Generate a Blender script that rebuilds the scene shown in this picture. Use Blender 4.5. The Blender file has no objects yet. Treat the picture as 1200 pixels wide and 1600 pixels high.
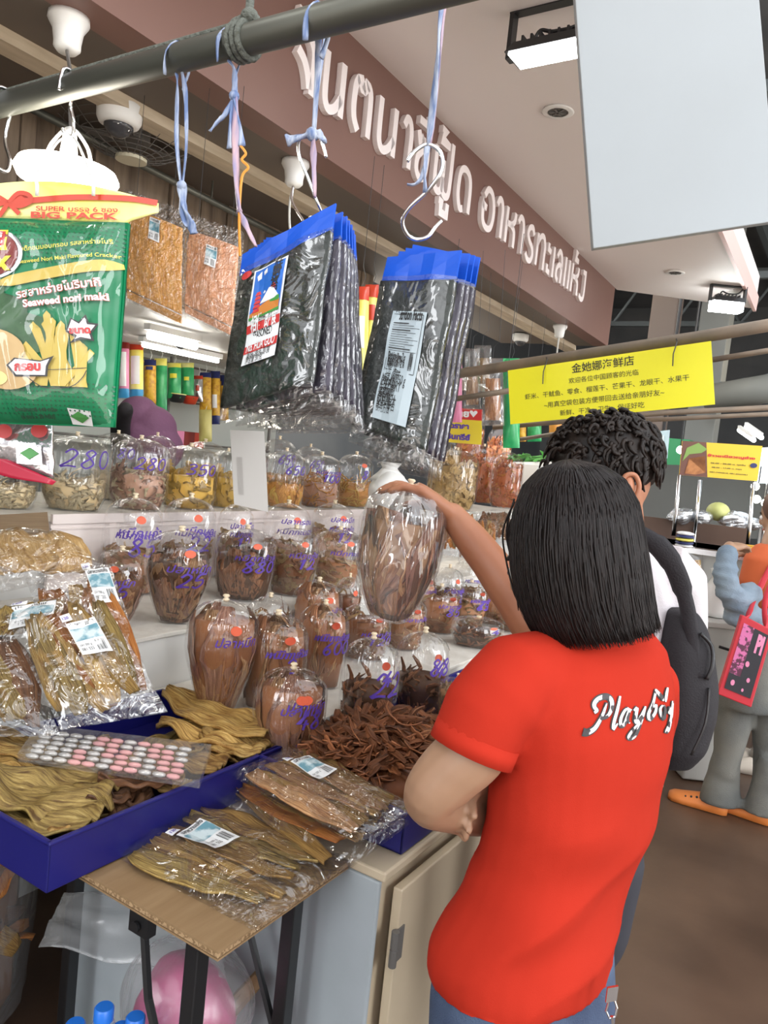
import bpy, bmesh, math, random
from mathutils import Vector, Matrix, noise
PI = math.pi
V = Vector
SC = bpy.context.scene
COL = SC.collection

# ------------------------------------------------------------------ camera
TH, PIT, YAW, CZ = math.atan(.105), math.atan(95/1200), math.radians(31.7), 1.55
HV = V((math.cos(YAW), math.sin(YAW), 0)); RV = V((math.sin(YAW), -math.cos(YAW), 0)); ZV = V((0, 0, 1))
CAM = V((0, 0, CZ))
fwd = HV*math.cos(PIT) - ZV*math.sin(PIT)
dwn = -HV*math.sin(PIT) - ZV*math.cos(PIT)
cright = RV*math.cos(TH) - dwn*math.sin(TH)
cup = -(RV*math.sin(TH) + dwn*math.cos(TH))
cd = bpy.data.cameras.new('camera'); camo = bpy.data.objects.new('camera', cd); COL.objects.link(camo)
cd.sensor_fit = 'VERTICAL'; cd.sensor_height = 36; cd.sensor_width = 27; cd.lens = 36*1200/1600
cd.clip_start = .02; cd.clip_end = 100
camo.matrix_world = Matrix(((cright.x, cup.x, -fwd.x, 0), (cright.y, cup.y, -fwd.y, 0), (cright.z, cup.z, -fwd.z, CZ), (0, 0, 0, 1)))
SC.camera = camo

def ray(px, py):
    return fwd + cright*((px-600)/1200) - cup*((py-800)/1200)
def P(px, py, d=None, z=None, y=None, x=None):
    """the point of the place seen at a photograph position, at distance d or on a plane z, y or x"""
    r = ray(px, py)
    t = d if d is not None else (z-CZ)/r.z if z is not None else y/r.y if y is not None else x/r.x
    return CAM + r*t

# ------------------------------------------------------------------ exposure, world, big lights
vs = SC.view_settings
vs.view_transform = 'Standard'; vs.look = 'None'; vs.gamma = 1; vs.use_curve_mapping = False
vs.exposure = 1.2
SC.cycles.transparent_max_bounces = 40
SC.cycles.max_bounces = 8
SC.cycles.caustics_reflective = False; SC.cycles.caustics_refractive = False
w = bpy.data.worlds.new('daylight'); SC.world = w; w.use_nodes = True
bg = w.node_tree.nodes['Background']; bg.inputs[1].default_value = .98
_tc = w.node_tree.nodes.new('ShaderNodeTexCoord'); _sx = w.node_tree.nodes.new('ShaderNodeSeparateXYZ'); _mr = w.node_tree.nodes.new('ShaderNodeMapRange'); _cr = w.node_tree.nodes.new('ShaderNodeValToRGB')
_mr.inputs[1].default_value = -1; w.node_tree.links.new(_tc.outputs['Generated'], _sx.inputs[0]); w.node_tree.links.new(_sx.outputs['Z'], _mr.inputs[0]); w.node_tree.links.new(_mr.outputs[0], _cr.inputs[0]); w.node_tree.links.new(_cr.outputs[0], bg.inputs[0])
# sunlit street below the horizon, darker facades across it, bright sky above
_e = _cr.color_ramp.elements; _e[0].position = 0; _e[0].color = (1.15, 1.05, .95, 1); _e[1].position = 1; _e[1].color = (.95, .98, 1.02, 1)
for _p, _c in ((.44, (1.15, 1.05, .95)), (.485, (.28, .27, .27)), (.58, (.32, .32, .33)), (.68, (1.0, 1.02, 1.05))):
    _q = _e.new(_p); _q.color = (*_c, 1)
# bright strips added to the world to put vertical highlights on the bag film
def _mth(op, a, b=None, c=None):
    n = w.node_tree.nodes.new('ShaderNodeMath'); n.operation = op
    for i, v in enumerate((a, b, c)):
        if v is None: continue
        if hasattr(v, 'node'): w.node_tree.links.new(v, n.inputs[i])
        else: n.inputs[i].default_value = v
    return n.outputs[0]
_streak = None
for _d, _w in ((-HV*.82+RV*.57, .990), (-HV*.86-RV*.51, .993), (-HV*.25+RV*.97, .988)):
    _vm = w.node_tree.nodes.new('ShaderNodeVectorMath'); _vm.operation = 'DOT_PRODUCT'; w.node_tree.links.new(_tc.outputs['Generated'], _vm.inputs[0]); _vm.inputs[1].default_value = _d.normalized()
    _h = _mth('SQRT', _mth('MAXIMUM', _mth('SUBTRACT', 1.0, _mth('MULTIPLY', _sx.outputs['Z'], _sx.outputs['Z'])), .0001))
    _g = _mth('GREATER_THAN', _mth('DIVIDE', _vm.outputs['Value'], _h), _w); _streak = _g if _streak is None else _mth('ADD', _streak, _g)
_streak = _mth('MULTIPLY', _mth('MULTIPLY', _streak, _mth('GREATER_THAN', _sx.outputs['Z'], -.04)), _mth('LESS_THAN', _sx.outputs['Z'], .50))
_mx = w.node_tree.nodes.new('ShaderNodeMix'); _mx.data_type = 'RGBA'; w.node_tree.links.new(_streak, _mx.inputs[0]); w.node_tree.links.new(_cr.outputs[0], _mx.inputs[6]); _mx.inputs[7].default_value = (3.8, 3.9, 4.0, 1); w.node_tree.links.new(_mx.outputs[2], bg.inputs[0])

def area(name, loc, to, sx, sy, power, col=(1, 1, 1), parent=None):
    l = bpy.data.lights.new(name, 'AREA'); l.shape = 'RECTANGLE'; l.size = sx; l.size_y = sy; l.energy = power; l.color = col
    o = bpy.data.objects.new(name, l); COL.objects.link(o); o.location = loc
    o.rotation_euler = (V(to)-V(loc)).to_track_quat('-Z', 'Y').to_euler()
    if parent: o.parent = parent
    return o
def point(name, loc, power, col=(1, 1, 1), r=.03, parent=None):
    l = bpy.data.lights.new(name, 'POINT'); l.energy = power; l.color = col; l.shadow_soft_size = r
    o = bpy.data.objects.new(name, l); COL.objects.link(o); o.location = loc
    if parent: o.parent = parent
    return o

# ------------------------------------------------------------------ materials
MATS = {}
def mat(name, col=(.5, .5, .5), rough=.5, metal=0, spec=.5, col2=None, ns=8, detail=4, stretch=(1, 1, 1), lo=.35, hi=.65,
        bump=0, bs=30, bstretch=None, emit=0, sheen=0, coords='Object', sss=0):
    if name in MATS: return MATS[name]
    m = bpy.data.materials.new(name); MATS[name] = m; m.use_nodes = True
    nt = m.node_tree; b = nt.nodes['Principled BSDF']; N = nt.nodes.new; L = nt.links.new
    b.inputs['Base Color'].default_value = (*col, 1); b.inputs['Roughness'].default_value = rough; b.inputs['Metallic'].default_value = metal
    b.inputs['Specular IOR Level'].default_value = spec
    if sheen: b.inputs['Sheen Weight'].default_value = sheen
    if sss:
        b.inputs['Subsurface Weight'].default_value = sss; b.inputs['Subsurface Radius'].default_value = (.01, .004, .002)
    tc = N('ShaderNodeTexCoord')
    def nz(scale, st, det):
        mp = N('ShaderNodeMapping'); mp.inputs['Scale'].default_value = st; L(tc.outputs[coords], mp.inputs[0])
        n = N('ShaderNodeTexNoise'); n.inputs['Scale'].default_value = scale; n.inputs['Detail'].default_value = det; L(mp.outputs[0], n.inputs['Vector'])
        return n.outputs['Fac']
    if col2:
        r = N('ShaderNodeValToRGB'); L(nz(ns, stretch, detail), r.inputs[0])
        r.color_ramp.elements[0].position = lo; r.color_ramp.elements[0].color = (*col, 1)
        r.color_ramp.elements[1].position = hi; r.color_ramp.elements[1].color = (*col2, 1)
        L(r.outputs[0], b.inputs['Base Color'])
    if bump:
        bp = N('ShaderNodeBump'); bp.inputs['Strength'].default_value = bump; bp.inputs['Distance'].default_value = .01
        L(nz(bs, bstretch or stretch, 4), bp.inputs['Height']); L(bp.outputs[0], b.inputs['Normal'])
    if emit:
        b.inputs['Emission Color'].default_value = (*col, 1); b.inputs['Emission Strength'].default_value = emit
    return m
def film(name, tint=(.97, .97, .97), gloss=.12, edge=.75, rough=.06, milk=.03, bump=.35, bs=18, stretch=(1, 1, .35)):
    """clear plastic film: transparent, shiny, slightly milky, creased"""
    if name in MATS: return MATS[name]
    m = bpy.data.materials.new(name); MATS[name] = m; m.use_nodes = True
    nt = m.node_tree; N = nt.nodes.new; L = nt.links.new
    for n in list(nt.nodes): nt.nodes.remove(n)
    out = N('ShaderNodeOutputMaterial'); tr = N('ShaderNodeBsdfTransparent'); tr.inputs[0].default_value = (*tint, 1)
    gl = N('ShaderNodeBsdfGlossy'); gl.inputs['Roughness'].default_value = rough; gl.inputs[0].default_value = (1, 1, 1, 1)
    df = N('ShaderNodeBsdfDiffuse'); df.inputs[0].default_value = (.8, .8, .8, 1)
    tc = N('ShaderNodeTexCoord'); mp = N('ShaderNodeMapping'); mp.inputs['Scale'].default_value = stretch; L(tc.outputs['Object'], mp.inputs[0])
    nz = N('ShaderNodeTexNoise'); nz.inputs['Scale'].default_value = bs; nz.inputs['Detail'].default_value = 2; nz.inputs['Distortion'].default_value = 1.5; L(mp.outputs[0], nz.inputs['Vector'])
    bp = N('ShaderNodeBump'); bp.inputs['Strength'].default_value = bump; bp.inputs['Distance'].default_value = .02
    L(nz.outputs['Fac'], bp.inputs['Height']); L(bp.outputs[0], gl.inputs['Normal'])
    lw = N('ShaderNodeLayerWeight'); lw.inputs['Blend'].default_value = .5; L(bp.outputs[0], lw.inputs['Normal'])
    pw = N('ShaderNodeMath'); pw.operation = 'POWER'; pw.inputs[1].default_value = 3; L(lw.outputs['Facing'], pw.inputs[0])
    ma = N('ShaderNodeMath'); ma.operation = 'MULTIPLY_ADD'; ma.inputs[1].default_value = edge-gloss; ma.inputs[2].default_value = gloss; L(pw.outputs[0], ma.inputs[0])
    m1 = N('ShaderNodeMixShader'); m1.inputs[0].default_value = milk; L(tr.outputs[0], m1.inputs[1]); L(df.outputs[0], m1.inputs[2])
    m2 = N('ShaderNodeMixShader'); L(ma.outputs[0], m2.inputs[0]); L(m1.outputs[0], m2.inputs[1]); L(gl.outputs[0], m2.inputs[2])
    L(m2.outputs[0], out.inputs[0])
    return m

# ------------------------------------------------------------------ mesh builder
class MB:
    def __init__(s): s.v = []; s.f = []; s.mi = []; s.uv = {}; s.m = 0
    def add(s, vs, fs, uvs=None):
        o = len(s.v); s.v += [tuple(x) for x in vs]
        for f in fs: s.f.append(tuple(i+o for i in f)); s.mi.append(s.m)
        if uvs:
            for i, q in enumerate(uvs): s.uv[o+i] = q
        return s
    def box(s, c, size, rot=None):
        a, b, d = size[0]/2, size[1]/2, size[2]/2
        q = [V((x, y, z)) for x in (-a, a) for y in (-b, b) for z in (-d, d)]
        if rot is not None: q = [rot @ x for x in q]
        return s.add([V(c)+x for x in q], [(0, 1, 3, 2), (4, 6, 7, 5), (0, 4, 5, 1), (2, 3, 7, 6), (0, 2, 6, 4), (1, 5, 7, 3)])
    def hexa(s, b4, t4):
        return s.add(list(b4)+list(t4), [(3, 2, 1, 0), (4, 5, 6, 7), (0, 1, 5, 4), (1, 2, 6, 5), (2, 3, 7, 6), (3, 0, 4, 7)])
    def slab(s, q, n, t):
        """quad q (4 points) given thickness t along n"""
        n = V(n).normalized()*t
        return s.hexa([V(x) for x in q], [V(x)+n for x in q])
    def rings(s, R, cap=True, close=False):
        n = len(R[0]); vs = [p for r in R for p in r]; fs = []
        m = len(R)
        for i in range(m if close else m-1):
            for j in range(n):
                a, b = i*n+j, i*n+(j+1) % n; c, d = ((i+1) % m)*n+(j+1) % n, ((i+1) % m)*n+j
                fs.append((a, b, c, d))
        if cap and not close: fs.append(tuple(range(n))[::-1]); fs.append(tuple((m-1)*n+j for j in range(n)))
        return s.add(vs, fs)
    def tube(s, pts, r, n=8, cap=True):
        pts = [V(p) for p in pts]; R = []; k = len(pts)
        rr = r if isinstance(r, (list, tuple)) else [r]*k
        t0 = (pts[1]-pts[0]).normalized(); u = t0.orthogonal().normalized()
        for i, p in enumerate(pts):
            t = (pts[min(i+1, k-1)]-pts[max(i-1, 0)])
            t = t.normalized() if t.length > 1e-9 else t0
            u = (u - t*u.dot(t)); u = u.normalized() if u.length > 1e-6 else t.orthogonal().normalized()
            w_ = t.cross(u)
            R.append([p+(u*math.cos(2*PI*j/n)+w_*math.sin(2*PI*j/n))*rr[i] for j in range(n)])
        return s.rings(R, cap)
    def lathe(s, c, prof, n=20, axis=None, cap=True):
        """prof: list of (radius, height)"""
        q = V(axis).to_track_quat('Z', 'Y').to_matrix() if axis is not None else Matrix.Identity(3)
        R = [[V(c)+q @ V((r*math.cos(2*PI*j/n), r*math.sin(2*PI*j/n), h)) for j in range(n)] for r, h in prof]
        return s.rings(R, cap)
    def ball(s, c, rad, n=12, m=8, rot=None):
        rx, ry, rz = rad if isinstance(rad, (list, tuple)) else (rad,)*3
        R = []
        for i in range(m+1):
            a = PI*(i/m*.998+.001)
            ring = [V((rx*math.sin(a)*math.cos(2*PI*j/n), ry*math.sin(a)*math.sin(2*PI*j/n), -rz*math.cos(a))) for j in range(n)]
            R.append([V(c)+(rot @ p if rot is not None else p) for p in ring])
        return s.rings(R)
    def grid(s, fn, nu, nv, uv=True):
        vs = [fn(i/nu, j/nv) for j in range(nv+1) for i in range(nu+1)]
        fs = [(j*(nu+1)+i, j*(nu+1)+i+1, (j+1)*(nu+1)+i+1, (j+1)*(nu+1)+i) for j in range(nv) for i in range(nu)]
        return s.add(vs, fs, [(i/nu, j/nv) for j in range(nv+1) for i in range(nu+1)] if uv else None)
    def shell(s, fn, th, nu, nv):
        """closed sheet: fn(u,v,off) on both sides"""
        A = len(s.v)
        s.grid(lambda u, v: fn(u, v, th/2), nu, nv); B = len(s.v)
        vs = [fn(i/nu, j/nv, -th/2) for j in range(nv+1) for i in range(nu+1)]
        fs = [((j+1)*(nu+1)+i, (j+1)*(nu+1)+i+1, j*(nu+1)+i+1, j*(nu+1)+i) for j in range(nv) for i in range(nu)]
        s.add(vs, fs, [(i/nu, j/nv) for j in range(nv+1) for i in range(nu+1)])
        w_ = nu+1
        edge = [i for i in range(nu+1)]+[j*w_+nu for j in range(1, nv+1)]+[nv*w_+i for i in range(nu-1, -1, -1)]+[j*w_ for j in range(nv-1, 0, -1)]
        for a, b in zip(edge, edge[1:]+edge[:1]):
            s.f.append((B+a, B+b, A+b, A+a)); s.mi.append(s.m)
        return s
    def prism(s, poly, fn, h):
        """poly: 2-D outline; fn(x,y,off)->point; extruded by h"""
        n = len(poly)
        return s.add([fn(x, y, 0) for x, y in poly]+[fn(x, y, h) for x, y in poly],
                     [tuple(range(n))[::-1], tuple(range(n, 2*n))]+[(i, (i+1) % n, n+(i+1) % n, n+i) for i in range(n)])
    def mesh(s, name, mats, smooth=False):
        me = bpy.data.meshes.new(name); me.from_pydata(s.v, [], s.f)
        for m in (mats if isinstance(mats, (list, tuple)) else [mats]): me.materials.append(m)
        me.polygons.foreach_set('material_index', s.mi)
        if s.uv:
            ul = me.uv_layers.new(name='UVMap')
            vi = [0]*len(me.loops); me.loops.foreach_get('vertex_index', vi)
            ul.data.foreach_set('uv', [c for i in vi for c in s.uv.get(i, (0, 0))])
        if smooth: me.polygons.foreach_set('use_smooth', [True]*len(me.polygons))
        me.update(); return me
    def build(s, name, mats, parent=None, smooth=False, auto=None, bevel=0):
        me = s.mesh(name, mats, smooth or auto is not None)
        if auto is not None:
            bm = bmesh.new(); bm.from_mesh(me)
            for e in bm.edges: e.smooth = not (len(e.link_faces) == 2 and e.calc_face_angle(0) > math.radians(auto))
            bm.to_mesh(me); bm.free()
        o = link(name, me, parent)
        if bevel:
            b = o.modifiers.new('bevel', 'BEVEL'); b.width = bevel; b.segments = 2; b.limit_method = 'ANGLE'
        return o
def link(name, me, parent=None):
    o = bpy.data.objects.new(name, me); COL.objects.link(o)
    if parent is not None:
        o.parent = parent
        if getattr(parent, 'type', '') == 'EMPTY' or True: o.matrix_parent_inverse = parent_world(parent).inverted()
    return o
def parent_world(p):
    m = p.matrix_basis.copy()
    if p.parent: m = parent_world(p.parent) @ p.matrix_parent_inverse @ m
    return m
def tag(o, label=None, cat=None, group=None, kind=None):
    if label: o['label'] = label
    if cat: o['category'] = cat
    if group: o['group'] = group
    if kind: o['kind'] = kind
    return o
def thing(name, label, cat, loc=(0, 0, 0), group=None):
    o = bpy.data.objects.new(name, None); COL.objects.link(o); o.location = loc; o.empty_display_size = .05
    return tag(o, label, cat, group)
def struct(mb, name, m, **k):
    return tag(mb.build(name, m, **k), kind='structure')
def copy_tree(o, parent=None):
    c = o.copy(); COL.objects.link(c)
    if parent is not None: c.parent = parent
    for ch in list(o.children): copy_tree(ch, c)
    return c
def settle(parts, voxel=.008, smooth=6, fac=.5):
    """several overlapping closed lofts become one continuous skin"""
    me = parts.mesh('skin', MATS['tmp'] if 'tmp' in MATS else mat('tmp'))
    o = bpy.data.objects.new('skin', me); COL.objects.link(o)
    r = o.modifiers.new('r', 'REMESH'); r.mode = 'VOXEL'; r.voxel_size = voxel
    if smooth:
        q = o.modifiers.new('s', 'SMOOTH'); q.iterations = smooth; q.factor = fac
    dg = bpy.context.evaluated_depsgraph_get(); dg.update()
    res = bpy.data.meshes.new_from_object(o.evaluated_get(dg))
    bpy.data.objects.remove(o); bpy.data.meshes.remove(me)
    res.materials.clear(); res.polygons.foreach_set('use_smooth', [True]*len(res.polygons))
    return res
def skin(name, parts, m, parent=None, voxel=.008, smooth=6, warp=None):
    me = settle(parts, voxel, smooth); me.materials.append(m)
    if warp:
        nn = [v.normal.copy() for v in me.vertices]
        for v, n in zip(me.vertices, nn): v.co = v.co + n*warp(v.co, n)
    me.name = name
    return link(name, me, parent)

# ------------------------------------------------------------------ writing
TXT = {}
def glyphs(s, bold=0):
    if (s, bold) in TXT: return TXT[s, bold]
    c = bpy.data.curves.new('w', 'FONT'); c.body = s; c.size = 1; c.offset = bold; c.resolution_u = 3
    o = bpy.data.objects.new('w', c); COL.objects.link(o)
    me = bpy.data.meshes.new_from_object(o)
    r = ([tuple(v.co) for v in me.vertices], [tuple(p.vertices) for p in me.polygons])
    bpy.data.objects.remove(o); bpy.data.meshes.remove(me); bpy.data.curves.remove(c)
    xs = [v[0] for v in r[0]] or [0]
    r = (r[0], r[1], min(xs), max(xs)); TXT[s, bold] = r
    return r
def write(mb, s, fn, x, y, h=None, width=None, bold=0, shear=0, align='L', off=.001):
    """writing put on a surface fn(x,y,off): cap height ~ .7 h; or fitted to a width"""
    vs, fs, a, b = glyphs(s, bold)
    kx = ky = h if h else 1
    if width: kx = width/max(b-a, 1e-6)
    if not h: ky = kx
    sh = {'L': 0, 'C': -(b-a)/2, 'R': -(b-a)}[align]
    mb.add([fn(x+(vx-a+sh+shear*vy)*kx, y+vy*ky, off) for vx, vy, vz in vs], fs)
    return (b-a)*kx
def stroke(mb, pts, wd, fn, off=.001, h=0, taper=None):
    """a pen stroke of width wd along 2-D points on surface fn; h > 0 makes it solid"""
    k = len(pts); L_, R_ = [], []
    for i, p in enumerate(pts):
        a = V(pts[max(i-1, 0)]); b = V(pts[min(i+1, k-1)]); t = (b-a); t = t.normalized() if t.length else V((1, 0))
        n = V((-t.y, t.x)); sc = 1
        if 0 < i < k-1:
            t1 = (V(p)-a); t2 = (b-V(p))
            if t1.length and t2.length: sc = min(1/max(.35, math.sqrt(max(0, (1+t1.normalized().dot(t2.normalized()))/2))), 2)
        ww = wd*(taper(i/(k-1)) if taper else 1)
        L_.append(V(p)+n*ww/2*sc); R_.append(V(p)-n*ww/2*sc)
    vs = [fn(q.x, q.y, off) for q in L_]+[fn(q.x, q.y, off) for q in R_]
    fs = [(k+i, k+i+1, i+1, i) for i in range(k-1)]
    if h:
        vs += [fn(q.x, q.y, off+h) for q in L_]+[fn(q.x, q.y, off+h) for q in R_]
        o = 2*k
        fs = [(i, i+1, k+i+1, k+i) for i in range(k-1)]+[(o+k+i, o+k+i+1, o+i+1, o+i) for i in range(k-1)]
        fs += [(o+i, o+i+1, i+1, i) for i in range(k-1)]+[(k+i, k+i+1, o+k+i+1, o+k+i) for i in range(k-1)]
        fs += [(0, k, o+k, o), (k-1, o+k-1, o+2*k-1, 2*k-1)]
    mb.add(vs, fs)
def arc(cx, cy, rx, ry, a0, a1, n=8):
    return [(cx+rx*math.cos(math.radians(a0+(a1-a0)*i/n)), cy+ry*math.sin(math.radians(a0+(a1-a0)*i/n))) for i in range(n+1)]
def smoothpath(pts, n=6):
    """Catmull-Rom through points (2-D or 3-D)"""
    pts = [V(p) for p in pts]; out = []
    for i in range(len(pts)-1):
        p0 = pts[max(i-1, 0)]; p1 = pts[i]; p2 = pts[i+1]; p3 = pts[min(i+2, len(pts)-1)]
        for k in range(n):
            t = k/n
            out.append(.5*((2*p1)+(p2-p0)*t+(2*p0-5*p1+4*p2-p3)*t*t+(3*p1-p0-3*p2+p3)*t**3))
    return out+[pts[-1]]
def quad(c00, c10, c11, c01, bulge=None):
    """bilinear patch; returns fn(u,v,off)"""
    a, b, c, d = V(c00), V(c10), V(c11), V(c01)
    n = ((b-a).cross(d-a)).normalized()
    def fn(u, v, off=0):
        p = a*(1-u)*(1-v)+b*u*(1-v)+c*u*v+d*(1-u)*v
        return p+n*(off+(bulge(u, v) if bulge else 0))
    return fn
def nz(x, y=0, z=0): return noise.noise(V((x, y, z)))
# ------------------------------------------------------------------ the setting
M_floor = mat('floor_concrete', (.060, .032, .019), .42, col2=(.105, .060, .037), ns=2.2, detail=8, bump=.15, bs=9)
M_fascia = mat('fascia_brown', (.16, .082, .066), .5, col2=(.185, .10, .08), ns=1.5)
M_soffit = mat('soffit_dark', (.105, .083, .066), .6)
M_ceil = mat('canopy_white', (.84, .78, .76), .6)
M_pinkedge = mat('canopy_edge', (.8, .55, .52), .5)
M_wood = mat('batten_wood', (.55, .46, .34), .55, col2=(.42, .34, .24), ns=6, stretch=(1, 6, 6))
M_plank = mat('plank_wood', (.075, .052, .036), .7, col2=(.25, .19, .135), ns=9, detail=6, stretch=(3, 3, .35), lo=.3, hi=.75, bump=.4, bs=20)
M_white = mat('white_paint', (.74, .73, .70), .5, col2=(.68, .66, .62), ns=3)
M_inner = mat('inner_wall', (.5, .52, .48), .6)
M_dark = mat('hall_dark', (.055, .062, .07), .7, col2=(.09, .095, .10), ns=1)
M_steel = mat('steel_grey', (.16, .15, .14), .5, metal=.3)
M_black = mat('black_steel', (.012, .012, .013), .4)
M_chrome = mat('chrome', (.75, .76, .78), .2, metal=1)

m = MB(); m.add([(-5, -3.2, 0), (20, -3.2, 0), (20, 8, 0), (-5, 8, 0), (-5, -3.2, -.1), (20, -3.2, -.1), (20, 8, -.1), (-5, 8, -.1)],
                [(0, 1, 2, 3), (7, 6, 5, 4), (0, 4, 5, 1), (1, 5, 6, 2), (2, 6, 7, 3), (3, 7, 4, 0)])
struct(m, 'floor', M_floor)

# sign board over the stall front
FA, FB = V((-.6, 1.415, 2.4)), V((5.17, 1.577, 2.4)); FT = .385
fdir = (FB-FA).normalized(); fn_ = V((-fdir.y, fdir.x, 0))
m = MB(); m.slab([FA, FB, FB+ZV*FT, FA+ZV*FT], fn_, .10); struct(m, 'trim_1', M_fascia)
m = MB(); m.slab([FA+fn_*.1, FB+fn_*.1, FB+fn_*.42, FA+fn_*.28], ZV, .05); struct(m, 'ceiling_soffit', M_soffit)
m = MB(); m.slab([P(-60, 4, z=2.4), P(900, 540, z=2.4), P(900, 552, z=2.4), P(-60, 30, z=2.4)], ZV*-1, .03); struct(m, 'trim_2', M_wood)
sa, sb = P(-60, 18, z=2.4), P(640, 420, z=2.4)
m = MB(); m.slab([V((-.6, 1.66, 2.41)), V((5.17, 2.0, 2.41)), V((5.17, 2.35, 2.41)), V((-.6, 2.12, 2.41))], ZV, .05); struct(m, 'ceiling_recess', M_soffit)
# canopy above the walk
m = MB(); m.slab([V((-.6, .62, 2.785)), V((5.85, .80, 2.785)), FB+ZV*FT+fdir*.05, FA+ZV*FT], ZV, .22); struct(m, 'ceiling_canopy', M_ceil)
m = MB(); m.slab([V((-.6, .615, 2.77)), V((5.87, .795, 2.77)), V((5.87, .79, 2.87)), V((-.6, .61, 2.87))], V((0, 1, 0)), .02); struct(m, 'trim_3', M_pinkedge)
# plank bulkhead: each board its own strip in one wall
random.seed(3)
m = MB(); x = -.6
while x < 3.2:
    wd = random.uniform(.035, .075); yy = 2.09+(x/5)*.2
    m.box((x+wd/2, yy+random.uniform(0, .015), 2.2), (wd-.003, .03, .42)); x += wd
struct(m, 'wall_bulkhead', M_plank)
# stall interior
m = MB(); m.slab([V((-.6, 2.12, 2.06)), V((5.2, 2.32, 2.06)), V((5.2, 4.4, 2.06)), V((-.6, 4.4, 2.06))], ZV, .04); struct(m, 'ceiling_inner', M_white)
m = MB(); m.box((2.3, 4.43, 1.2), (5.8, .06, 2.4)); struct(m, 'wall_back', M_inner)
m = MB(); m.box((-.63, 3.0, 1.4), (.06, 3.0, 2.8)); struct(m, 'wall_left', M_inner)
# far hall
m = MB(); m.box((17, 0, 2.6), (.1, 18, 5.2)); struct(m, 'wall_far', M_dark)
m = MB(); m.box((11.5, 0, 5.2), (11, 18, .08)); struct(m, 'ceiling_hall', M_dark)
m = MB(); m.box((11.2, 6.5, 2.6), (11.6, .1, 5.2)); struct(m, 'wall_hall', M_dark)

# ------------------------------------------------------------------ counter and steps
M_cab = mat('cabinet_cream', (.60, .50, .36), .45, col2=(.53, .43, .30), ns=4)
M_cabside = mat('cabinet_side', (.40, .44, .47), .55, col2=(.35, .39, .41), ns=5)
CX0, CX1, CY0 = 1.19, 3.9, .65
cab = thing('counter_cabinet', 'cream painted wooden counter cabinet with bluish white end panel and hinged door', 'cabinet', (CX0, CY0, 0))
m = MB(); m.m = 0; m.box(((CX0+CX1)/2+.01, .66+.45, .40), (CX1-CX0-.02, .88, .72)); m.box(((CX0+CX1)/2, 1.10, .77), (CX1-CX0, .90, .02))
m.m = 1; m.box((CX0+.005, 1.10, .38), (.012, .88, .758))
m.build('body', [M_cab, M_cabside], cab, bevel=.004)
for k in range(3):
    xa = CX0+.045+k*.89
    m = MB(); m.box((xa+.43, .648, .40), (.85, .02, .66)); d = m.build('door', M_cab, cab, bevel=.003)
    for zz in (.62, .2):
        m = MB(); m.lathe((xa-.006, .636, zz-.035), [(.008, 0), (.008, .033), (.006, .034), (.006, .036), (.008, .037), (.008, .07)], 10); m.box((xa+.012, .637, zz), (.03, .004, .066))
        m.build('hinge', MATS['steel_grey'], d)
def step(name, label, x0, x1, y0, y1, z0, z1, side=True):
    t = thing(name, label, 'display step', (x0, y0, z0))
    m = MB(); m.box(((x0+x1)/2, (y0+y1)/2, (z0+z1)/2-.006), (x1-x0-.01, y1-y0-.01, z1-z0-.012)); m.build('riser', M_white, t)
    m = MB(); m.box(((x0+x1)/2, (y0+y1)/2, z1-.006), (x1-x0, y1-y0, .012)); m.build('top_board', M_cloth, t, bevel=.002)
M_cloth = mat('white_cloth', (.72, .69, .63), .7, col2=(.60, .56, .50), ns=14, bump=.2, bs=60)
step('display_step', 'lowest white display step just above the counter top', 1.41, 3.9, 1.10, 1.54, .781, .85)
step('display_step', 'middle white display step with chipped painted front', 1.25, 3.9, 1.54, 2.085, .781, 1.0)
step('display_step', 'upper cream display step behind the lettered board', .9, 5.3, 2.12, 3.0, .0, 1.22)
lb = thing('lip_board', 'long pinkish white lip board along the upper display step', 'board', (1.46, 2.08, 1.0))
M_lip = mat('lip_board', (.70, .62, .59), .5)
m = MB(); m.box((2.5, 2.10, 1.115), (2.08, .012, .225)); m.build('panel', M_lip, lb)
m = MB(); m.box((2.5, 2.092, 1.236), (2.08, .012, .03)); m.box((2.5, 2.094, 1.205), (2.08, .01, .004)); m.build('rail', M_lip, lb)

# ------------------------------------------------------------------ lamps
M_tube = mat('tube_glow', (1, .97, .9), emit=9)
M_lampwhite = mat('lamp_white', (.8, .8, .78), .4)
def tube_lamp(a, b, label, power, r=.014):
    t = thing('tube_lamp', label, 'lamp', (V(a)+V(b))/2)
    m = MB(); m.tube([a, b], r, 10); m.build('tube', M_tube, t, smooth=True)
    d = (V(b)-V(a)).normalized()
    m = MB(); mid = (V(a)+V(b))/2
    ang = Matrix.Rotation(math.atan2(d.y, d.x), 3, 'Z')
    m.box(mid+ZV*(r+.017), ((V(b)-V(a)).length+.04, .045, .03), ang); m.build('batten', M_lampwhite, t)
    area('tube_light', mid-ZV*.03, mid-ZV*2, (V(b)-V(a)).length, .04, power, (1, .95, .86), t)
tube_lamp((3.02, 3.6, 2.01), (3.62, 3.6, 2.01), 'long lit tube lamp on the inner ceiling above the snack packets', 22)
tube_lamp((2.55, 3.0, 1.985), (2.85, 3.0, 1.985), 'short bright tube lamp hanging in front of the long one', 30, .022)
tube_lamp((1.3, 2.9, 2.01), (2.2, 2.9, 2.01), 'lit tube lamp on the inner ceiling hidden behind the hanging sheets', 70)
tube_lamp((3.6, 2.7, 2.01), (4.6, 2.75, 2.01), 'lit tube lamp on the inner ceiling above the red shrimp', 60)

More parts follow.
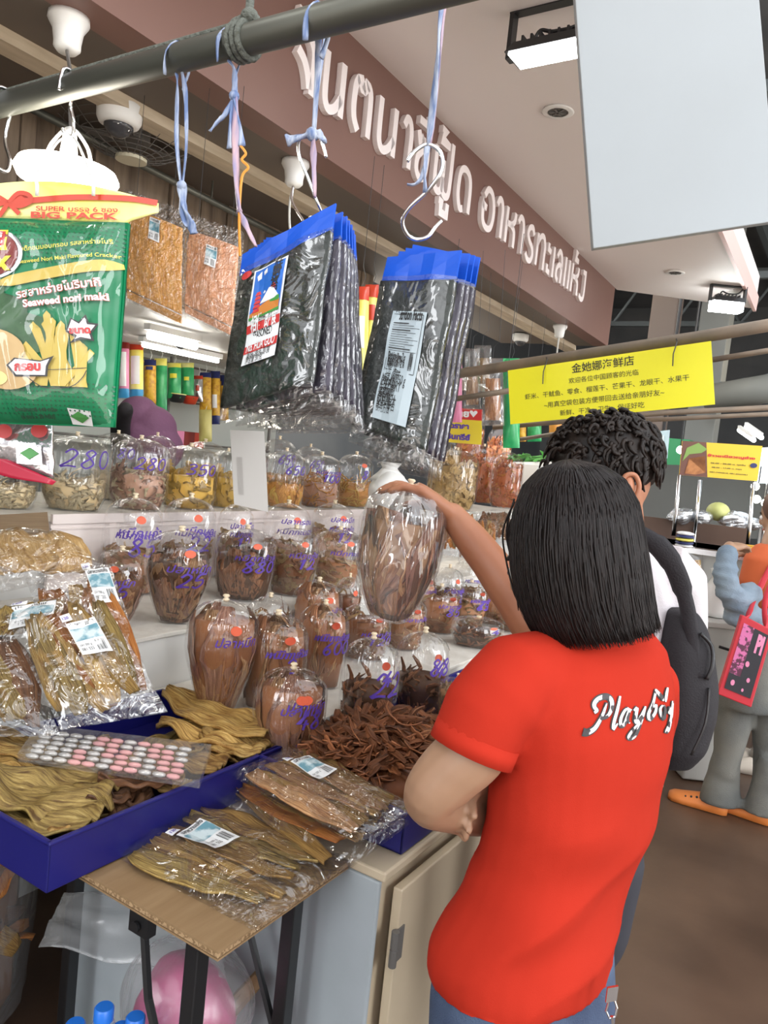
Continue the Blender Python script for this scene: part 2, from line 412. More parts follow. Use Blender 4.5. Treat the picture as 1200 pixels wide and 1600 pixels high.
def cup_holder(c, label):
    t = thing('lamp_holder', label, 'lamp holder', c)
    m = MB(); m.lathe(V(c), [(.0, 0), (.042, 0), (.043, -.012), (.032, -.03), (.028, -.055), (.028, -.066), (.02, -.075), (0, -.075)], 20); m.build('cup', M_lampwhite, t, smooth=True)
    return t
M_wire = mat('wire_white', (.6, .6, .56), .4)
h1 = cup_holder(V((1.047, 1.562, 2.40)), 'large white lamp holder on the dark soffit above the lit ring lamp')
p0 = V((1.047, 1.562, 2.33)); p1 = P(112, 215, d=1.35)
m = MB(); m.tube(smoothpath([p0, P(108, 100, d=1.55), P(112, 130, d=1.5), P(110, 170, d=1.42), p1]), .004, 6); m.build('cord', MATS['steel_grey'], h1)
h2 = cup_holder(V((1.862, 1.597, 2.40)), 'white lamp holder above the left hanging seaweed packs')
p0 = V((1.862, 1.597, 2.325)); m = MB(); m.tube(smoothpath([p0, p0+V((-.01, 0, -.05)), p0+V((.0, 0, -.12)), p0+V((.03, 0, -.17))]), .004, 6); m.build('cord', M_wire, h2)
h3 = cup_holder(P(863, 508, z=2.4)+V((0, -.05, 0)), 'small white lamp holder above the yellow sign')
p0 = P(863, 508, z=2.4)+V((0, -.05, -.07)); m = MB(); m.tube(smoothpath([p0, p0+V((0, 0, -.1)), p0+V((.03, 0, -.22))]), .005, 6); m.build('cord', M_wire, h3)

def bulb(c, host, power):
    m = MB(); m.lathe(c, [(0, 0), (.02, .002), (.03, .02), (.03, .035), (.02, .06), (.013, .075), (.013, .095), (0, .096)], 16); m.build('bulb', M_bulb, host, smooth=True)
    point('bulb_light', V(c)-ZV*.04, power, (1, .86, .68), .04, host)
M_bulb = mat('bulb_glow', (1, .93, .8), emit=12)
bulb(V((1.892, 1.597, 2.06)), h2, 80)
bulb(P(863, 508, z=2.4)+V((.03, -.05, -.385)), h3, 26)
# round LED lamp hanging under the first holder
M_led = mat('led_glow', (1, .93, .8), emit=11)
rc = P(105, 274, d=1.30)
t = thing('ring_lamp', 'glowing white disc lamp hanging on a hook behind the green snack pack', 'lamp', rc)
tilt = Matrix.Rotation(math.radians(-4), 3, HV)
m = MB(); m.lathe(rc, [(0, -.02), (.06, -.02), (.078, -.012), (.084, 0), (.078, .012), (.06, .018), (0, .018)], 32); m.build('glow_disc', M_led, t, smooth=True)
m = MB(); m.lathe(rc+V((0, 0, .018)), [(.012, 0), (.014, .02), (.011, .05), (.006, .06), (0, .06)], 12); m.build('socket', M_lampwhite, t, smooth=True)
m = MB(); m.tube(smoothpath([rc-RV*.04+ZV*.018, rc-RV*.03+ZV*.05, rc+ZV*.078, rc+RV*.03+ZV*.05, rc+RV*.04+ZV*.018]), .003, 6); m.build('bail', M_lampwhite, t, smooth=True)
point('ring_light', rc-ZV*.06, 11, (1, .9, .75), .06, t)
area('ring_light', rc-ZV*.03, rc-ZV, .14, .14, 12, (1, .9, .75), t)

# flood lights
M_flood = mat('flood_glow', (.95, 1, .98), emit=14)
def flood(c, ax, w_, label, bracket, power, aim, lens=.006):
    t = thing('flood_light', label, 'lamp', c); c = V(c); ax = V(ax).normalized(); bx = V((-ax.y, ax.x, 0))
    a2 = ax*w_/2
    m = MB(); m.hexa([c-a2-bx*.05, c+a2-bx*.05, c+a2+bx*.05, c-a2+bx*.05], [c-a2*.85-bx*.035+ZV*.03, c+a2*.85-bx*.035+ZV*.03, c+a2*.85+bx*.035+ZV*.03, c-a2*.85+bx*.035+ZV*.03])
    for k in range(7):
        q = c+ax*(k-3)*w_*.11+ZV*.036; m.box(q, (.006, .06, .02), Matrix.Rotation(math.atan2(ax.y, ax.x), 3, 'Z'))
    m.build('housing', M_black, t)
    m = MB(); m.slab([c-a2*.92-bx*.042, c+a2*.92-bx*.042, c+a2*.92+bx*.042, c-a2*.92+bx*.042], -ZV, lens); m.build('lens', M_flood, t)
    m = MB(); b = bracket
    m.box(c-a2*1.06+ZV*b/2, (.012, .03, b), Matrix.Rotation(math.atan2(ax.y, ax.x), 3, 'Z')); m.box(c+a2*1.06+ZV*b/2, (.012, .03, b), Matrix.Rotation(math.atan2(ax.y, ax.x), 3, 'Z'))
    m.box(c+ZV*b, (w_*1.12, .03, .008), Matrix.Rotation(math.atan2(ax.y, ax.x), 3, 'Z')); m.build('bracket', M_black, t)
    m = MB(); m.tube(smoothpath([c-a2*.5+ZV*.035, c-a2*.35+ZV*.065, c+ZV*.055, c+a2*.6+ZV*.06, c+a2*.9+ZV*(b*.9)]), .005, 6); m.build('cable', M_black, t, smooth=True)
    area('flood_beam', c-ZV*(.014+lens), aim, w_*.9, .08, power, (.95, 1, 1), t)
flood(P(862, 82, z=2.66), (P(905, 70, z=2.66)-P(800, 92, z=2.66)), .235, 'black flood light on a bracket under the white canopy beside the grey panel', .125, 14, (2.0, .4, 0))
m_c = P(1140, 478, d=4.75)
flood(m_c+V((0, .02, .02)), RV, .2, 'bright flood light at the far end of the white canopy', .10, 40, m_c-V((.3, .6, 3)), .055)
def downlight(c, label):
    t = thing('downlight', label, 'lamp', c)
    m = MB(); m.lathe(c, [(.034, 0), (.052, 0), (.056, -.005), (.05, -.008), (.036, -.007)], 24, cap=False); m.build('rim', M_lampwhite, t, smooth=True)
    m = MB(); m.lathe(c, [(0, .0), (.036, -.002), (.036, -.004), (0, -.004)], 16)
    for k in range(3):
        a = k*PI/3; m.box(V(c)+V((0, 0, -.006)), (.06, .006, .006), Matrix.Rotation(a, 3, 'Z'))
    m.build('reflector', MATS['steel_grey'], t)
downlight(P(872, 173, z=2.784), 'recessed round downlight nearer the shop lettering')
downlight(P(1055, 425, z=2.784), 'recessed round downlight near the far end of the canopy')
# ------------------------------------------------------------------ dried goods: leaves, strips, strands
def fishmat(name, a, b, c=None, rough=.5, k=1, lo_=.55, hi_=1.2):
    """fibrous dried flesh, streaked along its length (uses the UV of each piece)"""
    if name in MATS: return MATS[name]
    m = bpy.data.materials.new(name); MATS[name] = m; m.use_nodes = True
    nt = m.node_tree; b_ = nt.nodes['Principled BSDF']; N = nt.nodes.new; L = nt.links.new
    tc = N('ShaderNodeTexCoord'); oi = N('ShaderNodeObjectInfo')
    mp = N('ShaderNodeMapping'); mp.inputs['Scale'].default_value = (14*k, 2.5*k, 1); L(tc.outputs['UV'], mp.inputs[0])
    ad = N('ShaderNodeVectorMath'); L(mp.outputs[0], ad.inputs[0]); L(oi.outputs['Random'], ad.inputs[1])
    sc = N('ShaderNodeVectorMath'); sc.operation = 'SCALE'; sc.inputs['Scale'].default_value = 9; L(oi.outputs['Location'], sc.inputs[0])
    L(sc.outputs[0], ad.inputs[1])
    n = N('ShaderNodeTexNoise'); n.inputs['Scale'].default_value = 1; n.inputs['Detail'].default_value = 6; n.inputs['Roughness'].default_value = .65; L(ad.outputs[0], n.inputs['Vector'])
    r = N('ShaderNodeValToRGB'); L(n.outputs['Fac'], r.inputs[0])
    r.color_ramp.elements[0].position = .34; r.color_ramp.elements[0].color = (*a, 1)
    r.color_ramp.elements[1].position = .58; r.color_ramp.elements[1].color = (*b, 1)
    if c:
        e = r.color_ramp.elements.new(.72); e.color = (*c, 1)
    hv = N('ShaderNodeHueSaturation'); mrr = N('ShaderNodeMapRange'); mrr.inputs[3].default_value = lo_; mrr.inputs[4].default_value = hi_; L(oi.outputs['Random'], mrr.inputs[0]); L(mrr.outputs[0], hv.inputs['Value']); L(r.outputs[0], hv.inputs['Color'])
    L(hv.outputs[0], b_.inputs['Base Color']); b_.inputs['Roughness'].default_value = rough; b_.inputs['Specular IOR Level'].default_value = .35
    bp = N('ShaderNodeBump'); bp.inputs['Strength'].default_value = .9; bp.inputs['Distance'].default_value = .008; L(n.outputs['Fac'], bp.inputs['Height']); L(bp.outputs[0], b_.inputs['Normal'])
    return m
F_tan = fishmat('dried_fish_tan', (.13, .05, .014), (.46, .27, .08), (.66, .47, .21), .5, 2.0, .75, 1.15)
F_gold = fishmat('dried_fish_gold', (.22, .09, .02), (.66, .42, .13), (.82, .62, .28), .5, 2.0, .75, 1.15)
F_olive = fishmat('dried_fish_olive', (.11, .055, .016), (.42, .29, .09), (.66, .50, .21), .5, 2.0, .75, 1.15)
F_red = fishmat('dried_fish_red', (.30, .07, .015), (.60, .24, .06), (.74, .42, .16), .5, 2.0, .7, 1.15)
F_squid = fishmat('dried_squid', (.15, .05, .022), (.44, .19, .085), (.64, .37, .20), .4, 1.4, .7, 1.25)
F_squidp = fishmat('dried_squid_pale', (.25, .10, .04), (.58, .33, .16), (.74, .52, .33), .4, 1.4, .7, 1.2)
F_mauve = fishmat('dried_squid_mauve', (.18, .075, .05), (.40, .20, .135), (.55, .34, .25), .4, 1.2, .7, 1.2)
F_shred = fishmat('squid_strip', (.12, .036, .014), (.32, .115, .045), (.46, .22, .10), .45, .6, .55, 1.3)
F_flake = fishmat('dried_flake', (.34, .18, .06), (.62, .40, .17), (.74, .54, .30), .5, 1, .7, 1.2)
F_dark = fishmat('dried_dark', (.05, .02, .01), (.16, .07, .03), (.26, .13, .06))
F_orange = fishmat('orange_fillet', (.55, .20, .03), (.80, .38, .08), (.9, .55, .18))
F_yel = fishmat('yellow_sheet', (.60, .33, .04), (.82, .52, .10), (.9, .66, .22))
F_strand = fishmat('orange_strand', (.55, .17, .03), (.75, .30, .06), (.85, .48, .16))
F_noodle = fishmat('yellow_strand', (.62, .34, .05), (.80, .50, .10), (.9, .65, .25))
F_pale = fishmat('pale_strand', (.68, .50, .26), (.86, .72, .46), (.92, .82, .62), .5, 1, .9, 1.2)
F_pink = fishmat('pink_strand', (.60, .26, .16), (.80, .45, .30), (.88, .62, .46))
F_shrimp = fishmat('red_shrimp', (.52, .10, .03), (.72, .22, .07), (.82, .42, .22))
F_grain = fishmat('tan_grain', (.50, .30, .10), (.70, .47, .20), (.82, .62, .36))

def leaf(mb, L, W, M4, rnd, tail=.25, curl=.1, th=.003, nu=4, nv=9, wav=.012, fold=0):
    """a closed dried fillet: wide at the shoulder, pinched at the tail, rippled"""
    sd = rnd.uniform(0, 99); bend = rnd.uniform(-curl, curl); tw = rnd.uniform(-.3, .3)
    def fn(u, v, o):
        wd = W*(.5*(1-(1-min(v/.3, 1))**2*.45))*(1 if v < .6 else 1-(1-tail)*((v-.6)/.4)**1.3)
        wd *= 1+.22*nz(v*5, sd)
        x = (u-.5)*2*wd+W*.12*nz(v*3, sd+7)
        y = (v-.5)*L
        z = bend*L*(v-.5)**2*4+wav*nz(u*3.2+sd, v*4.5, 1)+wav*.6*nz(u*9+sd, v*3, 4)+fold*wd*(2*abs(u-.5))**2+o+tw*(u-.5)*wd*.5
        return M4 @ V((x, y, z))
    mb.shell(fn, th, nu, nv)
def xform(loc, rx=0, ry=0, rz=0, s=1):
    return Matrix.Translation(V(loc)) @ Matrix.Rotation(rz, 4, 'Z') @ Matrix.Rotation(ry, 4, 'Y') @ Matrix.Rotation(rx, 4, 'X') @ Matrix.Scale(s, 4)

# ------------------------------------------------------------------ clear price bags
FILM = film('bag_film', gloss=.085, edge=.5, rough=.035, milk=.008, bump=.55, bs=20, stretch=(1, 1, .18))
M_knot = mat('rubber_knot', (.80, .66, .46), .4, sss=0)
M_ink = mat('purple_ink', (.10, .045, .36), .5)
M_sticker = mat('red_sticker', (.75, .13, .06), .5)
DIG = {'0': [arc(.3, .5, .27, .48, 90, 460, 14)], '1': [[(.1, .75), (.35, 1), (.3, 0)]], '2': [smoothpath([(.05, .75), (.25, 1), (.5, .8), (.35, .4), (.02, .02), (.3, .08), (.62, .05)], 4)],
       '3': [smoothpath([(.05, .9), (.35, 1), (.5, .78), (.2, .55), (.5, .4), (.45, .1), (.02, .05)], 4)], '5': [smoothpath([(.55, 1), (.15, .95), (.08, .55), (.4, .6), (.52, .3), (.3, 0), (.02, .1)], 4)],
       '6': [smoothpath([(.5, 1), (.15, .6), (.08, .2), (.3, 0), (.5, .25), (.3, .48), (.1, .3)], 4)], '8': [smoothpath([(.5, .85), (.28, 1), (.1, .8), (.3, .55), (.5, .25), (.28, 0), (.05, .2), (.28, .52), (.5, .85)], 4)],
       '9': [smoothpath([(.48, .75), (.25, 1), (.08, .75), (.28, .52), (.48, .75), (.45, .3), (.35, 0)], 4)], '4': [[(.4, 1), (.05, .35), (.6, .35)], [(.42, .6), (.38, 0)]], '7': [[(.05, 1), (.55, 1), (.2, 0)]]}
def bag_profile(kind):
    """radius factors (width, depth) by height 0..1"""
    def f(t):
        if kind == 'cone': a = .42+.58*min(1, t/.55)**.8; b = .14+.86*min(1, t/.55)**.8
        elif kind == 'squat': a = .80+.20*min(1, t/.2); b = .62+.38*min(1, t/.25)
        else: a = .84+.16*min(1, t/.4)**.8; b = .45+.55*min(1, t/.4)**.8
        if t > .76:
            k = (t-.76)/.24; dome = max(0, 1-k**2.6)**.55; a *= dome; b *= dome
        if t > .992: a = b = .06
        return a, b
    return f
def bag_proto(kind, R, H, seed, filler, fill, mats, label='clear bag', dense=1, film_=None):
    rnd = random.Random(seed); pf = bag_profile(kind)
    t = thing('price_bag', None, None)
    def surf(phi, tt, off=0):
        a, b = pf(tt)
        k = 1+.035*nz(math.cos(phi)*2+seed, math.sin(phi)*2, tt*2.5)
        if tt > .7: k *= 1-.10*((tt-.7)/.3)*abs(math.sin(phi*4.5+seed))**.6
        zz = tt*H-(.02*H if tt > .72 else 0)*abs(math.sin(phi*4.5+seed))*max(0, min(1, (1-tt)*8))*((tt-.72)/.28 if tt > .72 else 0)
        return V(((R*a*k+off)*math.cos(phi), (R*b*k*.92+off)*math.sin(phi), zz))
    m = MB()
    ts = [0, .04, .1, .18, .28, .38, .48, .58, .68, .74, .79, .84, .88, .915, .945, .97, .988, 1]
    m.rings([[surf(2*PI*j/36, tt) for j in range(36)] for tt in ts], cap=True)
    m.build('plastic_film', film_ or FILM, t, smooth=True)
    m = MB(); m.lathe((0, 0, H*.985), [(.005, 0), (.007, .003), (.007, .006), (.004, .008), (.008, .013), (.005, .016), (0, .015)], 9); m.build('knot', M_knot, t, smooth=True)
    # filling
    m = MB(); m.rings([[V((lambda q: (q.x*.86, q.y*.86, q.z))(surf(2*PI*j/14, tt))) for j in range(14)] for tt in [.02+i*(fill*.9-.02)/5 for i in range(6)]])
    m.build('filling_core', mats[-1], t, smooth=True)
    m = MB(); ms = mats
    def clamp(p):
        tt = max(.012, min(p.z/H, .95)); a, b = pf(tt); q = math.hypot(p.x/(R*a+1e-6), p.y/(R*b*.92+1e-6)); lim = .93
        z = max(p.z, .004)
        return V((p.x*lim/q, p.y*lim/q, z)) if q > lim else V((p.x, p.y, z))
    v0 = 0
    if filler in ('squid', 'sheets'):
        n = int((16 if filler == 'squid' else 12)*dense)
        for i in range(n):
            m.m = i % (len(ms))
            ph = 2*PI*i/n*1.0+rnd.uniform(-.3, .3); L = H*fill*rnd.uniform(.75, 1.05); W = R*rnd.uniform(.75, 1.15)
            M4 = xform((math.cos(ph)*R*rnd.uniform(.5, .85), math.sin(ph)*R*rnd.uniform(.5, .85), H*fill*rnd.uniform(.42, .58)), PI/2+rnd.uniform(-.2, .2), 0, ph+PI/2+rnd.uniform(-.5, .5))
            leaf(m, L, W, M4, rnd, tail=.3, curl=.15, wav=.022 if filler == 'squid' else .016, th=.004, nu=5, nv=8)
    elif filler in ('strips', 'flakes', 'curl'):
        n = int({'strips': 70, 'flakes': 120, 'curl': 110}[filler]*dense)
        for i in range(n):
            m.m = i % len(ms); a = rnd.uniform(0, 2*PI); r = R*math.sqrt(rnd.uniform(.2, 1)); z = H*fill*rnd.uniform(.04, 1)
            if filler == 'strips': L, W, c, wv = R*rnd.uniform(.7, 1.4), R*.16, .5, .006
            elif filler == 'flakes': L, W, c, wv = R*rnd.uniform(.35, .7), R*rnd.uniform(.25, .42), .4, .008
            else: L, W, c, wv = R*rnd.uniform(.3, .6), R*.14, .9, .01
            M4 = xform((math.cos(a)*r, math.sin(a)*r, z), rnd.uniform(0, 2*PI), rnd.uniform(0, 2*PI), rnd.uniform(0, 2*PI))
            leaf(m, L, W, M4, rnd, tail=.5, curl=c, wav=wv, th=.0025, nu=2, nv=4)
    else:
        n = int(90*dense)
        for i in range(n):
            m.m = i % len(ms); p = V((rnd.uniform(-R, R)*.7, rnd.uniform(-R, R)*.7, H*fill*rnd.uniform(.05, .95))); d = V((rnd.gauss(0, 1), rnd.gauss(0, 1), rnd.gauss(0, .45))).normalized()
            pts = [p]
            for k in range(6):
                d = (d+V((rnd.gauss(0, .45), rnd.gauss(0, .45), rnd.gauss(0, .3)))).normalized(); pts.append(clamp(pts[-1]+d*R*.28))
            o = len(m.v); m.tube(pts, R*.035, 4)
            for q in range(o, len(m.v)): m.uv[q] = (((q-o) % 4)/4, (q-o)/28)
    m.v = [tuple(clamp(V(p))) for p in m.v]
    m.build('filling', ms, t, smooth=True)
    t['_'] = 0; del t['_']
    return dict(root=t, surf=surf, R=R, H=H, used=False)
def put_bag(pr, loc, label, text=(), rz=0, s=1.0, group=None, tilt=(0, 0), sticker=True, cat='bag of dried seafood', wphi=-.55, ts=1.0, wt=.60, name=None, sz=None):
    if pr['used']: r = copy_tree(pr['root'])
    else: r = pr['root']; pr['used'] = True
    for k in ('label', 'category'): 
        if k in r: del r[k]
    r.location = loc; r.rotation_euler = (tilt[0], tilt[1], rz); r.scale = (s, s, sz or s)
    tag(r, label, cat, group)
    sf, R, H = pr['surf'], pr['R'], pr['H']
    if text:
        m = MB()
        base = math.atan2(-HV.y, -HV.x)-rz+.60
        def fn(x, y, off): return sf(base+x/(R*.95), max(.05, min(.93, wt+y/H)), .0015)
        yy = 0
        for ln in text:
            hh = .030*ts*(H/.27)
            if all(c in DIG for c in ln):
                x0 = -len(ln)*hh*.42
                hh *= 1.35
                for c in ln:
                    for st in DIG[c]: stroke(m, [(x0+p[0]*hh+.2*p[1]*hh, yy+p[1]*hh) for p in st], .0052*(.8+.2*ts), fn)
                    x0 += hh*.74
            else: write(m, ln, fn, 0, yy, h=hh*.95, bold=.012, shear=.25, align='C')
            yy -= hh*1.45
        o = m.build('price_writing', M_ink, None)
        o.parent = r
    if sticker:
        m = MB(); base2 = math.atan2(-HV.y, -HV.x)-rz+.55
        vs = [sf(base2+.17*math.cos(2*PI*k/14), .80+.042*math.sin(2*PI*k/14), .0012) for k in range(14)]
        m.add(vs, [tuple(range(14))]); o = m.build('red_mark', M_sticker, None); o.parent = r
    return r

random.seed(11)
B_sq1 = bag_proto('cone', .070, .27, 1, 'squid', .72, [F_squid, F_mauve, F_squidp, F_dark])
B_sq2 = bag_proto('gusset', .070, .25, 2, 'squid', .70, [F_squid, F_dark, F_squid, F_dark], dense=1.2)
B_sh1 = bag_proto('cone', .078, .26, 3, 'sheets', .93, [F_squidp, F_mauve, F_squid, F_squid])
B_sh2 = bag_proto('gusset', .072, .25, 4, 'sheets', .95, [F_squidp, F_squid, F_squidp, F_squid])
B_fl = bag_proto('gusset', .068, .25, 5, 'flakes', .62, [F_flake, F_flake, F_squidp, F_squid])
B_st = bag_proto('gusset', .068, .24, 6, 'strips', .60, [F_shred, F_squid, F_shred, F_dark])
B_st2 = bag_proto('gusset', .068, .24, 7, 'strips', .80, [F_squidp, F_flake, F_squid, F_squid], dense=1.4)
B_cu = bag_proto('gusset', .070, .25, 8, 'curl', .50, [F_flake, F_squidp, F_flake, F_squid])
B_or = bag_proto('squat', .085, .27, 9, 'sheets', .45, [F_orange, F_yel, F_orange, F_orange], dense=2)
B_on = bag_proto('squat', .080, .26, 10, 'noodle', .50, [F_strand, F_orange, F_pink])
B_no = bag_proto('squat', .075, .26, 12, 'noodle', .50, [F_noodle, F_noodle, F_orange])
B_pa = bag_proto('squat', .10, .30, 13, 'curl', .42, [F_pale, F_pale, F_pale], dense=2.2)
B_pk = bag_proto('squat', .095, .28, 14, 'curl', .55, [F_pink, F_pale, F_pink], dense=2.2)
B_ye = bag_proto('squat', .09, .27, 15, 'flakes', .58, [F_yel, F_noodle, F_yel])
B_rs = bag_proto('squat', .11, .36, 16, 'curl', .80, [F_shrimp, F_shrimp, F_strand, F_shrimp], dense=2.6)
B_gr = bag_proto('squat', .12, .30, 17, 'flakes', .80, [F_grain, F_grain, F_grain], dense=2)

def at(px, py, z, pr, hpx=None, wpx=None):
    """base point on a shelf and scales so that the bag has the height and width it shows"""
    p = P(px, py, z=z); d = (p-CAM).dot(fwd)
    s = (wpx*d/1200)/(2*pr['R']) if wpx else 1
    szz = (hpx*d/1200)/pr['H'] if hpx else s
    return p, s, szz
GF = 'squid bags on the steps'
def row(pr, px, py, z, wpx, hpx, label, text=(), rz=0, tilt=(0, 0), group=None, **k):
    p, s, szz = at(px, py, z, pr, hpx, wpx)
    p.z = z+.001
    return put_bag(pr, p, label, text, rz=rz, s=s, sz=szz, tilt=tilt, group=group, **k)
HW = ['ปลาหมึก', 'หมึกกล้วย', 'หมึกแห้ง', 'หมึกกะตอย', 'ปลาเกล็ด', 'ปลากรอบ']
RZ = math.atan2(RV.y, RV.x)
SHELF = {1.0: (1.60, 2.02), .85: (1.17, 1.48), .781: (.75, 1.05), 1.22: (2.2, 2.9), .86: (.75, 1.0)}
def stand(pr, px, top, y, z, wpx, label, text=(), rz=0, tilt=(0, 0), group=None, h=None, **k):
    """a bag standing on the shelf z, at depth y or with the height h; its rounded top is seen at px, top"""
    if h:
        lo, hi = SHELF[z]; y = min(hi, max(lo, P(px, top, z=z+h).y))
    q = P(px, top, y=y); d = (q-CAM).dot(fwd)
    return put_bag(pr, V((q.x, y, z+.001)), label, text, rz=rz+RZ, s=wpx*d/1200/(2*pr['R']), sz=max(.1, q.z-z-.012)/pr['H'], tilt=tilt, group=group, **k)
# middle step
Z2, Z1, ZC, ZU = 1.0, .85, .781, 1.22
NS = dict(sticker=False)
stand(B_sq1, 285, 822, 1.61, Z2, 106, 'pointed clear bag of large dried squid at the near corner of the middle step', [HW[0], '25'], rz=.2)
stand(B_sq2, 388, 820, 1.74, Z2, 94, 'clear bag of dark dried squid marked 880, second on the middle step', [HW[1], '880'])
stand(B_fl, 464, 820, 1.70, Z2, 76, 'clear bag of brown curled squid flakes right of the bag marked 880', [HW[2], '12'])
stand(B_cu, 533, 822, 1.70, Z2, 78, 'clear half-empty bag of tan squid curls left of the lifted bag', [HW[3]])
stand(B_sq1, 192, 852, 1.66, Z2, 86, 'clear bag of dried squid leaning behind the stacked fish packets', (), rz=-.3, **NS)
stand(B_cu, 212, 772, 2.0, Z2, 92, 'clear domed bag marked 85 by the lip board behind the fish packets', ['หมึกแก้ว', '85'], wt=.62, ts=1.2, **NS)
stand(B_cu, 300, 772, 1.98, Z2, 84, 'clear domed bag by the lip board behind the pointed squid bag', ['หมึกบด', '22'], wt=.62, ts=1.1, **NS)
stand(B_fl, 372, 783, 1.99, Z2, 58, 'clear bag by the lip board behind the bag marked 880', [HW[4]], wt=.7, **NS)
stand(B_cu, 452, 782, 1.99, Z2, 76, 'clear domed bag by the lip board behind the bag of curled flakes', [HW[5]], wt=.74, **NS)
stand(B_fl, 524, 782, 1.99, Z2, 68, 'clear domed bag by the lip board behind the bag of tan curls', [HW[0]], wt=.74, **NS)
stand(B_cu, 592, 790, 1.99, Z2, 60, 'clear domed bag by the lip board behind the lifted bag', [HW[2]], wt=.74, **NS)
stand(B_sh2, 500, 902, 1.60, Z1, 80, 'low domed bag of brown squid at the back of the lowest step', [HW[1]], wt=.62, h=.26)
stand(B_st2, 548, 896, 1.66, Z1, 44, 'narrow bag of squid behind the low domed bag, left of the lifted bag', (), h=.26)
stand(B_st2, 662, 882, 1.66, Z1, 50, 'small bag of squid strips at the back of the lowest step under the lifted bag', [HW[2]], h=.26)
stand(B_fl, 704, 882, 1.68, Z1, 50, 'small bag with white knot at the back of the lowest step under the raised forearm', [HW[3]], h=.26)
stand(B_cu, 735, 870, 1.86, Z1, 48, 'small bag of curls far along the lowest step under the forearm', [HW[4]], h=.26)
# lowest step
stand(B_sh1, 354, 930, 1.30, Z1, 114, 'bag of broad dried squid at the near end of the lowest step', [HW[0]], rz=.15, wt=.66)
stand(B_st2, 424, 926, 1.44, Z1, 72, 'bag half hidden behind the two broad squid bags on the lowest step', ())
stand(B_sh2, 436, 953, 1.24, Z1, 104, 'wide bag of tan squid sheets, second on the lowest step', [HW[2], '2'], wt=.62)
stand(B_sh2, 510, 937, 1.27, Z1, 82, 'bag of pale squid sheets marked 600 on the lowest step', [HW[3], '600'], wt=.62)
stand(B_st2, 577, 938, 1.36, Z1, 78, 'bag of squid strips below the tip of the lifted bag', [HW[1], '120'], wt=.5, h=0.2)
stand(B_st2, 637, 928, 1.36, Z1, 68, 'bag of thin golden strips on the lowest step, right below the lifted bag', [HW[4]], h=0.2)
stand(B_st2, 691, 911, 1.36, Z1, 68, 'tall bag of brown strips on the lowest step, first below the raised forearm', [HW[5], '85'], wt=.6, h=0.2)
stand(B_fl, 738, 905, 1.40, Z1, 62, 'bag of pale flakes on the lowest step, second below the raised forearm', [HW[0], '65'], wt=.6, h=0.2)
stand(B_st2, 777, 905, 1.46, Z1, 52, 'narrow bag on the lowest step just below the raised elbow', [HW[2], '80'], wt=.6, h=0.2)
stand(B_st, 749, 960, 1.18, Z1, 82, 'squat bag of dark squid at the front edge of the lowest step', ['4'], wt=.6, h=0.16)
stand(B_fl, 808, 975, 1.24, Z1, 74, 'bag of squid beside the red shirt shoulder on the lowest step', [HW[1]], h=0.15)
# counter top
stand(B_sh1, 460, 1036, 1.05, ZC, 116, 'large bag of wrapped tan squid on the counter beside the blue tray corner', [HW[0], '48', 'มาก'], wt=.70)
stand(B_st, 585, 990, 1.04, ZC, 92, 'bag of brown squid strips marked 22 behind the heap of loose strips', ['22'], wt=.50, ts=1.5)
stand(B_st, 666, 981, .99, ZC, 86, 'bag of squid strips marked 88 left of the small round bag', ['88'], wt=.62, ts=1.1)
# upper step
stand(B_pa, 8, 700, 2.50, ZU, 104, 'wide heap bag of pale dried strands at the near end of the upper step', (), **NS)
stand(B_pa, 122, 674, 2.42, ZU, 100, 'large bag of pale curls marked 280 under the green snack pack', ['280'], wt=.58, ts=1.6, **NS)
stand(B_pa, 186, 672, 2.72, ZU, 80, 'bag marked 80 behind the two bags marked 280', ['80'], wt=.64, ts=1.0, **NS)
stand(B_pk, 222, 680, 2.42, ZU, 92, 'bag of pink curls marked 280 right of the pale curls', ['280'], wt=.58, ts=1.1, **NS)
stand(B_ye, 247, 676, 2.74, ZU, 60, 'bag of yellow pieces tucked behind the bag marked 350', (), **NS)
stand(B_ye, 300, 692, 2.42, ZU, 90, 'bag of yellow dried sheets marked 350 on the upper step', ['350'], wt=.56, ts=1.1, **NS)
stand(B_ye, 322, 686, 2.70, ZU, 70, 'round-topped bag of yellow pieces behind the bag marked 350', (), **NS)
stand(B_ye, 358, 700, 2.44, ZU, 58, 'bag of yellow pieces half hidden behind the hanging grey card', (), **NS)
stand(B_or, 449, 700, 2.42, ZU, 66, 'bag of orange fillets marked 650 on the upper step', ['650'], wt=.60, ts=1.0, **NS)
stand(B_or, 438, 682, 2.72, ZU, 58, 'bag of orange fillets behind the bag marked 650', (), **NS)
stand(B_or, 486, 694, 2.72, ZU, 50, 'round-topped bag of orange fillets behind the bag marked 100', (), **NS)
stand(B_on, 504, 706, 2.42, ZU, 66, 'bag of orange strands marked 100 on the upper step', [HW[3], '100'], wt=.64, ts=.9, **NS)
stand(B_no, 558, 706, 2.42, ZU, 58, 'bag of yellow noodle strands right of the bag marked 100', ['8'], wt=.55)
stand(B_gr, 716, 700, 2.25, ZU, 74, 'big bag of tan grains beside the right hanging seaweed packs', (), **NS)
stand(B_gr, 700, 680, 2.8, ZU, 52, 'bag of tan grains behind the big one', (), **NS)
stand(B_rs, 758, 694, 2.56, ZU, 52, 'bag of red dried shrimp right of the big tan grain bag', (), **NS)
stand(B_rs, 797, 704, 2.26, ZU, 50, 'bag of red dried shrimp nearest the black hair', (), **NS)
stand(B_rs, 784, 662, 2.70, ZU, 42, 'tall clear bag of red shrimp with an empty top behind the others', (), **NS)
stand(B_rs, 740, 640, 2.78, ZU, 44, 'bag of red shrimp rising below the red and yellow price card', (), **NS)
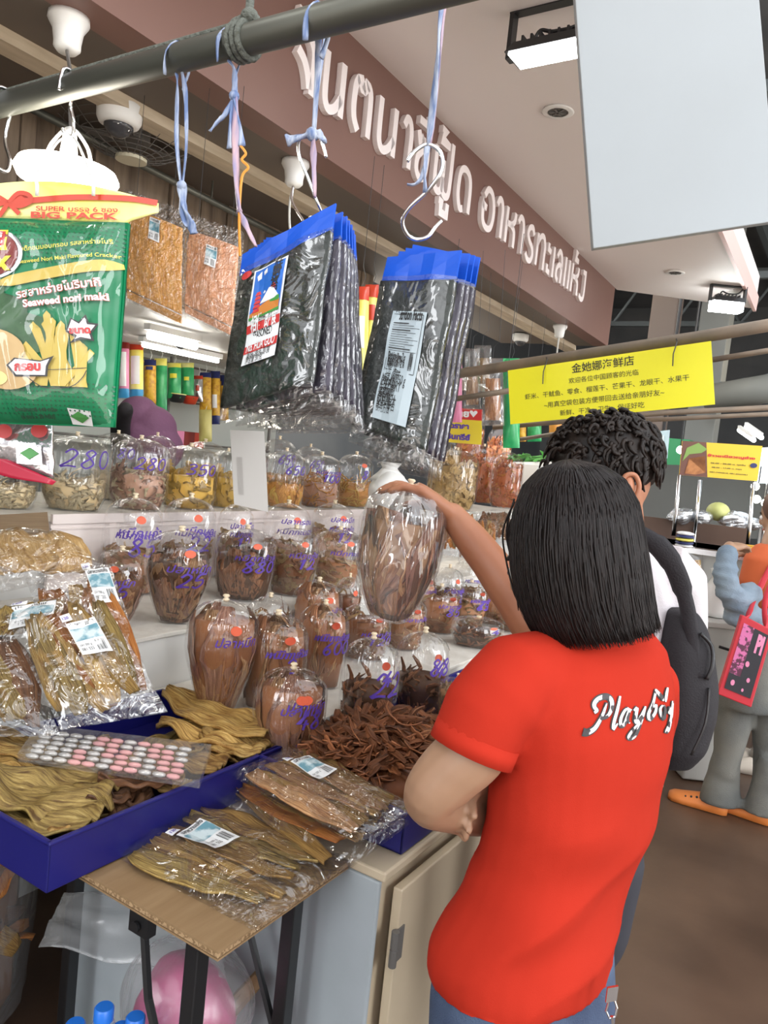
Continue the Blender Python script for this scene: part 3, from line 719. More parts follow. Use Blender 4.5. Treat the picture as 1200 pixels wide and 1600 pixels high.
# ------------------------------------------------------------------ folding table, trays, fish
M_card = mat('cardboard', (.23, .14, .065), .7, col2=(.28, .18, .09), ns=6, stretch=(1, 8, 1))
M_cardedge = mat('cardboard_edge', (.20, .12, .055), .8, col2=(.42, .28, .15), ns=160, lo=.45, hi=.55)
M_blue = mat('blue_tray', (.010, .010, .13), .38, spec=.5)
TX0, TX1, TY0, TY1, TZ = .836, 1.18, .725, 1.5, .78
t = thing('folding_table', 'folding table topped with cardboard on black steel legs beside the counter', 'table', (TX0, TY0, 0))
m = MB(); m.box(((TX0+TX1)/2, (TY0+TY1)/2, TZ-.0225), (TX1-TX0-.03, TY1-TY0-.03, .012)); m.build('tabletop', M_black, t)
m = MB(); m.m = 0; m.box(((TX0+TX1)/2, (TY0+TY1)/2, TZ-.0015), (TX1-TX0, TY1-TY0, .003)); m.m = 1; m.box(((TX0+TX1)/2, (TY0+TY1)/2, TZ-.007), (TX1-TX0-.002, TY1-TY0-.002, .008))
m.m = 0; m.box(((TX0+TX1)/2, (TY0+TY1)/2, TZ-.0135), (TX1-TX0, TY1-TY0, .003)); m.build('cardboard_top', [M_card, M_cardedge], t)
for (lx, ly) in ((.872, .80), (1.12, .80), (.872, 1.42), (1.12, 1.42)):
    m = MB(); m.box((lx, ly, (TZ-.03)/2), (.028, .028, TZ-.03)); m.build('leg', M_black, t, bevel=.002)
for lx in (.872, 1.12):
    m = MB(); m.tube([(lx, .80, .40), (lx, .90, .60), (lx, .93, .745)], .008, 6); m.box((lx+.002, .93, .725), (.02, .045, .045)); m.lathe((lx-.012, .93, .72), [(0, 0), (.009, 0), (.009, .004), (0, .004)], 10, axis=(-1, 0, 0))
    m.build('brace', M_black, t)
def tray(name, label, x0, x1, y0, y1, z, h=.085, w_=.006, lip=.0):
    t = thing(name, label, 'tray', ((x0+x1)/2, (y0+y1)/2, z))
    m = MB(); m.box(((x0+x1)/2, (y0+y1)/2, z+w_/2), (x1-x0, y1-y0, w_))
    m.box(((x0+x1)/2, y0+w_/2, z+h/2), (x1-x0, w_, h)); m.box(((x0+x1)/2, y1-w_/2, z+h/2), (x1-x0, w_, h))
    m.box((x0+w_/2, (y0+y1)/2, z+h/2), (w_, y1-y0, h)); m.box((x1-w_/2, (y0+y1)/2, z+h/2), (w_, y1-y0, h))
    o = m.build('tray_walls', M_blue, t, bevel=.0025)
    m = MB()
    for (a, b, c, d) in ((x0-.004, x1+.004, y0-.004, y0+.006), (x0-.004, x1+.004, y1-.006, y1+.004), (x0-.004, x0+.006, y0, y1), (x1-.006, x1+.004, y0, y1)):
        m.box(((a+b)/2, (c+d)/2, z+h), (b-a, d-c, .006))
    m.build('rim', M_blue, t, bevel=.002)
    return t
tray('plastic_tray', 'large deep blue plastic tray of dried fish overhanging the cardboard table', .757, 1.396, 1.03, 1.485, .782)
tray('plastic_tray', 'deep blue plastic tray of shredded squid on the counter beside the red shirt', 1.262, 1.745, .66, 1.035, .782)
tray('plastic_tray', 'deep blue plastic tray farther along the counter beyond the shredded squid', 1.765, 2.40, .665, 1.03, .782)

# loose dried fish in the large tray
rnd = random.Random(5)
FISH = []
for k, (mt, L, W) in enumerate([(F_gold, .32, .062), (F_olive, .33, .09), (F_tan, .30, .075), (F_dark, .22, .06), (F_gold, .30, .05), (F_tan, .16, .045)]):
    mb = MB(); leaf(mb, L, W*2, Matrix.Identity(4), rnd, tail=.25, curl=.10, th=.006, nu=12, nv=24, wav=.022); FISH.append(mb.mesh('dried_fish', mt, True))
def ang(p, q, z=.83):
    a, b = P(*p, z=z), P(*q, z=z); return math.atan2(b.y-a.y, b.x-a.x)-PI/2
def fish(k, a, b, z, label, s=1, rx=0, ry=0, grp='loose dried fish in the big blue tray'):
    """a loose fish lying from photograph position a to b at height z"""
    o = bpy.data.objects.new('dried_fish', FISH[k]); COL.objects.link(o); p, q = P(*a, z=z), P(*b, z=z); c = (p+q)/2
    c.x = min(1.36, max(.80, c.x)); c.y = min(1.43, max(1.16 if k == 1 else 1.12, c.y)); o.location = c
    L = (.32, .33, .30, .22, .30, .16)[k]; o.rotation_euler = (rx, ry, ang(a, b, z)); sc = min(1.15, (q-p).length/L); o.scale = (s, sc, s); tag(o, label, 'dried fish', grp); return o
fish(0, (425, 1152), (262, 1085), .885, 'golden dried fish at the far right corner of the big blue tray', .95)
fish(4, (420, 1166), (250, 1118), .872, 'narrow golden dried fish lying just in front of the corner fish', 1.1)
fish(0, (418, 1178), (320, 1150), .862, 'short golden dried fish against the right rim of the big blue tray', .8)
fish(2, (350, 1195), (240, 1165), .850, 'brown dried fish right of the clear charm box', .8)
fish(5, (400, 1185), (352, 1180), .846, 'small brown dried fish tucked at the right rim of the tray', .9)
fish(1, (165, 1250), (-20, 1215), .868, 'broad olive dried fish at the left front of the big blue tray', .95, .1)
fish(1, (150, 1288), (0, 1232), .852, 'olive dried fish with a pale belly at the near corner of the tray', .8)
fish(0, (90, 1185), (-40, 1140), .882, 'pale golden dried fish at the left edge beside the charm box', .7)
fish(4, (75, 1210), (-60, 1172), .87, 'narrow dried fish at the left edge under the pale one', .9)
for k, (a, b, z) in enumerate((((275, 1222), (160, 1238), .86), ((230, 1215), (120, 1250), .852), ((200, 1250), (120, 1275), .84), ((150, 1280), (90, 1290), .838), ((255, 1245), (180, 1262), .845), ((125, 1282), (60, 1300), .842), ((215, 1240), (140, 1275), .848), ((290, 1205), (225, 1225), .852), ((180, 1255), (120, 1280), .836), ((160, 1240), (90, 1275), .856))):
    fish((3, 5, 3, 2)[k % 4], a, b, z, 'torn dark brown dried fish piece between the charm box and the tray front', rnd.uniform(.7, 1.0), rnd.uniform(-.25, .25), rnd.uniform(-.3, .3), 'torn dark dried fish at the tray front')
for k in range(14):
    x, y = rnd.uniform(.90, 1.27), rnd.uniform(1.17, 1.38); o = bpy.data.objects.new('dried_fish', FISH[(2, 1, 3, 0)[k % 4]]); COL.objects.link(o); o.location = (x, y, .815+.012*(k % 3)); o.rotation_euler = (rnd.uniform(-.1, .1), rnd.uniform(-.1, .1), rnd.uniform(-1.75, -1.4)); o.scale = (.8, .75, .8)
    tag(o, 'dried fish lying in the bottom layer of the big blue tray', 'dried fish', 'bottom layer of dried fish in the big blue tray')

# ------------------------------------------------------------------ flat packets of dried fish
FLAT = film('packet_film', gloss=.10, edge=.4, rough=.05, milk=.012, bump=1.0, bs=16, stretch=(1, 1, 1))
M_label = mat('label_white', (.78, .79, .80), .4)
M_labelblue = mat('label_blue', (.13, .29, .36), .45, col2=(.55, .65, .68), ns=40, lo=.45, hi=.6)
M_print = mat('print_black', (.02, .02, .02), .5)
def label_on(parent, fn, u0, v0, du, dv, name='paper_label', blue=True):
    """paper label with a picture band and printing"""
    m = MB(); m.m = 0
    g = lambda x, y, o: fn(u0+x*du, v0+y*dv, o)
    m.grid(lambda a, b: g(a, b, .0015), 4, 4)
    o = m.build(name, M_label, parent)
    m = MB(); m.grid(lambda a, b: g(.03+a*.94, .42+b*.40, .0023), 4, 3); m.build('picture_band', M_labelblue if blue else MATS['steel_grey'], o)
    m = MB(); write(m, 'ปลาหวานแห้ง', g, .08, .86, width=.84, bold=.02, off=.0023)
    write(m, 'ปลา 500 g.', g, .08, .24, width=.4, off=.0023); write(m, '081 555', g, .08, .10, width=.4, off=.0023)
    m.build('printing', M_print, o)
    m = MB()
    for k in range(9): m.grid(lambda a, b, k=k: g(.60+k*.035, .06+b*.30, .0023) if a < .5 else g(.60+k*.035+(.010 if k % 3 else .022), .06+b*.30, .0023), 1, 1)
    m.build('barcode', M_print, o)
def fish_packet(name, label, c00, c10, c11, c01, mats, n=7, seed=0, lab=(.35, .45, .28, .28), thick=.025, red=True, price=True, along='v', group=None):
    """corners: (u,v) = 00,10,11,01; fish lie along v"""
    rnd = random.Random(seed)
    base = quad(c00, c10, c11, c01); ctr = base(.5, .5)
    t = thing(name, label, 'fish packet', ctr, group)
    Lv = (base(.5, 1)-base(.5, 0)).length; Lu = (base(1, .5)-base(0, .5)).length
    up = (base(.5, .5, 1)-ctr)
    prof = lambda u, v: (max(0, 1-abs(2*u-1)**5)*max(0, 1-abs(2*v-1)**6))
    def top(u, v, o=0):
        return base(u, v, thick*prof(u, v)*(.8+.4*nz(u*5+seed, v*5))+.003*nz(u*11, v*11, seed)+o)
    m = MB(); m.grid(lambda u, v: top(u, v, .003), 22, 22); m.grid(lambda u, v: base(u, v, -.004), 6, 6); m.build('plastic_film', FLAT, t, smooth=True)
    ex = (base(1, .5)-base(0, .5)).normalized(); ey = (base(.5, 1)-base(.5, 0)).normalized(); ez = up.normalized()
    M3 = Matrix((ex, ey, ez)).transposed()
    for i in range(n):
        mb = MB(); u = (i+.5)/n; L = Lv*rnd.uniform(.72, .84); W = Lu/n*rnd.uniform(1.3, 1.9)
        fl = 1 if rnd.random() < .5 else -1
        M4 = Matrix.Translation(base(.08+.84*u, .5+rnd.uniform(-.03, .03), thick*.45+rnd.uniform(-.3, .15)*thick)) @ M3.to_4x4() @ Matrix.Rotation(rnd.uniform(-.12, .12)+(0 if fl > 0 else PI), 4, 'Z')
        leaf(mb, L, W, M4, rnd, tail=.35, curl=.02, th=.004, nu=6, nv=14, wav=.010)
        mb.build('dried_fillet', mats[i % len(mats)], t, smooth=True)
    if lab:
        label_on(t, lambda u, v, o: top(u, v, o+.004), *lab)
        if price:
            m = MB(); a, b, c, d = lab; m.grid(lambda u, v: top(a-.02+u*c*.35, b+d*1.06+v*d*.2, .0055), 2, 2); o = m.build('price_tag', M_label, t)
            m = MB(); write(m, '120', lambda x, y, f: top(a-.01+x*c*.3, b+d*1.09+y*d*.2, f+.0062), .05, .1, width=.7, bold=.02); m.build('price_printing', M_ink, o)
    return t
# packets on the cardboard
Z0 = .785
fish_packet('fish_packet', 'clear packet of dried fish with a glossy label on the cardboard table front', P(400, 1452, z=Z0), P(556, 1345, z=Z0), P(290, 1255, z=Z0+.01), P(180, 1335, z=Z0),
            [F_olive, F_tan, F_gold, F_tan, F_olive], n=7, seed=21, lab=(.34, .50, .30, .26), thick=.03)
fish_packet('fish_packet', 'clear packet of brown dried fish lying under the upper packet on the table', P(537, 1362, z=Z0+.02), P(640, 1285, z=.875), P(440, 1180, z=Z0+.05), P(324, 1243, z=Z0+.01),
            [F_tan, F_red, F_tan, F_dark], n=6, seed=22, lab=None, thick=.02)
fish_packet('fish_packet', 'clear packet of pale brown dried fish with a printed label, topmost on the table', P(556, 1318, z=.865), P(654, 1262, z=.895), P(463, 1166, z=.88), P(355, 1207, z=.85),
            [F_squidp, F_tan, F_squidp, F_flake], n=6, seed=23, lab=(.50, .50, .28, .24), thick=.024)
# packets piled leaning at the back of the big tray
def lean(px, py, d): return P(px, py, d=d)
fish_packet('fish_packet', 'front clear packet of golden and red dried fish leaning in the big tray, label 120', lean(95, 1140, 1.49), lean(262, 1112, 1.55), lean(150, 915, 1.66), lean(8, 962, 1.60),
            [F_gold, F_olive, F_gold, F_red, F_gold], n=7, seed=31, lab=(.50, .46, .30, .28), thick=.03)
fish_packet('fish_packet', 'clear packet of red dried fish leaning behind the front packet, label at its edge', lean(120, 1120, 1.575), lean(245, 1098, 1.625), lean(172, 880, 1.76), lean(40, 905, 1.70),
            [F_red, F_red, F_gold, F_red], n=6, seed=32, lab=(.68, .70, .28, .26), thick=.025)
fish_packet('fish_packet', 'clear packet of dark olive dried fish at the left end of the big tray', lean(-90, 1150, 1.47), lean(95, 1150, 1.50), lean(20, 975, 1.62), lean(-150, 985, 1.58),
            [F_olive, F_dark, F_olive, F_gold], n=6, seed=33, lab=(.56, .92, .3, .0001) if False else None, thick=.028)
fish_packet('fish_packet', 'small clear packet with a white label lying over the left packet', lean(-20, 1010, 1.575), lean(92, 985, 1.60), lean(105, 930, 1.66), lean(-10, 950, 1.64),
            [F_olive, F_tan], n=4, seed=34, lab=(.30, .2, .6, .6), thick=.012)
fish_packet('fish_packet', 'crumpled empty-topped clear packet drooping over the stack of fish packets', lean(-60, 940, 1.66), lean(165, 885, 1.74), lean(105, 838, 1.86), lean(-60, 828, 1.80),
            [F_flake, F_flake], n=3, seed=35, lab=None, thick=.05)

q0 = [P(-30, 835, z=1.235), P(78, 836, z=1.235), P(74, 800, z=1.245), P(-30, 806, z=1.25)]
tag(MB().slab(q0, ZV, -.012).build('cardboard_sheet', M_card), 'brown cardboard sheet at the left end of the lip board', 'cardboard')
# clear box of little charms
bx = thing('charm_box', 'flat clear plastic box packed with rows of small pink and silver charms', 'box', P(180, 1185, z=.89))
bq = [P(28, 1190, z=.885), P(312, 1232, z=.885), P(330, 1175, z=.905), P(60, 1143, z=.905)]
bf = quad(*bq)
BXF = film('box_clear', gloss=.10, edge=.6, rough=.05, milk=.05, bump=.05)
m = MB(); m.hexa([bf(0, 0, 0), bf(1, 0, 0), bf(1, 1, 0), bf(0, 1, 0)], [bf(0, 0, .018), bf(1, 0, .018), bf(1, 1, .018), bf(0, 1, .018)]); m.build('clear_case', BXF, bx)
M_capp = mat('charm_pink', (.85, .42, .42), .25); M_caps = mat('charm_silver', (.66, .64, .62), .15, metal=.3)
cme = []
for mm in (M_capp, M_caps):
    m = MB(); m.tube([(-.0125, 0, 0), (-.006, 0, 0), (.005, 0, 0), (.0125, 0, 0)], [.003, .0052, .0056, .0026], 6); cme.append(m.mesh('charm', mm, True))
e1 = (bq[1]-bq[0]).normalized(); e3 = bf(.5, .5, 1)-bf(.5, .5, 0); R3 = Matrix((e1, e3.cross(e1), e3)).transposed().to_4x4()
for i in range(11):
    for j in range(6):
        o = link('charm', cme[0 if (i*3+j*5) % 7 in (0, 2, 4, 5) and i > 2 else 1], bx)
        o.matrix_basis = Matrix.Translation(bf(.07+.078*i+.01*(j % 2), .10+.155*j, .009)) @ R3

# heap of loose squid strips in the second tray
rnd = random.Random(8); STR = []
for k in range(10):
    mb = MB(); leaf(mb, rnd.uniform(.07, .12), rnd.uniform(.013, .024), Matrix.Identity(4), rnd, tail=.25, curl=.30, th=.0025, nu=3, nv=7, wav=.006, fold=.5); STR.append(mb.mesh('squid_strip', F_shred, True))
mb = MB(); mb.rings([[V((1.505+math.cos(2*PI*j/18)*.228*r, .85+math.sin(2*PI*j/18)*.17*r, z)) for j in range(18)] for r, z in ((.98, .79), (1, .855), (.8, .88), (.45, .905), (.1, .914))])
o = tag(mb.build('squid_heap', F_shred, smooth=True), 'heap of reddish brown shredded squid filling the blue tray beside the red shirt', 'dried squid', None, 'stuff')
for i in range(290):
    a = rnd.uniform(0, 2*PI); r = math.sqrt(rnd.random()); o = bpy.data.objects.new('squid_strip', STR[i % 10]); COL.objects.link(o)
    o.location = (1.505+.225*r*math.cos(a), .85+.165*r*math.sin(a), .866+.055*(1-r*r)+rnd.uniform(-.004, .014)); o.rotation_euler = (rnd.gauss(0, .28), rnd.gauss(0, .45), rnd.uniform(0, 2*PI))
    tag(o, 'loose curled strip of reddish brown dried squid on the heap in the blue tray', 'dried squid strip', 'squid strips heaped in the blue tray')
for i in range(60):
    a = rnd.uniform(0, 2*PI); r = math.sqrt(rnd.random()); o = bpy.data.objects.new('squid_strip', STR[i % 10]); COL.objects.link(o)
    o.location = (2.05+.24*r*math.cos(a), .84+.14*r*math.sin(a), .815+.05*(1-r*r)+rnd.uniform(-.004, .014)); o.rotation_euler = (rnd.gauss(0, .28), rnd.gauss(0, .45), rnd.uniform(0, 2*PI))
    tag(o, 'loose strip of dried squid in the farther blue tray', 'dried squid strip', 'squid strips in the farther blue tray')
stand(bag_proto('squat', .07, .10, 41, 'curl', .75, [F_flake, F_squidp]), 716, 1060, .86, .86, 62, 'small round clear bag of pale squid curls beside the red sleeve', (), **NS)

# under the table: sack of dried fish, pink bag, water bottles, box edge
SACK = film('sack_film', gloss=.10, edge=.45, rough=.25, milk=.07, bump=.8, bs=10)
t = thing('fish_sack', 'clear sack of dark dried fish on the floor under the cardboard table', 'sack', (1.2, 1.7, 0))
c0 = V((1.0, 1.85, .50))
m = MB(); m.rings([[c0+RV*math.cos(2*PI*j/24)*.27*r*(1+.1*nz(j*.5, z*4))+HV*math.sin(2*PI*j/24)*.16*r+ZV*z for j in range(24)] for r, z in ((.8, -.5), (1, -.42), (1.05, -.2), (1, 0), (.85, .10), (.5, .16), (.1, .18))]); m.build('plastic_film', SACK, t, smooth=True)
rnd = random.Random(4); m = MB()
m.rings([[c0+RV*math.cos(2*PI*j/16)*.24*r+HV*math.sin(2*PI*j/16)*.13*r+ZV*z for j in range(16)] for r, z in ((.8, -.49), (1, -.4), (1, -.1), (.9, .02), (.5, .09), (.1, .12))])
m.build('filling_core', F_dark, t)
for k in range(34):
    mb = MB(); a = rnd.uniform(PI, 2*PI); mb_ = xform(c0+RV*math.cos(a)*.225+HV*math.sin(a)*.12+ZV*rnd.uniform(-.25, .08), rnd.uniform(0, 6), rnd.uniform(0, 6), rnd.uniform(0, 6))
    leaf(mb, .14, .06, mb_, rnd, th=.004, nu=3, nv=6); mb.build('dried_piece', [F_tan, F_dark, F_red][k % 3], t, smooth=True)
SHEET = film('loose_film', gloss=.07, edge=.35, rough=.3, milk=.13, bump=.8, bs=9)
sf = quad(P(60, 1480, d=1.5), P(355, 1530, d=1.5), P(330, 1395, d=1.62), P(100, 1395, d=1.62), lambda u, v: .02*nz(u*4, v*4))
m = MB(); m.shell(sf, .001, 14, 10); tag(m.build('plastic_sheet', SHEET, smooth=True), 'loose milky plastic bag draped under the cardboard table', 'plastic bag')
t = thing('pink_bag', 'bright pink plastic bag in a clear wrapper under the table', 'plastic bag', P(280, 1580, d=1.47))
c0 = P(285, 1580, d=1.47); M_pinkb = mat('pink_plastic', (.62, .07, .24), .35, bump=.7, bs=14)
m = MB(); m.ball(c0, (.10, .10, .09), 26, 16); m.v = [tuple(V(p)+V((0, 0, .02*nz(p[0]*14, p[1]*14, p[2]*14)))+(V(p)-c0)*.35*nz(p[0]*9, p[1]*9, p[2]*9+3)) for p in m.v]; m.build('pink_bundle', M_pinkb, t, smooth=True)
m = MB(); m.ball(c0+V((.01, 0, .02)), (.125, .125, .115), 26, 16); m.v = [tuple(V(p)+(V(p)-c0)*.2*nz(p[0]*8, p[1]*8, p[2]*8)) for p in m.v]; m.build('clear_wrapper', SHEET, t, smooth=True)
t = thing('cardboard_flap', 'brown cardboard flap leaning under the table against the counter end', 'cardboard', P(370, 1590, d=1.5))
m = MB(); m.slab([P(325, 1640, d=1.45), P(410, 1540, d=1.5), P(398, 1522, d=1.52), P(300, 1625, d=1.5)], HV, .012); m.build('flap', M_card, t)
M_cap = mat('bottle_cap', (.02, .16, .62), .35); BOT = film('bottle_clear', tint=(.9, .95, 1), gloss=.1, edge=.6, milk=.10, bump=.1)
for (px, py, lab) in ((163, 1575, 'clear water bottle with the tallest blue cap under the table'), (212, 1590, 'clear water bottle with a blue cap right of the tallest one'), (118, 1600, 'clear water bottle with a blue cap left of the tallest one'), (190, 1606, 'clear water bottle with a blue cap, nearest of the bottles')):
    c = P(px, py, d=1.30); t = thing('water_bottle', lab, 'bottle', c, 'water bottles under the table')
    m = MB(); m.lathe(c-ZV*.235, [(.028, 0), (.032, .006), (.032, .15), (.030, .17), (.02, .205), (.013, .22), (.013, .235)], 18); m.build('bottle', BOT, t, smooth=True)
    m = MB(); m.lathe(c-ZV*.02, [(.0165, 0), (.0165, .020), (.014, .023), (0, .023)], 20); m.build('cap', M_cap, t, auto=40)
# ------------------------------------------------------------------ pipe, ties and what hangs from it
M_pipe = mat('pipe_grey', (.075, .078, .066), .45, metal=.5, col2=(.12, .12, .10), ns=7, stretch=(1, .3, 1))
M_rope = mat('rope_grey', (.12, .13, .11), .8, bump=.8, bs=120)
PX, PZ = .745, 2.05
t = thing('hanging_pipe', 'thick grey steel pipe slung overhead with a rope along its top', 'pipe', (PX, 1.2, PZ))
m = MB(); m.tube([(PX+.012, 2.2, PZ), (PX, .9, PZ), (PX-.012, -.6, PZ)], .0185, 18); m.build('pipe', M_pipe, t, smooth=True)
m = MB(); m.tube(smoothpath([(PX+.012, 2.1, PZ+.021), (PX+.006, 1.4, PZ+.021), (PX, .9, PZ+.022), (PX-.002, .72, PZ+.023)], 10), .0045, 6); m.build('rope', M_rope, t, smooth=True)
def on_pipe(px, py):
    """point on the pipe seen at px"""
    a, b = 0.2, 2.1
    for _ in range(40):
        c = (a+b)/2; q = V((PX, c, PZ))-CAM; k = q.dot(fwd); sx = 600+1200*q.dot(cright)/k
        if sx > px: a = c
        else: b = c
    return V((PX, c, PZ))
kn = on_pipe(380, 60)
m = MB()
for k in range(5): m.ball(kn+V((.004*math.sin(k*2.1), .011*math.cos(k*1.7), .022+.006*math.sin(k))), (.011, .012, .010), 10, 6)
m.tube(smoothpath([kn+V((0, -.005, .026)), kn+V((.004, .0, .07)), kn+V((-.01, .01, .16)), kn+V((0, .0, .9))]), .006, 6)
for k in range(3): m.tube([kn+V((.021*math.cos(a), (k-1)*.009, .021*math.sin(a))) for a in [2*PI*i/14 for i in range(15)]], .0045, 6)
m.build('knot', M_rope, t, smooth=True)

M_tieb = mat('tie_blue', (.11, .17, .34), .45, col2=(.42, .47, .58), ns=30, stretch=(4, 4, .6), lo=.4, hi=.62)
M_tiep = mat('tie_purple', (.25, .22, .36), .45, col2=(.50, .34, .38), ns=30, stretch=(4, 4, .6))
def ribbon(m, pts, wd, n=5, seed=0):
    """crumpled plastic tie: a flattened tube"""
    pts = smoothpath(pts, n); k = len(pts); R = []
    for i, p in enumerate(pts):
        t_ = (pts[min(i+1, k-1)]-pts[max(i-1, 0)]).normalized(); a = RV*math.cos(i*.25+seed)+HV*math.sin(i*.25+seed); a = (a-t_*a.dot(t_)).normalized(); b = t_.cross(a)
        ww = wd*(.8+.4*nz(i*.4, seed)); R.append([p+a*ww*math.cos(2*PI*j/8)*.5+b*ww*.22*math.sin(2*PI*j/8) for j in range(8)])
    m.rings(R)
def loop_over(m, q, seed=0, wd=.007):
    ribbon(m, [q+V((-.02, 0, -.03)), q+V((-.021, 0, .0)), q+V((0, 0, .022)), q+V((.021, 0, 0)), q+V((.012, 0, -.035))], wd, 4, seed)
def dz(q, px, py):
    """a point at the distance of q seen at px, py"""
    return P(px, py, d=(q-CAM).dot(fwd))
# tie with nothing on it
q = on_pipe(278, 85); t = thing('plastic_tie', 'knotted blue plastic tie hanging from the pipe left of the other ties', 'tie', q)
m = MB(); loop_over(m, q, 1); ribbon(m, [q+V((0, 0, -.02)), dz(q, 277, 140), dz(q, 276, 220), dz(q, 283, 290)], .008, 5, 1); ribbon(m, [dz(q, 283, 106), dz(q, 290, 150), dz(q, 291, 230), dz(q, 285, 290)], .008, 5, 2)
ribbon(m, [dz(q, 284, 288), dz(q, 287, 320), dz(q, 296, 345), dz(q, 303, 365)], .016, 5, 3); ribbon(m, [dz(q, 284, 288), dz(q, 284, 330), dz(q, 292, 355)], .010, 5, 5); m.ball(dz(q, 284, 290), .007, 10, 6); m.build('tie', M_tieb, t, smooth=True)
q = on_pipe(360, 60); t = thing('plastic_tie', 'bunched grey and blue plastic tie with loose ends, second from the wall', 'tie', q)
m = MB(); loop_over(m, q, 2); ribbon(m, [q+V((0, 0, -.02)), dz(q, 366, 110), dz(q, 366, 150), dz(q, 360, 190), dz(q, 358, 232)], .010, 5, 1); ribbon(m, [dz(q, 367, 150), dz(q, 372, 190), dz(q, 378, 228)], .012, 5, 4)
ribbon(m, [dz(q, 366, 150), dz(q, 352, 178), dz(q, 340, 190), dz(q, 328, 205)], .009, 5, 2); m.ball(dz(q, 366, 150), .007, 10, 6); m.build('tie', M_tieb, t, smooth=True)
m = MB(); ribbon(m, [dz(q, 368, 152), dz(q, 368, 220), dz(q, 370, 290), dz(q, 374, 332)], .014, 5, 2); ribbon(m, [dz(q, 374, 330), dz(q, 384, 352), dz(q, 400, 385)], .010, 5, 2); m.build('lower_tie', M_tiep, t, smooth=True)
m = MB(); m.tube(smoothpath([dz(q, 376, 228), dz(q, 384, 240), dz(q, 378, 250), dz(q, 388, 262), dz(q, 378, 278), dz(q, 374, 335), dz(q, 375, 400)]), .0018, 5); m.build('rubber_band', mat('orange_band', (.7, .28, .03), .5), t)

# orange sheets in clear packs hanging at the back
SHF = film('sheet_pack_film', gloss=.16, edge=.5, rough=.06, milk=.01, bump=1.0, bs=45, stretch=(1, 1, 1))
M_sheetA = fishmat('orange_sheet', (.74, .30, .05), (.88, .45, .12), (.92, .62, .30), .45, 2, 1.1, 1.2)
M_sheetB = fishmat('pink_orange_sheet', (.74, .30, .14), (.88, .44, .24), (.92, .62, .42), .45, 2, 1.1, 1.2)
def sheet_pack(label, q4, m_, lab):
    f = quad(*q4, bulge=lambda u, v: .02*math.sin(PI*u)*math.sin(PI*v)+.005*nz(u*8, v*8)); t = thing('sheet_pack', label, 'snack pack', f(.5, .5))
    m = MB(); m.grid(lambda u, v: f(u, v, .007), 20, 20); m.grid(lambda u, v: f(u, v, -.008), 10, 10); m.build('plastic_film', SHF, t, smooth=True)
    m = MB(); m.shell(lambda u, v, o: f(.05+.90*u, .10+.74*v, o+.003*nz(u*30, v*30)), .008, 40, 40); m.build('dried_sheet', m_, t, smooth=True)
    m = MB(); m.shell(lambda u, v, o: f(.05+.90*u, .02+.07*v, o), .004, 6, 2); m.build('folded_edge', m_, t)
    m = MB()
    for u in (.2, .8): q = f(u, .97); m.tube([q, V((q.x, q.y, 2.40))], .0007, 5)
    m.build('hanging_thread', M_black, t)
    label_on(t, lambda u, v, o: f(u, v, o+.008), *lab)
sheet_pack('clear pack of orange dried sheet hanging beside the green snack pack', [P(196, 468, d=2.0), P(288, 512, d=1.93), P(290, 330, d=1.96), P(196, 295, d=2.03)], M_sheetA, (.50, .62, .17, .20))
sheet_pack('clear pack of pinkish orange dried sheet beside the left seaweed packs', [P(286, 490, d=1.93), P(366, 530, d=1.88), P(380, 362, d=1.90), P(294, 335, d=1.95)], M_sheetB, (.46, .55, .20, .20))

# S hooks
def wire_path(m, pts, r=.0022): m.tube(smoothpath(pts, 6), r, 8)
# left hook with a tie
q = on_pipe(497, 18); qd = 1.02
def D(px, py, d): return P(px, py, d=d)
t = thing('plastic_tie', 'blue plastic tie with a fanned knot holding the left steel hook', 'tie', q)
m = MB(); loop_over(m, q, 3, .009); ribbon(m, [q+V((0, 0, .02)), D(497, 40, .95), D(497, 100, .98), D(489, 210, 1.0)], .011, 5, 1); ribbon(m, [D(514, 35, 1.0), D(502, 100, 1.0), D(491, 205, 1.0)], .009, 5, 3); m.ball(D(488, 210, 1.0), (.010, .008, .009), 10, 6)
ribbon(m, [D(488, 210, 1.0), D(470, 214, 1.0), D(447, 220, 1.0)], .020, 5, 1); ribbon(m, [D(488, 208, 1.0), D(500, 212, 1.0), D(508, 222, 1.0)], .016, 5, 2); m.build('tie', M_tieb, t, smooth=True)
m = MB(); ribbon(m, [D(489, 212, 1.0), D(490, 250, 1.0), D(492, 308, 1.0)], .010, 5, 2); m.build('lower_tie', M_tiep, t, smooth=True)
t = thing('steel_hook', 'bent steel hook carrying the left bunch of seaweed packs', 'hook', D(490, 210, 1.01))
m = MB(); wire_path(m, [D(510, 246, 1.0), D(502, 220, 1.0), D(487, 206, 1.0), D(468, 218, 1.01), D(468, 245, 1.02), D(482, 280, 1.02), D(494, 312, 1.02), D(503, 335, 1.03), D(494, 345, 1.03), D(484, 338, 1.03)]); m.build('wire', M_chrome, t, smooth=True)
t = thing('steel_hook', 'smaller steel hook hanging by the dark cord inside the left seaweed bunch', 'hook', D(460, 320, 1.08))
m = MB(); wire_path(m, [D(458, 292, 1.12), D(456, 312, 1.1), D(464, 330, 1.07), D(474, 346, 1.05), D(470, 352, 1.05)], .002); m.build('wire', M_chrome, t, smooth=True)
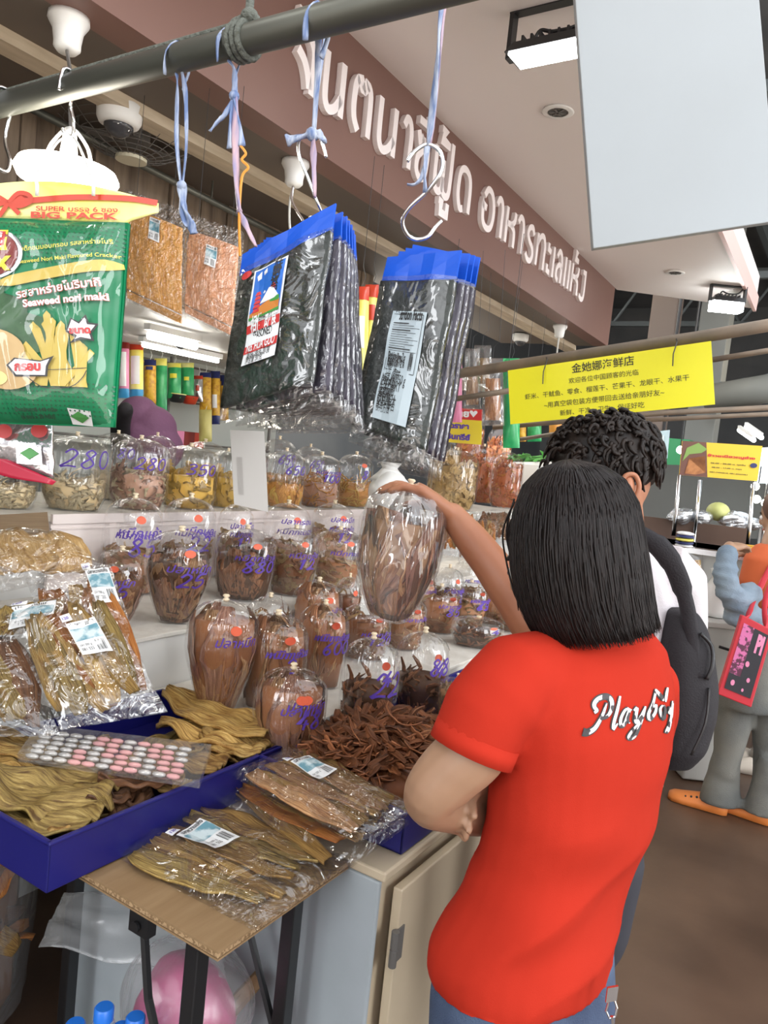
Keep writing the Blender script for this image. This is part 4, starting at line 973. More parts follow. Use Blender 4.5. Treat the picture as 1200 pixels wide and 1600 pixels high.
# right hook
t = thing('plastic_tie', 'long blue and pink plastic tie holding the right steel hook', 'tie', D(680, 0, .98))
m = MB(); ribbon(m, [D(706, -150, .92), D(697, -50, .95), D(688, 40, .97), D(681, 120, .98), D(670, 228, 1.0)], .012, 6, 1); ribbon(m, [D(668, 228, 1.0), D(664, 260, 1.0), D(664, 300, 1.0)], .010, 5, 3); ribbon(m, [D(668, 240, 1.0), D(660, 275, 1.0), D(648, 288, 1.0), D(636, 288, 1.0)], .008, 5, 2); m.build('tie', M_tieb, t, smooth=True)
m = MB(); ribbon(m, [D(710, -150, .92), D(701, -50, .95), D(692, 40, .97), D(685, 120, .98), D(672, 228, 1.0)], .006, 6, 4); m.build('pink_strand', M_tiep, t, smooth=True)
t = thing('steel_hook', 'large S-shaped steel hook carrying the right bunch of seaweed packs', 'hook', D(668, 228, 1.0))
m = MB(); wire_path(m, [D(636, 252, 1.0), D(648, 236, 1.0), D(668, 226, 1.0), D(688, 238, 1.0), D(690, 266, 1.0), D(668, 298, 1.01), D(640, 324, 1.02), D(629, 345, 1.03), D(636, 366, 1.04), D(650, 374, 1.05), D(668, 370, 1.05), D(680, 355, 1.05), D(690, 345, 1.05)], .0028); m.build('wire', M_chrome, t, smooth=True)
# hooks at the left edge
q = on_pipe(6, 172)
t = thing('steel_hook', 'steel hook over the pipe at the left edge above the green snack pack', 'hook', q)
m = MB(); wire_path(m, [q+V((-.02, 0, -.02)), q+V((-.014, 0, .016)), q+V((.0, 0, .023)), q+V((.016, 0, .014)), D(8, 215, 1.28), D(15, 250, 1.25), D(10, 268, 1.23), D(-4, 262, 1.22)], .003); m.build('wire', M_chrome, t, smooth=True)
q = on_pipe(108, 138)
t = thing('steel_hook', 'steel hook over the pipe above the glowing ring lamp', 'hook', q)
m = MB(); wire_path(m, [q+V((-.016, 0, -.012)), q+V((-.012, 0, .018)), q+V((0, 0, .023)), q+V((.016, 0, .012)), D(110, 160, 1.26), D(115, 190, 1.26), D(113, 212, 1.27), D(100, 206, 1.27), D(98, 200, 1.27)], .003); m.build('wire', M_chrome, t, smooth=True)

# ------------------------------------------------------------------ seaweed packs in two bunches
M_header = mat('blue_header', (.012, .10, .62), .3)
M_nori = mat('seaweed_dark', (.012, .018, .016), .5, col2=(.03, .035, .03), ns=40, bump=.6, bs=70)
M_norip = mat('seaweed_purple', (.016, .013, .024), .45, col2=(.05, .042, .066), ns=26, stretch=(2, 2, 1), bump=.6, bs=40)
NF = film('seaweed_film', gloss=.09, edge=.25, rough=.08, milk=.006, bump=.5, bs=18, stretch=(1, 1, 1))
M_pb = mat('panel_blue', (.02, .14, .55), .4); M_pr = mat('panel_red', (.55, .04, .04), .4); M_po = mat('panel_orange', (.55, .20, .04), .4); M_pg = mat('panel_green', (.06, .28, .06), .4); M_pw = mat('panel_white', (.78, .80, .82), .4)
def pack(label, bl, br, tr, tl, body, thick, group=None, front=None, hook=.5):
    """corner points of the whole pack incl. its header (v from 0 bottom to 1 top)"""
    f = quad(bl, br, tr, tl, lambda u, v: .004*nz(u*5+v, v*6, thick*90)); t = thing('seaweed_pack', label, 'snack pack', f(.5, 1), group)
    m = MB(); m.shell(lambda u, v, o: f(u, .87+.13*v, o), .003, 6, 3); m.build('header', M_header, t, smooth=False)
    m = MB(); m.shell(lambda u, v, o: f(.015+.97*u, .09+.77*v, o+.0015*nz(u*8, v*22)), thick, 10, 26); m.build('seaweed_sheets', body, t, smooth=True)
    m = MB(); m.shell(lambda u, v, o: f(u, .88*v, o*(1-.8*(2*abs(u-.5))**6)*(1-.7*max(0, 1-v*9))+.002*nz(u*9, v*15, 2)*(1 if o > 0 else .3)), thick+.010, 16, 26); m.build('plastic_film', NF, t, smooth=True)
    return t, (lambda u, v, o=0: f(u, v, thick/2+.006+o))
# left bunch: front pack
def LP(i, e=0):
    """corner pixels and distances of the i-th pack in the left bunch"""
    bl, br, tr, tl = (342, 662), (487, 622), (525, 318), (380, 398)
    fan = [(0, 0, 0), (22, 12, .02), (36, 18, .035), (44, 24, .05), (52, 30, .065), (58, 38, .08), (62, 44, .095)][i]
    dx, dy, dd = fan
    return (D(bl[0]+dx*.9+6*i, bl[1]+dy*.35, 1.05+dd), D(br[0]+dx*1.35, br[1]+dy*1.25, .985+dd), D(tr[0]+dx*.48, tr[1]+dy*1.1, .985+dd), D(tl[0]+dx*.3+3*i, tl[1]-dy*.6, 1.05+dd))
LL = ['front seaweed pack of the left bunch with the blue mountain picture', 'second seaweed pack of the left bunch behind the pictured front', 'third seaweed pack of the left bunch, its edge showing', 'fourth seaweed pack of the left bunch, its edge showing',
      'fifth seaweed pack of the left bunch, its edge showing', 'sixth seaweed pack of the left bunch, its edge showing', 'rearmost seaweed pack of the left bunch with its edge at the back']
for i in range(7):
    t, g = pack(LL[i], *LP(i), M_nori if i == 0 else M_norip, .010)
    if i == 0:
        m = MB(); m.grid(lambda u, v: g(.24+.36*u, .28+.54*v, .0006), 6, 6); lab = m.build('paper_label', M_pw, t)
        m = MB(); m.grid(lambda u, v: g(.26+.32*u, .53+.28*v, .0014), 6, 6); m.build('picture_sky', M_pb, lab)
        h = lambda x, y, o: g(.26+.32*x, .53+.28*y, o+.0014)
        m = MB(); m.prism([(.30, .28), (.95, .28), (.70, .52), (.56, .54)], h, .0006); m.prism([(.08, .88), (.22, .95), (.24, .80), (.12, .78)], h, .0006); m.prism([(.30, .92), (.40, .97), (.44, .87), (.34, .84)], h, .0006); m.build('snow_peak', M_pw, lab)
        m = MB(); m.prism([(.02, .02), (.98, .02), (.98, .22), (.70, .30), (.4, .26), (.02, .12)], h, .0007); m.build('picture_ground', M_po, lab)
        m = MB(); m.prism([(0, 0), (1, 0), (1, .06), (.5, .03), (0, .05)], h, .0009); m.prism([(.60, .24), (.96, .20), (.96, .30), (.72, .32)], h, .0009); m.build('picture_green', M_pg, lab)
        m = MB()
        for k in range(5): m.prism([(.10, .12+.09*k), (.34-.015*k, .12+.09*k), (.30-.015*k, .19+.09*k), (.14, .19+.09*k)], h, .0010)
        m.prism(arc(.70, .52, .09, .07, 0, 360, 12)[:-1], h, .0004)
        for yy in (.46, .345): m.grid(lambda u, v, yy=yy: g(.24+.36*u, yy+.045*v, .0014), 4, 1)
        m.build('red_pagoda_and_bands', M_pr, lab)
        m = MB()
        for k, ch in enumerate('味附海苔'): write(m, ch, h, .68-.02*k, .80-.12*k, width=.26, bold=.01, off=.0008)
        g2 = lambda x, y, o: g(.24+.36*x, .28+.54*y, o)
        write(m, '寿司用 海苔', g2, .25, .415, width=.6, off=.0014); write(m, 'SEASONED', g2, .22, .255, width=.56, bold=.02, off=.0014); write(m, '風味 海苔 即食', g2, .12, .055, width=.7, off=.0014); write(m, '净含量 50 克', g2, .12, .01, width=.5, off=.0014)
        m.build('black_printing', M_print, lab)
        m = MB(); write(m, '相传 即食', g2, .14, .345, width=.78, bold=.02, off=.0022); write(m, 'No. HUA GUO', g2, .08, .135, width=.84, bold=.02, off=.0022); m.build('white_printing', M_pw, lab)
        m = MB(); m.prism(arc(.16, .815, .055, .022, 0, 360, 14)[:-1], lambda x, y, o: g(x, y, o+.001), .0006); m.build('red_fruit', M_pr, t)
# bottom flaps and grey card
t = thing('grey_card', 'pale grey printed card hanging at the bottom of the left seaweed bunch', 'card', D(385, 700, 1.08))
gq = quad(D(366, 788, 1.07), D(419, 800, 1.06), D(413, 674, 1.06), D(360, 672, 1.07)); m = MB(); m.shell(gq, .0015, 4, 6); m.build('card', mat('card_grey', (.40, .38, .36), .5), t)
m = MB(); m2 = mat('card_print', (.33, .31, .29), .5)
for k in range(5): m.grid(lambda u, v, k=k: gq(.15+.035*k+.02*u, .15+.5*v, .0013), 1, 1)
m.build('print', m2, t)
# right bunch
def RP(i):
    bl, br, tr, tl = (545, 690), (660, 735), (722, 392), (606, 402)
    dx, dd = [0, 20, 32, 44][i], [0, .025, .05, .075][i]
    return (D(bl[0]+dx*1.0, bl[1]+dx*.9, 1.10+dd), D(br[0]+dx*.62, br[1]+dx*.40, 1.04+dd), D(tr[0]+dx*.66, tr[1]+dx*.25, 1.04+dd), D(tl[0]+dx*.9, tl[1]-dx*.45, 1.10+dd))
RL = ['front seaweed pack of the right bunch showing the printed facts label', 'second seaweed pack of the right bunch behind the facts label', 'third seaweed pack of the right bunch, its edge showing', 'rearmost seaweed pack of the right bunch nearest the shop lettering']
M_facts = mat('facts_paper', (.42, .50, .54), .4)
for i in range(4):
    t, g = pack(RL[i], *RP(i), M_nori if i == 0 else M_norip, .014)
    if i == 0:
        h = lambda x, y, o: g(.30+.46*x, .16+.54*y, o)
        m = MB(); m.grid(lambda u, v: h(u, v, .0006), 4, 8); lab = m.build('facts_label', M_facts, t)
        m = MB(); write(m, 'Nutrition Facts', h, .10, .925, width=.80, bold=.03, off=.0014)
        for a, b, c, d in ((.06, .44, .955, .01), (.06, .06, .955, .0), ): pass
        for x in (.06, .93): stroke(m, [(x, .45), (x, .97)], .012, h, .0014)
        for y in (.45, .97): stroke(m, [(.06, y), (.93, y)], .006, h, .0014)
        for k in range(13): stroke(m, [(.09, .89-.021*k), (.55+.33*((k*7) % 5)/4, .89-.021*k)], .009 if k in (0, 3, 11) else .004, h, .0014)
        for k in range(7): write(m, ['Total Fat 0g', 'Sodium 5mg', 'Protein 2g', 'Sugars 0g', 'Iron 4%', 'Calcium 2%', 'Fiber 1g'][k], h, .12, .58-.017*k, width=.30+.1*(k % 3), off=.0014); write(m, '0%', h, .74, .58-.017*k, width=.1, off=.0014)
        for k in range(10): write(m, ['海苔 调味', 'NET WT 50 g', '产地 中国', 'KEEP DRY', '生产日期', '保质期', '净含量', 'QS 2021', '配料 海苔', '食用方法'][k], h, .06, .38-.034*k, width=[.5, .7, .4, .6, .45, .3, .38, .5, .55, .4][k], off=.0014)
        m.build('printing', M_print, lab)

# ------------------------------------------------------------------ big green snack pack
M_green = mat('pack_green', (.0, .15, .055), .32, spec=.25, col2=(.0, .21, .08), ns=5)
M_gdot = mat('pack_dot', (.0, .085, .03), .3); M_ylw = mat('pack_yellow', (.86, .74, .04), .28, col2=(.88, .84, .35), ns=6); M_redp = mat('pack_red', (.55, .05, .02), .3)
M_stick = mat('stick_biscuit', (.62, .46, .08), .45, col2=(.42, .32, .05), ns=60, lo=.62, hi=.72); M_potato = mat('potato_tan', (.62, .42, .18), .5, col2=(.50, .31, .12), ns=12); M_chip = mat('potato_chip', (.85, .72, .28), .4)
M_seaw = mat('print_seaweed', (.015, .07, .02), .5, col2=(.04, .12, .04), ns=60); M_maroon = mat('badge_maroon', (.22, .02, .015), .35); M_goldp = mat('print_yellow', (.80, .70, .05), .4); M_whitep = mat('print_white', (.85, .85, .85), .4)
GD = .86
gb = lambda u, v: .022*max(0, 1-abs(2*u-1)**8)*max(0, 1-abs(2*v-1)**8)+.0008*nz(u*6, v*7, 3)
# pixel frame: u from x -60..200, v from y 668 (bottom) to 335 (top of the green)
GS = quad(D(-62, 660, .90), D(180, 668, .87), D(203, 350, .86), D(-62, 340, .90), gb)
GT = quad(D(-62, 330, .90), D(203, 345, .86), D(248, 316, .86), D(-62, 276, .90), None)
def gp(px, py, o=0):
    """printing on the green pack, laid out in the flat artwork of its face"""
    return GS((px+62)/252, (664-py)/(664-338), o)
t = thing('snack_pack', 'big glossy green stick snack pack with a yellow top hanging from the pipe', 'snack pack', D(100, 300, .87))
m = MB(); m.shell(GS, .004, 24, 24); m.build('pouch', M_green, t, smooth=True)
m = MB(); m.grid(lambda u, v: GS(u, v, .004-.06*(math.sin(PI*u)*math.sin(PI*v))**.5-.0), 12, 12); m.build('pouch_back', M_green, t, smooth=True)
def gtop(u, v, o=0):
    px = -62+310*u; top = 283+((px-60)**2)*.0009+.02*max(0, px-100); bot = 341+.05*max(0, px)*(1 if px < 205 else 1.0)
    if px > 205: bot = 345-(px-205)*.3
    return P(px, bot+(top-bot)*v, d=.90-.045*u-o)
m = MB(); m.shell(lambda u, v, o: gtop(u, v, o), .003, 30, 6); tp = m.build('yellow_top', M_ylw, t, smooth=True)
def tp_(px, py, o=0):
    return P(px, py, d=.90-.045*(px+62)/310-.004-o)
m = MB(); stroke(m, smoothpath([(-40, 318), (20, 316), (60, 312), (120, 308), (200, 310), (246, 317)], 4), 9, tp_, .0003)
m.prism([(14, 316), (30, 303), (46, 306), (48, 316), (30, 322)], tp_, -.0), 
stroke(m, smoothpath([(12, 316), (-4, 306), (-14, 304), (-20, 314), (-8, 320), (12, 316)], 4), 6, tp_, .0006); stroke(m, smoothpath([(14, 316), (28, 302), (44, 304), (48, 314), (30, 322), (14, 316)], 4), 7, tp_, .0006)
stroke(m, [(12, 318), (4, 330), (-2, 338)], 7, tp_, .0006); stroke(m, [(14, 318), (24, 328), (30, 334)], 7, tp_, .0006); m.build('red_ribbon', M_redp, tp)
flip = lambda f, px0, py0: (lambda x, y, o: f(px0+x, py0-y, o))
m = MB(); write(m, 'SUPER บรรจุ 6 ซอง', lambda x, y, o: tp_(56+x, 329-y+x*.02, o), 0, 0, h=10.5, width=128, bold=.02, off=.0006); write(m, 'BIG PACK', lambda x, y, o: tp_(48+x, 340-y+x*.02, o), 0, 0, h=13.5, width=136, bold=.035, off=.0006); m.build('red_printing', M_redp, tp)
m = MB(); dots = [(x, y) for x in range(-50, 190, 7) for y in list(range(350, 420, 7))+list(range(600, 655, 7))]
for x, y in dots: m.prism([(x-1.6, y), (x, y-1.6), (x+1.6, y), (x, y+1.6)], lambda a, b, o: gp(a, b, .0034+o), .0002)
m.build('dot_pattern', M_gdot, t)
def art(name, mt, fn, par=None):
    m = MB(); fn(m); return m.build(name, mt, par or t)
G = lambda lift: (lambda x, y, o=0: gp(x, y, .0036+lift+o))
art('seaweed_picture', M_seaw, lambda m: m.grid(lambda u, v: gp(-60+(60+[8, 45, 85, 80, 45][min(4, int(v*4.99))]*(1-.1*v)+22)*u, 445+135*v, .0040), 8, 14))
art('long_biscuit', M_stick, lambda m: stroke(m, [(22+8.4*k, 450-2.05*k-1.1*math.sin(k*.16)) for k in range(21)], 17, G(.0006), 0, .0008, lambda t_: .45+.55*min(1, t_*9, (1-t_)*12)))
def sticks(m):
    rnd = random.Random(2)
    for k in range(15):
        xb = 88+rnd.uniform(-6, 50)+k*1.5; xt = 52+k*7.6+rnd.uniform(-4, 4); yt = 500+abs(k-6)*5+rnd.uniform(-8, 10)+(18 if k < 3 else 0)
        m.prism([(xb-6, 606), (xt-5, yt+4), (xt, yt-3), (xt+6, yt+3), (xb+7, 606)], G(.0003+.0002*k), .0004)
art('biscuit_sticks', M_stick, sticks)
def pots(m):
    for cx_, cy_, rx_, ry_, a in ((30, 545, 38, 22, 20), (-8, 562, 28, 24, 0), (45, 588, 42, 26, -5)):
        m.prism([(cx_+p[0]*math.cos(math.radians(a))-p[1]*math.sin(math.radians(a)), cy_+p[0]*math.sin(math.radians(a))+p[1]*math.cos(math.radians(a))) for p in arc(0, 0, rx_, ry_, 0, 360, 24)[:-1]], G(.0036), .0006)
art('potatoes', M_potato, pots)
art('potato_slices', M_chip, lambda m: [m.prism(arc(a, b, 20, 12, 0, 360, 20)[:-1], G(.0045), .0004) for a, b in ((0, 595), (22, 597), (-20, 590))])
art('bowl_line', M_print, lambda m: (stroke(m, smoothpath([(70, 592), (90, 606), (110, 610), (140, 606), (155, 592), (160, 580)], 4), 1.3, G(.0045), 0), stroke(m, [(98, 582), (125, 580), (160, 576)], 1, G(.0045), 0)))
def speech(m, pts, lift=.0048): m.prism(pts, G(lift), .0003)
art('speech_outline', M_print, lambda m: (speech(m, [(40, 577), (52, 565), (92, 568), (112, 560), (104, 576), (103, 592), (54, 594)]), speech(m, [(128, 522), (134, 500), (146, 506), (155, 494), (160, 506), (172, 506), (164, 522), (168, 534), (152, 532), (134, 540), (142, 530)]), speech(m, [(-40, 508), (18, 502), (14, 528), (8, 530), (8, 545), (0, 530), (-40, 530)])))
art('speech_white', M_whitep, lambda m: (speech(m, [(44, 577), (54, 567), (92, 570), (106, 565), (101, 576), (100, 590), (56, 591)], .0052), speech(m, [(131, 520), (136, 503), (147, 509), (154, 499), (158, 509), (168, 509), (161, 522), (164, 531), (150, 529), (142, 533), (145, 527)], .0052), speech(m, [(-40, 510), (16, 505), (12, 526), (-40, 528)], .0052)))
wr = lambda m, s, x, y, wd, rot=0, bold=.02, lift=.0072, shear=0: write(m, s, lambda a, b, o: gp(x+a*math.cos(rot)+b*math.sin(rot), y+a*math.sin(rot)-b*math.cos(rot), .003+lift), 0, 0, width=wd, bold=bold, shear=shear)
art('red_words', M_pr, lambda m: (wr(m, 'กรอบ', 54, 585, 40, -.05, .05), wr(m, 'ขนาด', 134, 525, 30, -.1, .05), wr(m, 'น', -4, 522, 14, -.1, .05)))
art('yellow_words', M_goldp, lambda m: (wr(m, 'สติ๊กขนมอบกรอบ รสสาหร่ายโนริ', 52, 399, 128, -.17, .008, .0012), wr(m, 'Seaweed Nori Maki Flavoured Cracker', 51, 418, 138, -.15, .008, .0012)))
art('word_outline', M_redp, lambda m: (wr(m, 'รสสาหร่ายโนริมากิ', 52, 473, 122, -.22, .06, .0040), wr(m, 'Seaweed nori maki', 62, 486, 120, -.16, .07, .0040)))
art('white_words', M_whitep, lambda m: (wr(m, 'รสสาหร่ายโนริมากิ', 52, 473, 122, -.22, .02, .0045), wr(m, 'Seaweed nori maki', 62, 486, 120, -.16, .03, .0045)))
art('small_printing', M_print, lambda m: (wr(m, 'น้ำหนักสุทธิ 140 กรัม', 44, 646, 66, -.03, .015, .0004), wr(m, '(6 ซอง x 20 กรัม)', 50, 656, 54, -.03, .015, .0004)))
bd = art('silver_ring', M_chrome, lambda m: m.prism(arc(10, 403, 46, 40, 0, 360, 32)[:-1], G(.0002), .0008))
art('badge', M_maroon, lambda m: m.prism(arc(8, 403, 41, 36, 0, 360, 32)[:-1], G(.0012), .0004), bd)
art('badge_flag', M_goldp, lambda m: m.prism([(-24, 367), (31, 365), (31, 390), (34, 398), (-24, 401)], G(.0018), .0003), bd)
art('badge_flag_red', M_pr, lambda m: m.prism([(-22, 370), (28, 368), (28, 391), (-22, 396)], G(.0022), .0003), bd)
art('badge_white', M_whitep, lambda m: (wr(m, 'SF', 2, 384, 22, 0, .07, .0028), wr(m, 'เอฟ', 6, 394, 20, -.02, .04, .0028)), bd)
art('badge_yellow', M_goldp, lambda m: wr(m, 'TIX', -8, 432, 48, -.1, .08, .0030, .15), bd)
art('halal_mark', M_whitep, lambda m: m.prism([(128, 638), (162, 642), (158, 664), (127, 662)], G(.0), .0003))
art('halal_green', M_pg, lambda m: m.prism([(130, 651), (144, 643), (158, 652), (144, 660)], G(.0004), .0003))
GF_ = film('pack_wrap', gloss=.045, edge=.35, rough=.05, milk=.01, bump=.8, bs=14, stretch=(1, 1, .5))
m = MB(); m.grid(lambda u, v: GS(u, v, .011+.003*nz(u*9, v*6)), 20, 20); m.build('outer_film', GF_, t, smooth=True)
m = MB()
for px in (56, 144): m.tube([P(px, 280, d=.86), P(px+2, 290, d=.856), P(px+2, 306, d=.858)], .0022, 6)
m.build('hanging_clips', M_lampwhite, t, smooth=True)
m = MB(); m.tube(smoothpath([P(56, 282, d=.86), P(60, 268, d=.95), P(90, 222, d=1.15), P(110, 212, d=1.24)]), .0018, 6); m.tube(smoothpath([P(144, 282, d=.86), P(138, 262, d=.95), P(122, 225, d=1.15), P(112, 213, d=1.24)]), .0018, 6); m.build('hanger', M_lampwhite, t, smooth=True)
# silver pouch under it
M_foil = mat('foil_silver', (.72, .70, .72), .22, metal=.85, bump=.5, bs=25); M_foilred = mat('foil_red', (.45, .02, .05), .25)
t = thing('snack_pouch', 'silver and red foil pouch hanging below the green snack pack', 'snack pack', D(20, 700, .96))
sq = quad(D(-80, 700, .98), D(84, 748, .95), D(82, 664, .95), D(-80, 660, .98), lambda u, v: .012*math.sin(PI*u)*math.sin(PI*v)+.004*nz(u*5, v*5))
m = MB(); m.shell(sq, .003, 18, 12); m.build('foil', M_foil, t, smooth=True)
m = MB(); m.shell(lambda u, v, o: P(-70+152*u+6*v, 704+42*u-(20-26*u)*v+10*math.sin(PI*u*1.3)*(1-v)+(20*u*(1-v)), d=.978-.03*u-.006+o), .003, 14, 4); m.build('red_hem', M_foilred, t, smooth=True)
m = MB()
for a in ((6, 674), (61, 673)): m.prism(arc(a[0], a[1], 13, 11, 0, 360, 18)[:-1], lambda x, y, o: P(x, y, d=.945-o), .002)
m.build('red_dot', M_pr, t)
m = MB(); m.prism([(25, 697), (64, 696), (66, 727), (26, 724)], lambda x, y, o: P(x, y, d=.943-o), .0008); hl = m.build('mark_patch', M_foil, t)
m = MB(); m.prism([(31, 708), (46, 699), (60, 709), (45, 718)], lambda x, y, o: P(x, y, d=.9415-o), .0008); m.build('green_lozenge', M_pg, hl)
# ------------------------------------------------------------------ shop lettering on the sign board
M_letter = mat('letter_white', (.86, .80, .80), .4)
def SP(s, t_, o=0): return FA+fdir*s+ZV*t_-fn_*o
def FS(px, py):
    r = ray(px, py); k = (FA-CAM).dot(fn_)/r.dot(fn_); return (CAM+r*k-FA).dot(fdir)
sign = thing('shop_sign', 'raised white thai shop lettering along the brown sign board', 'sign', SP(3.6, .2))
S_ = smoothpath
GL = {'จ': [S_([(.0, .74), (.2, .97), (.6, 1), (.95, .8), (1, .5), (.97, 0)], 4), S_([(.25, .62), (.55, .5), (.75, .3), (.86, .08)], 4)],
      'น': [S_([(0, 1), (0, .4), (.06, .12), (.3, 0), (.65, .1), (.98, .36)], 4), [(1, 1), (1, 0)]],
      'ต': [S_([(.35, 0), (.08, .2), (0, .5), (.06, .85), (.25, 1)], 4)+S_([(.5, .8), (.52, .8)], 1)+S_([(.75, 1), (.95, .88), (1, .6), (1, 0)], 4)],
      'า': [S_([(.0, .82), (.3, 1), (.75, .97), (1, .75), (1, .4), (1, 0)], 4)],
      'ซ': [[(.0, .98), (.22, .74), (.45, .92)], S_([(.45, .92), (.45, .65), (.1, .42), (.06, .15), (.35, 0), (.75, .08), (.9, .4), (.9, .72)], 4), [(.7, .74), (1.05, .92)]],
      'ฟ': [S_([(0, 1), (0, .4), (.05, .08), (.25, 0), (.45, .1), (.5, .4), (.5, .8)], 4), S_([(.5, .4), (.55, .1), (.75, 0), (.95, .1), (1, .5), (1, 1.32)], 4)],
      'ด': [S_([(.5, .03), (.25, .0), (.04, .25), (0, .55), (.1, .88), (.45, 1), (.85, .9), (1, .6), (1, 0)], 4)],
      'อ': [S_([(.08, .78), (.35, 1), (.75, .95), (1, .65), (1, .3), (.8, .05), (.4, 0), (.08, .15), (0, .52), (.0, .55)], 4), [(0, .55), (.35, .5)]],
      'ห': [[(0, 1), (0, 0)], S_([(1, 1), (.92, .74), (.5, .58), (0, .58)], 4), S_([(.5, .58), (.9, .48), (1, .3), (1, 0)], 4)],
      'ร': [S_([(1, .82), (.7, 1), (.25, .92), (.12, .72), (.4, .55), (.85, .42), (1, .2), (.75, 0), (.3, 0), (0, .14)], 4)],
      'ท': [[(0, 1), (0, 0)], S_([(0, .66), (.35, .96), (.75, 1), (1, .75), (1, .4), (1, 0)], 4)],
      'ะ': [[(.15, .98), (.15, .78), (.85, .74)], [(.15, .30), (.15, .10), (.85, .06)]],
      'เ': [[(.5, 1), (.5, 0)]], 'แ': [[(.1, 1), (.1, 0)], [(.9, 1), (.9, 0)]],
      'ล': [S_([(0, .78), (.35, 1), (.8, .92), (1, .65), (1, .3), (1, 0)], 4), S_([(1, .45), (.6, .58), (.1, .42), (.05, .15), (.45, .02)], 4)],
      'ง': [S_([(.45, 1), (1, 1)], 2)+S_([(1, .9), (1, .3), (.85, .05), (.45, 0), (.05, .1)], 4)]}
UP = {'ั': [S_([(.3, 1.32), (.3, 1.2), (.6, 1.16), (.95, 1.32), (1.0, 1.45)], 4)], 'ี': [[(.0, 1.22), (.95, 1.22)], [(.95, 1.18), (.95, 1.46)]], 'ู': [[(.40, -.16), (.58, -.16), (.58, -.42), (.98, -.42)], [(.98, -.12), (.98, -.5)]],
      '้': [[(.2, 1.45), (.45, 1.45), (.3, 1.2), (.8, 1.18)]]}
LET = [('จั', 2.235, 2.36), ('น', 2.395, 2.505), ('ต', 2.545, 2.66), ('น', 2.70, 2.82), ('า', 2.855, 2.93), ('ซี', 2.955, 3.065), ('ฟู้', 3.10, 3.25), ('ด', 3.30, 3.43)]
xs = [('อ', (745, 340), (767, 333)), ('า', (770, 322), (780, 347)), ('ห', (784, 353), (800, 360)), ('า', (803, 352), (813, 372)), ('ร', (816, 377), (829, 386)), ('ท', (832.5, 390), (846, 403)), ('ะ', (849, 402), (857, 408)), ('เ', (856, 404), (864, 412)),
      ('ล', (863, 420), (873, 425)), ('แ', (876, 427), (885.5, 433)), ('ห้', (888, 432), (899, 441)), ('ง', (901, 440), (910, 446))]
LET += [(a, FS(*p), FS(*q)) for a, p, q in xs]
for g, s0, s1 in LET:
    m = MB(); b0 = .112+(s0-2.4)*.008; hh = .178
    for ch in g:
        up = ch in UP
        for st in (UP[ch] if up else GL[ch]):
            stroke(m, [(s0+.012+(s1-s0-.024)*x, b0+.012+(hh-.024)*y) for x, y in st], .027, SP, .0, .018)
    m.build('letter', M_letter, sign)

# ------------------------------------------------------------------ things on the ceilings
M_dome = mat('dome_dark', (.05, .05, .055), .08)
def dome_cam(c, label, s=1):
    t = thing('dome_camera', label, 'security camera', c)
    m = MB(); m.lathe(c, [(0, 0), (.055*s, 0), (.060*s, -.006*s), (.058*s, -.040*s), (.052*s, -.052*s), (.042*s, -.056*s)], 28); m.build('housing', M_lampwhite, t, smooth=True)
    m = MB(); m.lathe(V(c)-ZV*.05*s, [(.040*s, 0), (.038*s, -.012*s), (.028*s, -.027*s), (.014*s, -.035*s), (0, -.037*s)], 20); m.build('dome', M_dome, t, smooth=True)
dome_cam(P(188, 163, z=2.395), 'white dome camera with dark glass under the dark soffit by the round fan')
dome_cam(P(814, 522, z=2.405), 'small dome camera under the soffit left of the yellow sign', .9)
dome_cam(P(284, 522, z=2.05), 'small white dome camera beside the short bright tube lamp', .9)
dome_cam(P(1153, 455, z=2.785), 'white dome camera at the corner of the white canopy near the flood light', .9)
fc = P(207, 222, z=2.375)
t = thing('orbit_fan', 'round grilled ceiling fan behind the dome camera', 'fan', fc)
m = MB()
for k in range(9):
    r = .05+.02*k; m.tube([fc+V((r*math.cos(a), r*math.sin(a), -.05+.09*(r/.21)**2)) for a in [2*PI*i/36 for i in range(37)]], .0012, 4)
for k in range(18):
    a = 2*PI*k/18; m.tube([fc+V((r*math.cos(a), r*math.sin(a), -.052+.09*(r/.21)**2)) for r in (.03, .1, .16, .212)], .0012, 4)
m.build('grille', MATS['steel_grey'], t)
m = MB(); m.lathe(fc, [(0, -.055), (.045, -.055), (.045, -.045), (0, -.045)], 24); m.build('badge_plate', mat('badge_cream', (.62, .58, .44), .5), t)
m = MB(); m.lathe(fc, [(.03, 0), (.05, .0), (.05, .03), (.03, .03)], 16)
for k in range(3):
    a = 2*PI*k/3; m.slab([fc+V((math.cos(a+b)*r, math.sin(a+b)*r, z)) for b, r, z in ((-.1, .05, .0), (-.25, .18, .0), (.3, .18, .015), (.2, .05, .015))], ZV, .004)
m.build('blades', MATS['steel_grey'], t)
t = thing('dark_rail', 'dark grey rail running under the soffit along the plank bulkhead', 'rail', (1.5, 2.0, 2.3))
m = MB(); m.tube([P(40, 165, y=2.02), P(400, 350, y=2.04), P(480, 390, y=2.05)], .011, 10); m.build('pipe', M_pipe, t, smooth=True)
m = MB()
for px, py in ((120, 206), (330, 314)): q = P(px, py, y=2.03); m.tube([q, q+ZV*(2.41-q.z)], .004, 6)
m.build('hanger', M_pipe, t)

